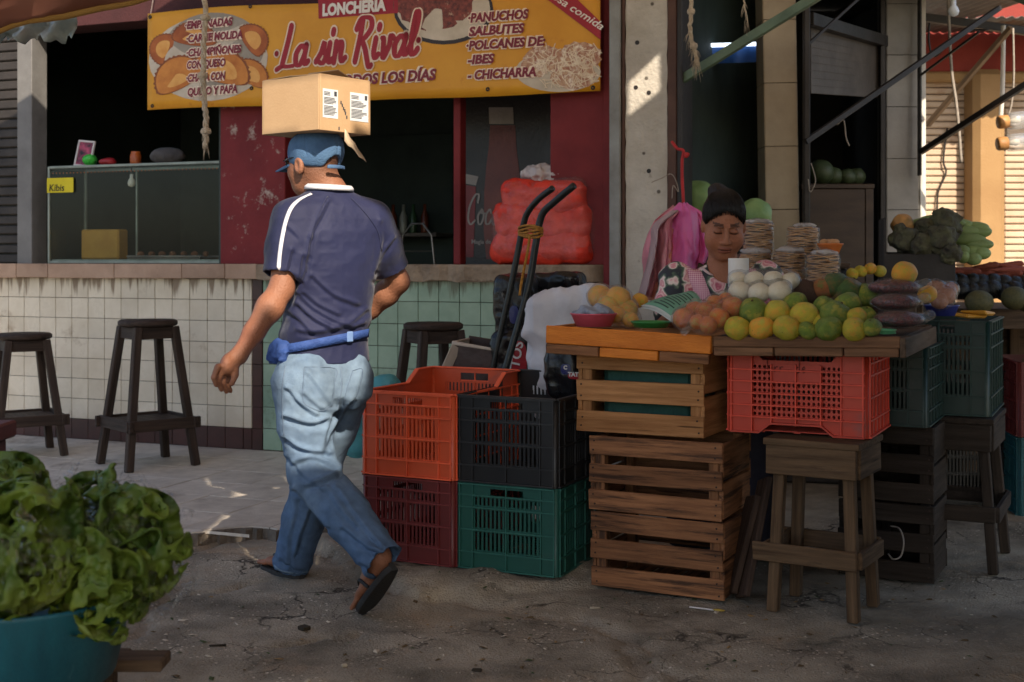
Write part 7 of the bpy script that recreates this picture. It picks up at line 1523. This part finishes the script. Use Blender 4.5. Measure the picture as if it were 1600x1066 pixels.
# jeans
jean_m = mat('faded_lit_denim', (1, 1, 1), (.80, .82, .86), scale=40, rough=.85, bump=.55, bscale=380, attr=True, spec=.15)
hem_l, hem_r = A3(P(597, 874, 4.15)), A3(P(455, 884, 4.73))
pel = A3(P(505, 578, 4.45)); PM = axes(YF)
def jean_f(p):
    d = loft(p, sorted([trow(505, 610, .160, .130), trow(504, 585, .160, .128), trow(505, 550, .153, .117), trow(505, 530, .150, .112)]), YF)
    d = sm_min(d, ell(p, L2W(pel, PM, (-.07, -.065, -.055)), (.085, .075, .09), PM), .05); d = sm_min(d, ell(p, L2W(pel, PM, (.07, -.065, -.05)), (.082, .075, .09), PM), .05)
    for (h_, k_, e_, rh) in ((hip_l, kn_l, hem_l, .070), (hip_r, kn_r, hem_r, .070)):
        l = chain(p, [(A3(h_)+np.array((0, 0, -.02)), .103), (A3(h_)*.5+A3(k_)*.5, .096), (k_, .083), (A3(k_)*.5+A3(e_)*.5, .078), (e_, rh)], .03)
        ax = A3(e_)-A3(k_); ax /= np.linalg.norm(ax); cut = (p-A3(e_)) @ ax-.012; l = np.maximum(l, cut); l = np.maximum(l, -cap(p, A3(e_)-ax*.05, A3(e_)+ax*.08, rh-.012, rh-.008)); d = sm_min(d, l, .03)
    return d
def ridge(x, pw=1.6): return (1-np.abs(np.sin(x)))**pw-.35
def jean_disp(v):
    px = v[:, 0]/v[:, 1]*F+800; py = HY+(H-v[:, 2])/v[:, 1]*F; wv = noise3(v, 7, 3); w2 = noise3(v, 15, 9); near = np.clip((4.62-v[:, 1])/.1, 0, 1)
    w3 = 3.0*noise3(v, 11, 4); d = .004*fbm(v, 8, 3, 6)-.004*crumple(v, 17, 5, 2)
    d += np.clip((4.72-v[:, 1])/.06, .1, 1)*creases(px+w3, py+w3*.7, JEAN_CR, .0095, 4.6)
    for e_, k_ in ((hem_l, A3(kn_l)), (hem_r, A3(kn_r))):
        ax = (k_-e_)/np.linalg.norm(k_-e_); t = (v-e_) @ ax; rad = np.linalg.norm(v-e_-t[:, None]*ax, axis=1); m_ = np.clip((.11-t)/.06, 0, 1)*(rad < .12); d += m_*.006*ridge(t*40+1.8*wv+px*.03)
    for poly_ in POCKETS: d += .0028*inside(px, py, poly_)*near
    return d
POCKETS = [[(476, 574), (474, 600), (474, 628), (498, 642), (518, 632), (522, 600), (524, 576)], [(551, 580), (543, 606), (538, 628), (548, 634), (560, 610), (566, 578)]]
def jean_col(v, n):
    px = v[:, 0]/v[:, 1]*F+800; py = HY+(H-v[:, 2])/v[:, 1]*F; base = np.array(lin(94, 118, 146)); pale = np.array(lin(118, 138, 158)); deep = np.array(lin(72, 98, 134))
    tl = np.clip(((v-A3(kn_l)) @ (A3(hem_l)-A3(kn_l)))/.18, -1, 1)
    f_ = np.clip(.55+.6*fbm(v, 5, 3, 21)+.35*np.clip((690-py)/160, -1, 1)-.35*np.clip((py-760)/80, 0, 1), 0, 1)[:, None]  # paler thighs and deeper shins paint in the sunlit and shaded denim
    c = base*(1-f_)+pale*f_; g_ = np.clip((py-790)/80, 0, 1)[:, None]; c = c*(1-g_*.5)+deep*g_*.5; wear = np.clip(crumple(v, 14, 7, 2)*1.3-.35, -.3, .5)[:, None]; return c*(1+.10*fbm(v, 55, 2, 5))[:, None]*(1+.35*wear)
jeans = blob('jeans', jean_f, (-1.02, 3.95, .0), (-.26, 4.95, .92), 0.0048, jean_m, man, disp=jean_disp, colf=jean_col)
bj = bvh_of(jeans); st_m = mat('denim_seam_thread', lin(112, 130, 150), lin(92, 110, 132), rough=.8); dk_m = mat('denim_pocket', lin(120, 144, 166), lin(98, 122, 148), scale=30, rough=.85, bump=.3, bscale=300)
def pocket(pts): 
    ribbon('pocket_stitching', bj, pts+[pts[0]], .0026, st_m, man, .0025, n=4)
pocket([(476, 574), (474, 600), (474, 628), (498, 642), (518, 632), (522, 600), (524, 576)]); pocket([(551, 580), (543, 606), (538, 628), (548, 634), (560, 610), (566, 578)])
ribbon('seat_seam', bj, [(532, 574), (534, 600), (530, 628), (524, 650)], .004, st_m, man, .002); ribbon('outer_seam', bj, [(446, 572), (441, 610), (442, 660), (446, 700)], .004, st_m, man, .002)
ribbon('leg_hem', bj, [(428, 884), (440, 892), (460, 896), (482, 893)], .006, MATS['denim_pocket'], man, .0015)
# belt bag strap round the waist
bl_m = mat('blue_webbing', lin(54, 84, 150), lin(40, 66, 124), scale=30, rough=.7, bump=.4, bscale=160)
sv_, sf_ = snet(shirt_f, (-.98, 4.15, .84), (-.30, 4.80, 1.02), .008); bs = BVHTree.FromPolygons(sv_.tolist(), sf_.tolist()); ribbon('waist_strap', bs, [(444, 546), (470, 541), (500, 535), (530, 529), (556, 524), (574, 520)], .030, bl_m, man, .007, n=10)
q = hit(bs, 545, 526)
if q: MB().cbox(-.012, .012, -.004, .004, -.018, .018, .003).build('strap_buckle', mat('pale_buckle', lin(120, 150, 200), rough=.4), man, loc=q[0]+q[1]*.008, rot=(0, 0, math.atan2(q[1].x, -q[1].y)))
c = A3(P(435, 550, 4.37)); fn = lambda p: ell(p, c, (.034, .065, .048), axes(YF, 0, R(20)))+.022*crumple(p, 20, 4, 2)-.008
blob('belt_bag', fn, c-.1, c+.1, .005, bl_m, man)
# cap, sunglasses
cap_m = mat('washed_blue_cap', lin(86, 120, 156), lin(56, 84, 122), scale=9, rough=.85, bump=.35, bscale=200, detail=8)
def cap_f(p):
    q = (p-A3(HC)) @ np.array(HM); d = ell(q, (0, -.012, .026), (.0875, .109, .0975)); tilt = q[..., 2]-(-.024+.22*q[..., 1]); d = sm_max(d, -tilt, .006)
    d = sm_max(d, q[..., 2]-.093+.02*np.abs(q[..., 0]), .012)
    d = np.maximum(d, -(np.maximum(np.hypot(q[..., 0], (q[..., 2]+.044)*.9)-.036, q[..., 1]+.06)))
    br = np.maximum(ell(q, (0, .085, -.002), (.080, .088, .06)), np.abs(q[..., 2]-.004+.16*(q[..., 1]-.09)+5.0*q[..., 0]**2)-.004); br = np.maximum(br, .05-q[..., 1])
    d = np.minimum(d, br); s_ = np.maximum(np.abs(np.hypot(q[..., 0]/.083, (q[..., 1]+.012)/.104)-1)*.09-.003, np.abs(q[..., 2]+.046+.0*q[..., 1])-.007); s_ = np.maximum(s_, np.abs(q[..., 0])-.04); s_ = np.maximum(s_, q[..., 1]+.05)
    return np.minimum(d, s_)
def cap_disp(v):
    q = (v-A3(HC)) @ np.array(HM); an = np.arctan2(q[:, 0], q[:, 1]); top = np.clip((q[:, 2]-.03)/.05, 0, 1); return -.0022*np.exp(-((np.sin(an*3))/.10)**2)*(q[:, 2] > .0)+.004*fbm(v, 14, 2, 3)*(.4+top)
blob('cap', cap_f, A3(HC)-.22, A3(HC)+.22, .004, cap_m, man, disp=cap_disp)
MB().lathe([(.001, .003), (.008, .003), (.009, 0)], 12).build('cap_button', cap_m, man, True, loc=L2W(HC, HM, (0, -.012, .094)))
lens = mat('dark_lens', lin(16, 16, 18), rough=.08, spec=.8)
for sx in (-1, 1):
    pts = [L2W(HC, HM, (sx*(.014+.05*k/6), .104-.012*(k/6)**2*2.2, .0)) for k in range(7)]; mb = MB()
    for q_ in pts: mb.v += [tuple(np.array(q_)+np.array(HM)[:, 2]*.019), tuple(np.array(q_)-np.array(HM)[:, 2]*.019)]
    for k in range(6): mb.f.append((2*k, 2*k+1, 2*k+3, 2*k+2)); mb.m.append(0)
    o = mb.build('sunglass_lens', lens, man, True); md = o.modifiers.new('t', 'SOLIDIFY'); md.thickness = .003
    MB().tube([L2W(HC, HM, (sx*.066, .084, .008)), L2W(HC, HM, (sx*.0775, .05, .008)), L2W(HC, HM, (sx*.082, .0, .006))], .0028, 6).build('sunglass_arm', lens, man, True)
# flip-flops
sand_m = mat('dark_rubber_sole', lin(52, 52, 52), lin(36, 36, 37), rough=.8, bump=.3, bscale=120)
for (he, to, k_, a_) in ((heel_l, toe_l, kn_l, an_l), (heel_r, toe_r, kn_r, an_r)):
    h, t = A3(he), A3(to); ax = (t-h)/np.linalg.norm(t-h); up = A3(k_)-A3(a_); sd = np.cross(ax, up); sd /= np.linalg.norm(sd); u_ = np.cross(sd, ax); mb = MB(); n_ = 15; L_ = .262; rows = []
    for i in range(n_):
        f_ = i/(n_-1); hw = (.034+.012*math.sin(max(0, f_-.15)*math.pi*.95))*math.sqrt(max(.03, 1-abs(2*f_-1)**6)); b_ = h-ax*.012+ax*L_*f_-u_*.001
        rows += [b_-sd*hw, b_+sd*hw, b_+sd*hw-u_*.021, b_-sd*hw-u_*.021]
    mb.add(rows, [(4*i+e, 4*i+(e+1) % 4, 4*i+4+(e+1) % 4, 4*i+4+e) for i in range(n_-1) for e in range(4)]+[(0, 1, 2, 3), tuple(4*(n_-1)+e for e in (3, 2, 1, 0))])
    o = mb.build('sandal_sole', sand_m, man); md = o.modifiers.new('b', 'BEVEL'); md.width = .004; md.segments = 2
    for s2 in (-1, 1): MB().tube(cat_rom([Vector(h+ax*.10+sd*s2*.042+u_*.0), Vector(h+ax*.125+sd*s2*.036+u_*.045), Vector(h+ax*.165+sd*s2*.014+u_*.050), Vector(h+ax*.195+u_*.030), Vector(h+ax*.205-u_*.0)], 5), .006, 6, flat=.6).build('sandal_strap', sand_m, man, True)
# ---------------- carton on his head
BXZ = P(500, 203, 4.27).z; BXH = P(500, 115, 4.27).z-BXZ
box = thing('cardboard_box', 'tan cardboard box with white labels carried on the man\'s head', 'box', (-.6405, 4.27, BXZ), R(52))
kraft = mat('kraft_cardboard', lin(198, 164, 126), lin(184, 150, 112), scale=4, rough=.8, bump=.1, bscale=120, dirt=lin(176, 136, 98), dscale=5, dth=.62)
bw, bd = .24, .29; th = .004
MB().cbox(0, bw, 0, th, 0, BXH, .0015, jit=.001).build('front_panel', kraft, box); MB().cbox(0, bw, bd-th, bd, 0, BXH, .0015).build('back_panel', kraft, box)
for x in (-.0015, bw-th+.0015): MB().cbox(x, x+th, th+.0005, bd-th-.0005, .0008, BXH-.0008, .0015).build('side_panel', kraft, box)
MB().cbox(.004, bw-.004, .0045, bd-.0045, .001, .004, .001).build('bottom_panel', kraft, box)
MB().box(.003, bw-.003, .0, bd/2-.002, 0, .003).build('top_flap', kraft, box, loc=(0, .003, BXH-.001), rot=(R(1.5), 0, 0)); MB().box(.003, bw-.003, -bd/2+.002, 0, 0, .003).build('top_flap', kraft, box, loc=(0, bd-.003, BXH-.001), rot=(R(-2), 0, 0))
MB().box(0, .1, .002, bd-.14, 0, .003).build('top_flap', kraft, box, loc=(bw-.002, .06, BXH+.002), rot=(0, R(-160), 0))
lb = mat('white_label', lin(226, 228, 230), lin(212, 214, 218), rough=.6); lk = mat('label_ink', lin(70, 72, 80), rough=.7)
def fx(px): return (px-500)/(579-500)*bw
def fz(py): return (203-py)/(203-116)*BXH
for (a, b) in ((504, 527), (546, 575)):
    x0, x1, z0, z1 = fx(a), fx(b), fz(183), fz(138); l_ = MB().box(x0, x1, -.0012, -.0004, z0, z1).build('paper_label', lb, box); r_ = random.Random(a)
    for k in range(17):
        zz = z1-.012-k*.0047
        if k in (3, 9): continue
        l2 = (x1-x0)*r_.uniform(.55, .86) if k > 2 else (x1-x0)*.4; MB().box(x0+.005, x0+.005+l2, -.0019, -.0014, zz, zz+.0022).build('label_line', lk, l_)
    MB().box(x1-.018, x1-.006, -.0019, -.0014, z1-.022, z1-.006).build('label_stamp', lk, l_)
for k, (a, b) in enumerate(((531, 154), (533, 158), (535, 163), (537, 166), (538, 170), (540, 176), (528, 195))): MB().box(fx(a), fx(a)+.0045, -.0016, -.0003, fz(b+5), fz(b)).build('printed_mark', lk, box)
tape = mat('torn_tape', lin(226, 206, 178), lin(206, 184, 154), rough=.35, translucent=.3)
sheet('torn_tape', None, [[Vector((fx(536)+.012*i, -.004-.006*i*j*.3, .012-.012*i-.014*j+.004*math.sin(i*2+j))) for j in range(4)] for i in range(7)], tape, parent=box)
# ---------------- woman behind the stall
wom = thing('person', 'woman in floral blouse and pink gingham apron looking down behind the stall', 'person')
WH = P(1131, 350, 4.90); WM = axes(R(180-3), R(-27), R(-2)); WY = R(178)
wsl, wsr = P(1056, 436, 4.98), P(1198, 432, 5.0); wel, wer = P(1040, 512, 4.94), P(1216, 505, 5.0); wwl, wwr = P(1052, 488, 4.80), P(1150, 482, 4.78)
wz = P(1130, 436, 5.0)
wrows = sorted([(.05, wz.x, 5.05, .20, .16), (.45, wz.x, 5.05, .19, .15), (.72, wz.x, 5.05, .165, .12), (.88, wz.x, 5.04, .155, .115), (1.0, wz.x, 5.02, .165, .115), (1.08, wz.x, 5.0, .15, .09), (1.125, wz.x, 4.99, .09, .065), (1.15, wz.x, 4.98, .06, .05)])
def head_w(q):
    d = ell(q, (0, -.015, .03), (.076, .095, .092)); d = sm_min(d, ell(q, (0, .026, -.04), (.068, .066, .082)), .03); d = sm_min(d, ell(q, (0, .030, -.062), (.062, .056, .052)), .03); d = sm_min(d, ell(q, (0, .066, -.100), (.027, .024, .021)), .025)
    for sx in (-1, 1):
        d = sm_min(d, ell(q, (sx*.040, .060, -.036), (.032, .030, .034)), .02); d = sm_max(d, -ell(q, (sx*.031, .100, .010), (.021, .016, .013)), .012); d = sm_min(d, ell(q, (sx*.031, .0795, .007), (.0175, .012, .011)), .005)
        d = sm_min(d, cap(q, (sx*.014, .091, .029), (sx*.046, .079, .029), .005, .004), .012); d = sm_min(d, ell(q, (sx*.077, -.005, -.012), (.010, .020, .030)), .008); d = sm_min(d, ell(q, (sx*.0135, .100, -.032), (.009, .010, .0085)), .005)
    d = sm_min(d, cap(q, (0, .088, .022), (0, .108, -.018), .007, .0105), .010); d = sm_min(d, ell(q, (0, .109, -.027), (.0145, .013, .011)), .006)
    d = sm_min(d, ell(q, (0, .0945, -.0585), (.026, .010, .0062)), .006); d = sm_min(d, ell(q, (0, .0925, -.0705), (.021, .010, .0072)), .006); d = sm_max(d, -ell(q, (0, .103, -.0645), (.027, .012, .0018)), .003)
    return d
wf_l = [[(A3(wwl)+np.array((.01, -.035, .02-.016*k)), .010), (A3(wwl)+np.array((.02, -.075, .022-.016*k)), .009), (A3(wwl)+np.array((.04, -.085, .02-.016*k)), .0075)] for k in range(4)]+[[(A3(wwl)+np.array((.0, -.02, .02)), .011), (A3(wwl)+np.array((.035, -.045, .03)), .009)]]
wf_r = [[(A3(wwr)+np.array((-.01, -.035, .02-.016*k)), .010), (A3(wwr)+np.array((-.02, -.075, .022-.016*k)), .009), (A3(wwr)+np.array((-.04, -.085, .02-.016*k)), .0075)] for k in range(4)]+[[(A3(wwr)+np.array((.0, -.02, .02)), .011), (A3(wwr)+np.array((-.035, -.045, .03)), .009)]]
def wbody(p):
    q = (p-A3(WH)) @ np.array(WM); d = sm_min(loft(p, [(a, b, c_, e*.9, f_*.9) for a, b, c_, e, f_ in wrows], WY), cap(p, L2W(WH, WM, (0, -.02, -.06)), (wz.x, 4.99, 1.10), .052, .06), .03); d = sm_min(d, head_w(q), .018)
    for s_, e, w_, fs in ((wsl, wel, wwl, wf_l), (wsr, wer, wwr, wf_r)):
        a = chain(p, [(s_, .05), (e, .04), (w_, .025), (A3(w_)+np.array((.005, -.03, .0)), .028)], .02); fg = None
        for c_ in fs: e2 = chain(p, c_, .004); fg = e2 if fg is None else np.minimum(fg, e2)
        d = sm_min(d, sm_min(a, fg, .007), .02)
    return d
def wcol(v, n):
    q = (v-A3(WH)) @ np.array(WM); c = np.tile(SK*np.array((1.3, 1.2, 1.16)), (len(v), 1)); g = lambda x, y, z, sx, sy, sz: np.exp(-((np.abs(q[:, 0])-x)/sx)**2-((q[:, 1]-y)/sy)**2-((q[:, 2]-z)/sz)**2)
    def mixc(f_, col): nonlocal c; f_ = np.clip(f_, 0, 1)[:, None]; c = c*(1-f_)+np.array(col)*f_
    front = q[:, 1] > .05
    lip = ((np.abs(q[:, 0]) < .025) & (q[:, 2] > -.079) & (q[:, 2] < -.051) & (q[:, 1] > .085)); mixc(lip*.6, lin(128, 62, 54)); mixc(((np.abs(q[:, 2]+.0645) < .0022) & (np.abs(q[:, 0]) < .026) & front)*.75, lin(60, 30, 26))
    bz = .033-2.6*(np.abs(q[:, 0])-.026)**2; mixc(((np.abs(q[:, 2]-bz) < .0042) & (np.abs(q[:, 0]) > .012) & (np.abs(q[:, 0]) < .050) & front)*.8, HAIR)
    mixc(((np.abs(q[:, 2]-(.0005+6*(np.abs(q[:, 0])-.031)**2)) < .0026) & (np.abs(np.abs(q[:, 0])-.031) < .017) & front)*.9, HAIR*.6)
    mixc(g(.031, .085, .010, .02, .02, .010)*.35, lin(96, 54, 44)); mixc(g(.03, .08, -.012, .018, .02, .006)*.3, lin(110, 64, 52)); mixc(g(.0, .11, -.034, .012, .012, .005)*.3, lin(96, 52, 42)); mixc(g(.042, .07, -.03, .02, .03, .02)*.25, lin(186, 104, 80))
    return c*(1+.08*fbm(v, 22, 2, 3))[:, None]
blob('body', wbody, (.50, 4.62, 0.0), (1.12, 5.26, 1.45), .0034, skin_m, wom, colf=wcol)
hair_m = mat('black_hair', lin(22, 18, 18), lin(12, 10, 10), scale=12, stretch=(6, 1, 1), rough=.42, bump=.5, bscale=90, spec=.4)
def hair_f(p):
    q = (p-A3(WH)) @ np.array(WM); d = ell(q, (0, -.018, .034), (.0825, .102, .0945)); zl = .079-11.5*q[..., 0]**2+.0015*np.sin(q[..., 0]*170); face = np.maximum(.014-q[..., 1], q[..., 2]-zl); d = sm_max(d, -face, .010); d = sm_max(d, -(q[..., 2]+.055-.25*np.maximum(0, -q[..., 1])), .02)
    d = sm_min(d, ell(q, (.024, -.080, .094), (.040, .045, .036)), .02); return d
def hair_disp(v):
    q = (v-A3(WH)) @ np.array(WM); an = np.arctan2(q[:, 0], q[:, 2]+.02); return .0005*np.sin(an*70+6*noise3(v, 12, 4)+q[:, 1]*20)+.003*fbm(v, 18, 2, 5)
blob('hair', hair_f, A3(WH)-.2, A3(WH)+.22, .0036, hair_m, wom, disp=hair_disp)
mb = MB(); r_ = random.Random(5)          # loose strands combed back to the bun
for k in range(190):
    x0 = r_.uniform(-.078, .078); z0 = .079-11.5*x0*x0-r_.uniform(-.004, .008); e0 = np.array((x0, .095*math.sqrt(max(.02, 1-(x0/.09)**2-((z0-.034)/.11)**2))-.018, z0)); e1 = np.array((.024+r_.uniform(-.03, .03), -.085, .085+r_.uniform(-.03, .02))); pts = []
    lift = 1.012+r_.uniform(0, .022)
    for j in range(11):
        t_ = j/10; q_ = e0*(1-t_)+e1*t_+np.array((0, 0, .05*math.sin(t_*math.pi)))-np.array((0, -.018, .034)); n_ = np.linalg.norm(q_/np.array((.0825, .102, .0945))); q_ = q_/max(n_, 1e-6)*(lift if t_ > .05 else 1.0)+np.array((0, -.018, .034)); pts.append(Vector(L2W(WH, WM, q_)))
    mb.tube(pts, .0011, 4)
mb.build('hair_strands', hair_m, wom, True)['kind'] = 'stuff'
# floral blouse
def floral():
    m = mat('floral_blouse', lin(214, 170, 168), lin(196, 140, 146), scale=20, rough=.7); N = m.node_tree.nodes; L = m.node_tree.links; b = N['Principled BSDF']; src = b.inputs['Base Color'].links[0].from_socket; geo = N.new('ShaderNodeNewGeometry')
    vt = N.new('ShaderNodeTexVoronoi'); vt.inputs['Scale'].default_value = 15; nz = N.new('ShaderNodeTexNoise'); nz.inputs['Scale'].default_value = 26; va = N.new('ShaderNodeVectorMath'); va.operation = 'MULTIPLY_ADD'
    L.new(geo.outputs['Position'], nz.inputs['Vector']); L.new(nz.outputs['Color'], va.inputs[0]); va.inputs[1].default_value = (.045,)*3; L.new(geo.outputs['Position'], va.inputs[2]); L.new(va.outputs[0], vt.inputs['Vector'])
    cr = N.new('ShaderNodeValToRGB'); L.new(vt.outputs['Distance'], cr.inputs[0]); els = cr.color_ramp.elements
    for k, (pos_, c_) in enumerate(((0, lin(150, 60, 84)), (.12, lin(220, 150, 160)), (.2, lin(180, 84, 108)), (.29, lin(232, 190, 190)), (.38, lin(206, 130, 142)), (.47, lin(232, 214, 208)), (.55, lin(92, 112, 92)), (.64, lin(48, 52, 60)))):
        e_ = els[k] if k < 2 else els.new(pos_); e_.position = pos_; e_.color = (*c_, 1)
    src = cr.outputs[0]
    L.new(src, b.inputs['Base Color']); return m
flm = floral()
def blouse_f(p):
    d = loft(p, [(a, b, c_, e+.012, f_+.012) for a, b, c_, e, f_ in wrows if a > .6], WY)
    for s_, e in ((wsl, wel), (wsr, wer)): a = chain(p, [(s_, .066), (A3(s_)*.3+A3(e)*.7, .062)], .03); d = sm_min(d, a, .04)
    return np.maximum(d, -ell(p, (wz.x+.005, 4.90, 1.165), (.085, .11, .085)))
blo = blob('blouse', blouse_f, (.48, 4.75, .68), (1.16, 5.3, 1.2), .006, flm, wom, disp=lambda v: .004*fbm(v, 12, 3, 4)+.003*np.sin(v[:, 2]*60+v[:, 0]*40))
skm = mat('dark_skirt', lin(60, 58, 72), lin(44, 42, 56), rough=.8); blob('skirt', lambda p: loft(p, [(a, b, c_, e+.016, f_+.016) for a, b, c_, e, f_ in wrows if a < .8], WY), (.5, 4.8, .0), (1.15, 5.3, .78), .012, skm, wom)
for sx in (-1, 1): blob('shoe', lambda p, c=np.array((wz.x+sx*.09, 4.97, .045)): ell(p, c, (.045, .11, .045)), np.array((wz.x+sx*.09, 4.97, .045))-.13, np.array((wz.x+sx*.09, 4.97, .045))+.13, .01, sand_m, wom)
def gingham():
    m = bpy.data.materials.new('pink_gingham'); m.use_nodes = True; N = m.node_tree.nodes; L = m.node_tree.links; b = N['Principled BSDF']; b.inputs['Roughness'].default_value = .8; geo = N.new('ShaderNodeNewGeometry'); src = None
    fs = []
    for dr in ('X', 'Z'):
        wv = N.new('ShaderNodeTexWave'); wv.bands_direction = dr; wv.inputs['Scale'].default_value = 42; L.new(geo.outputs['Position'], wv.inputs['Vector']); fs.append(wv.outputs['Fac'])
    ad = N.new('ShaderNodeMath'); ad.operation = 'ADD'; L.new(fs[0], ad.inputs[0]); L.new(fs[1], ad.inputs[1]); mr = N.new('ShaderNodeMapRange'); mr.inputs[2].default_value = 1.6; L.new(ad.outputs[0], mr.inputs[0])
    mx = N.new('ShaderNodeMix'); mx.data_type = 'RGBA'; L.new(mr.outputs[0], mx.inputs[0]); mx.inputs[6].default_value = (*lin(180, 74, 122), 1); mx.inputs[7].default_value = (*lin(232, 196, 206), 1); L.new(mx.outputs[2], b.inputs['Base Color']); return m
gm_ = gingham(); bb = bvh_of(blo)
ribbon('apron_strap', bb, [(1068, 400), (1076, 412), (1086, 432), (1094, 452), (1100, 472), (1104, 492)], .062, gm_, wom, .004, n=8); ribbon('apron_strap', bb, [(1168, 402), (1171, 415), (1173, 432), (1172, 452), (1168, 476)], .056, gm_, wom, .004, n=8)
ribbon('neck_trim', bb, [(1090, 408), (1098, 420), (1112, 430), (1130, 434), (1150, 428)], .010, mat('pale_lace', lin(220, 196, 196), rough=.8), wom, .003, n=6)
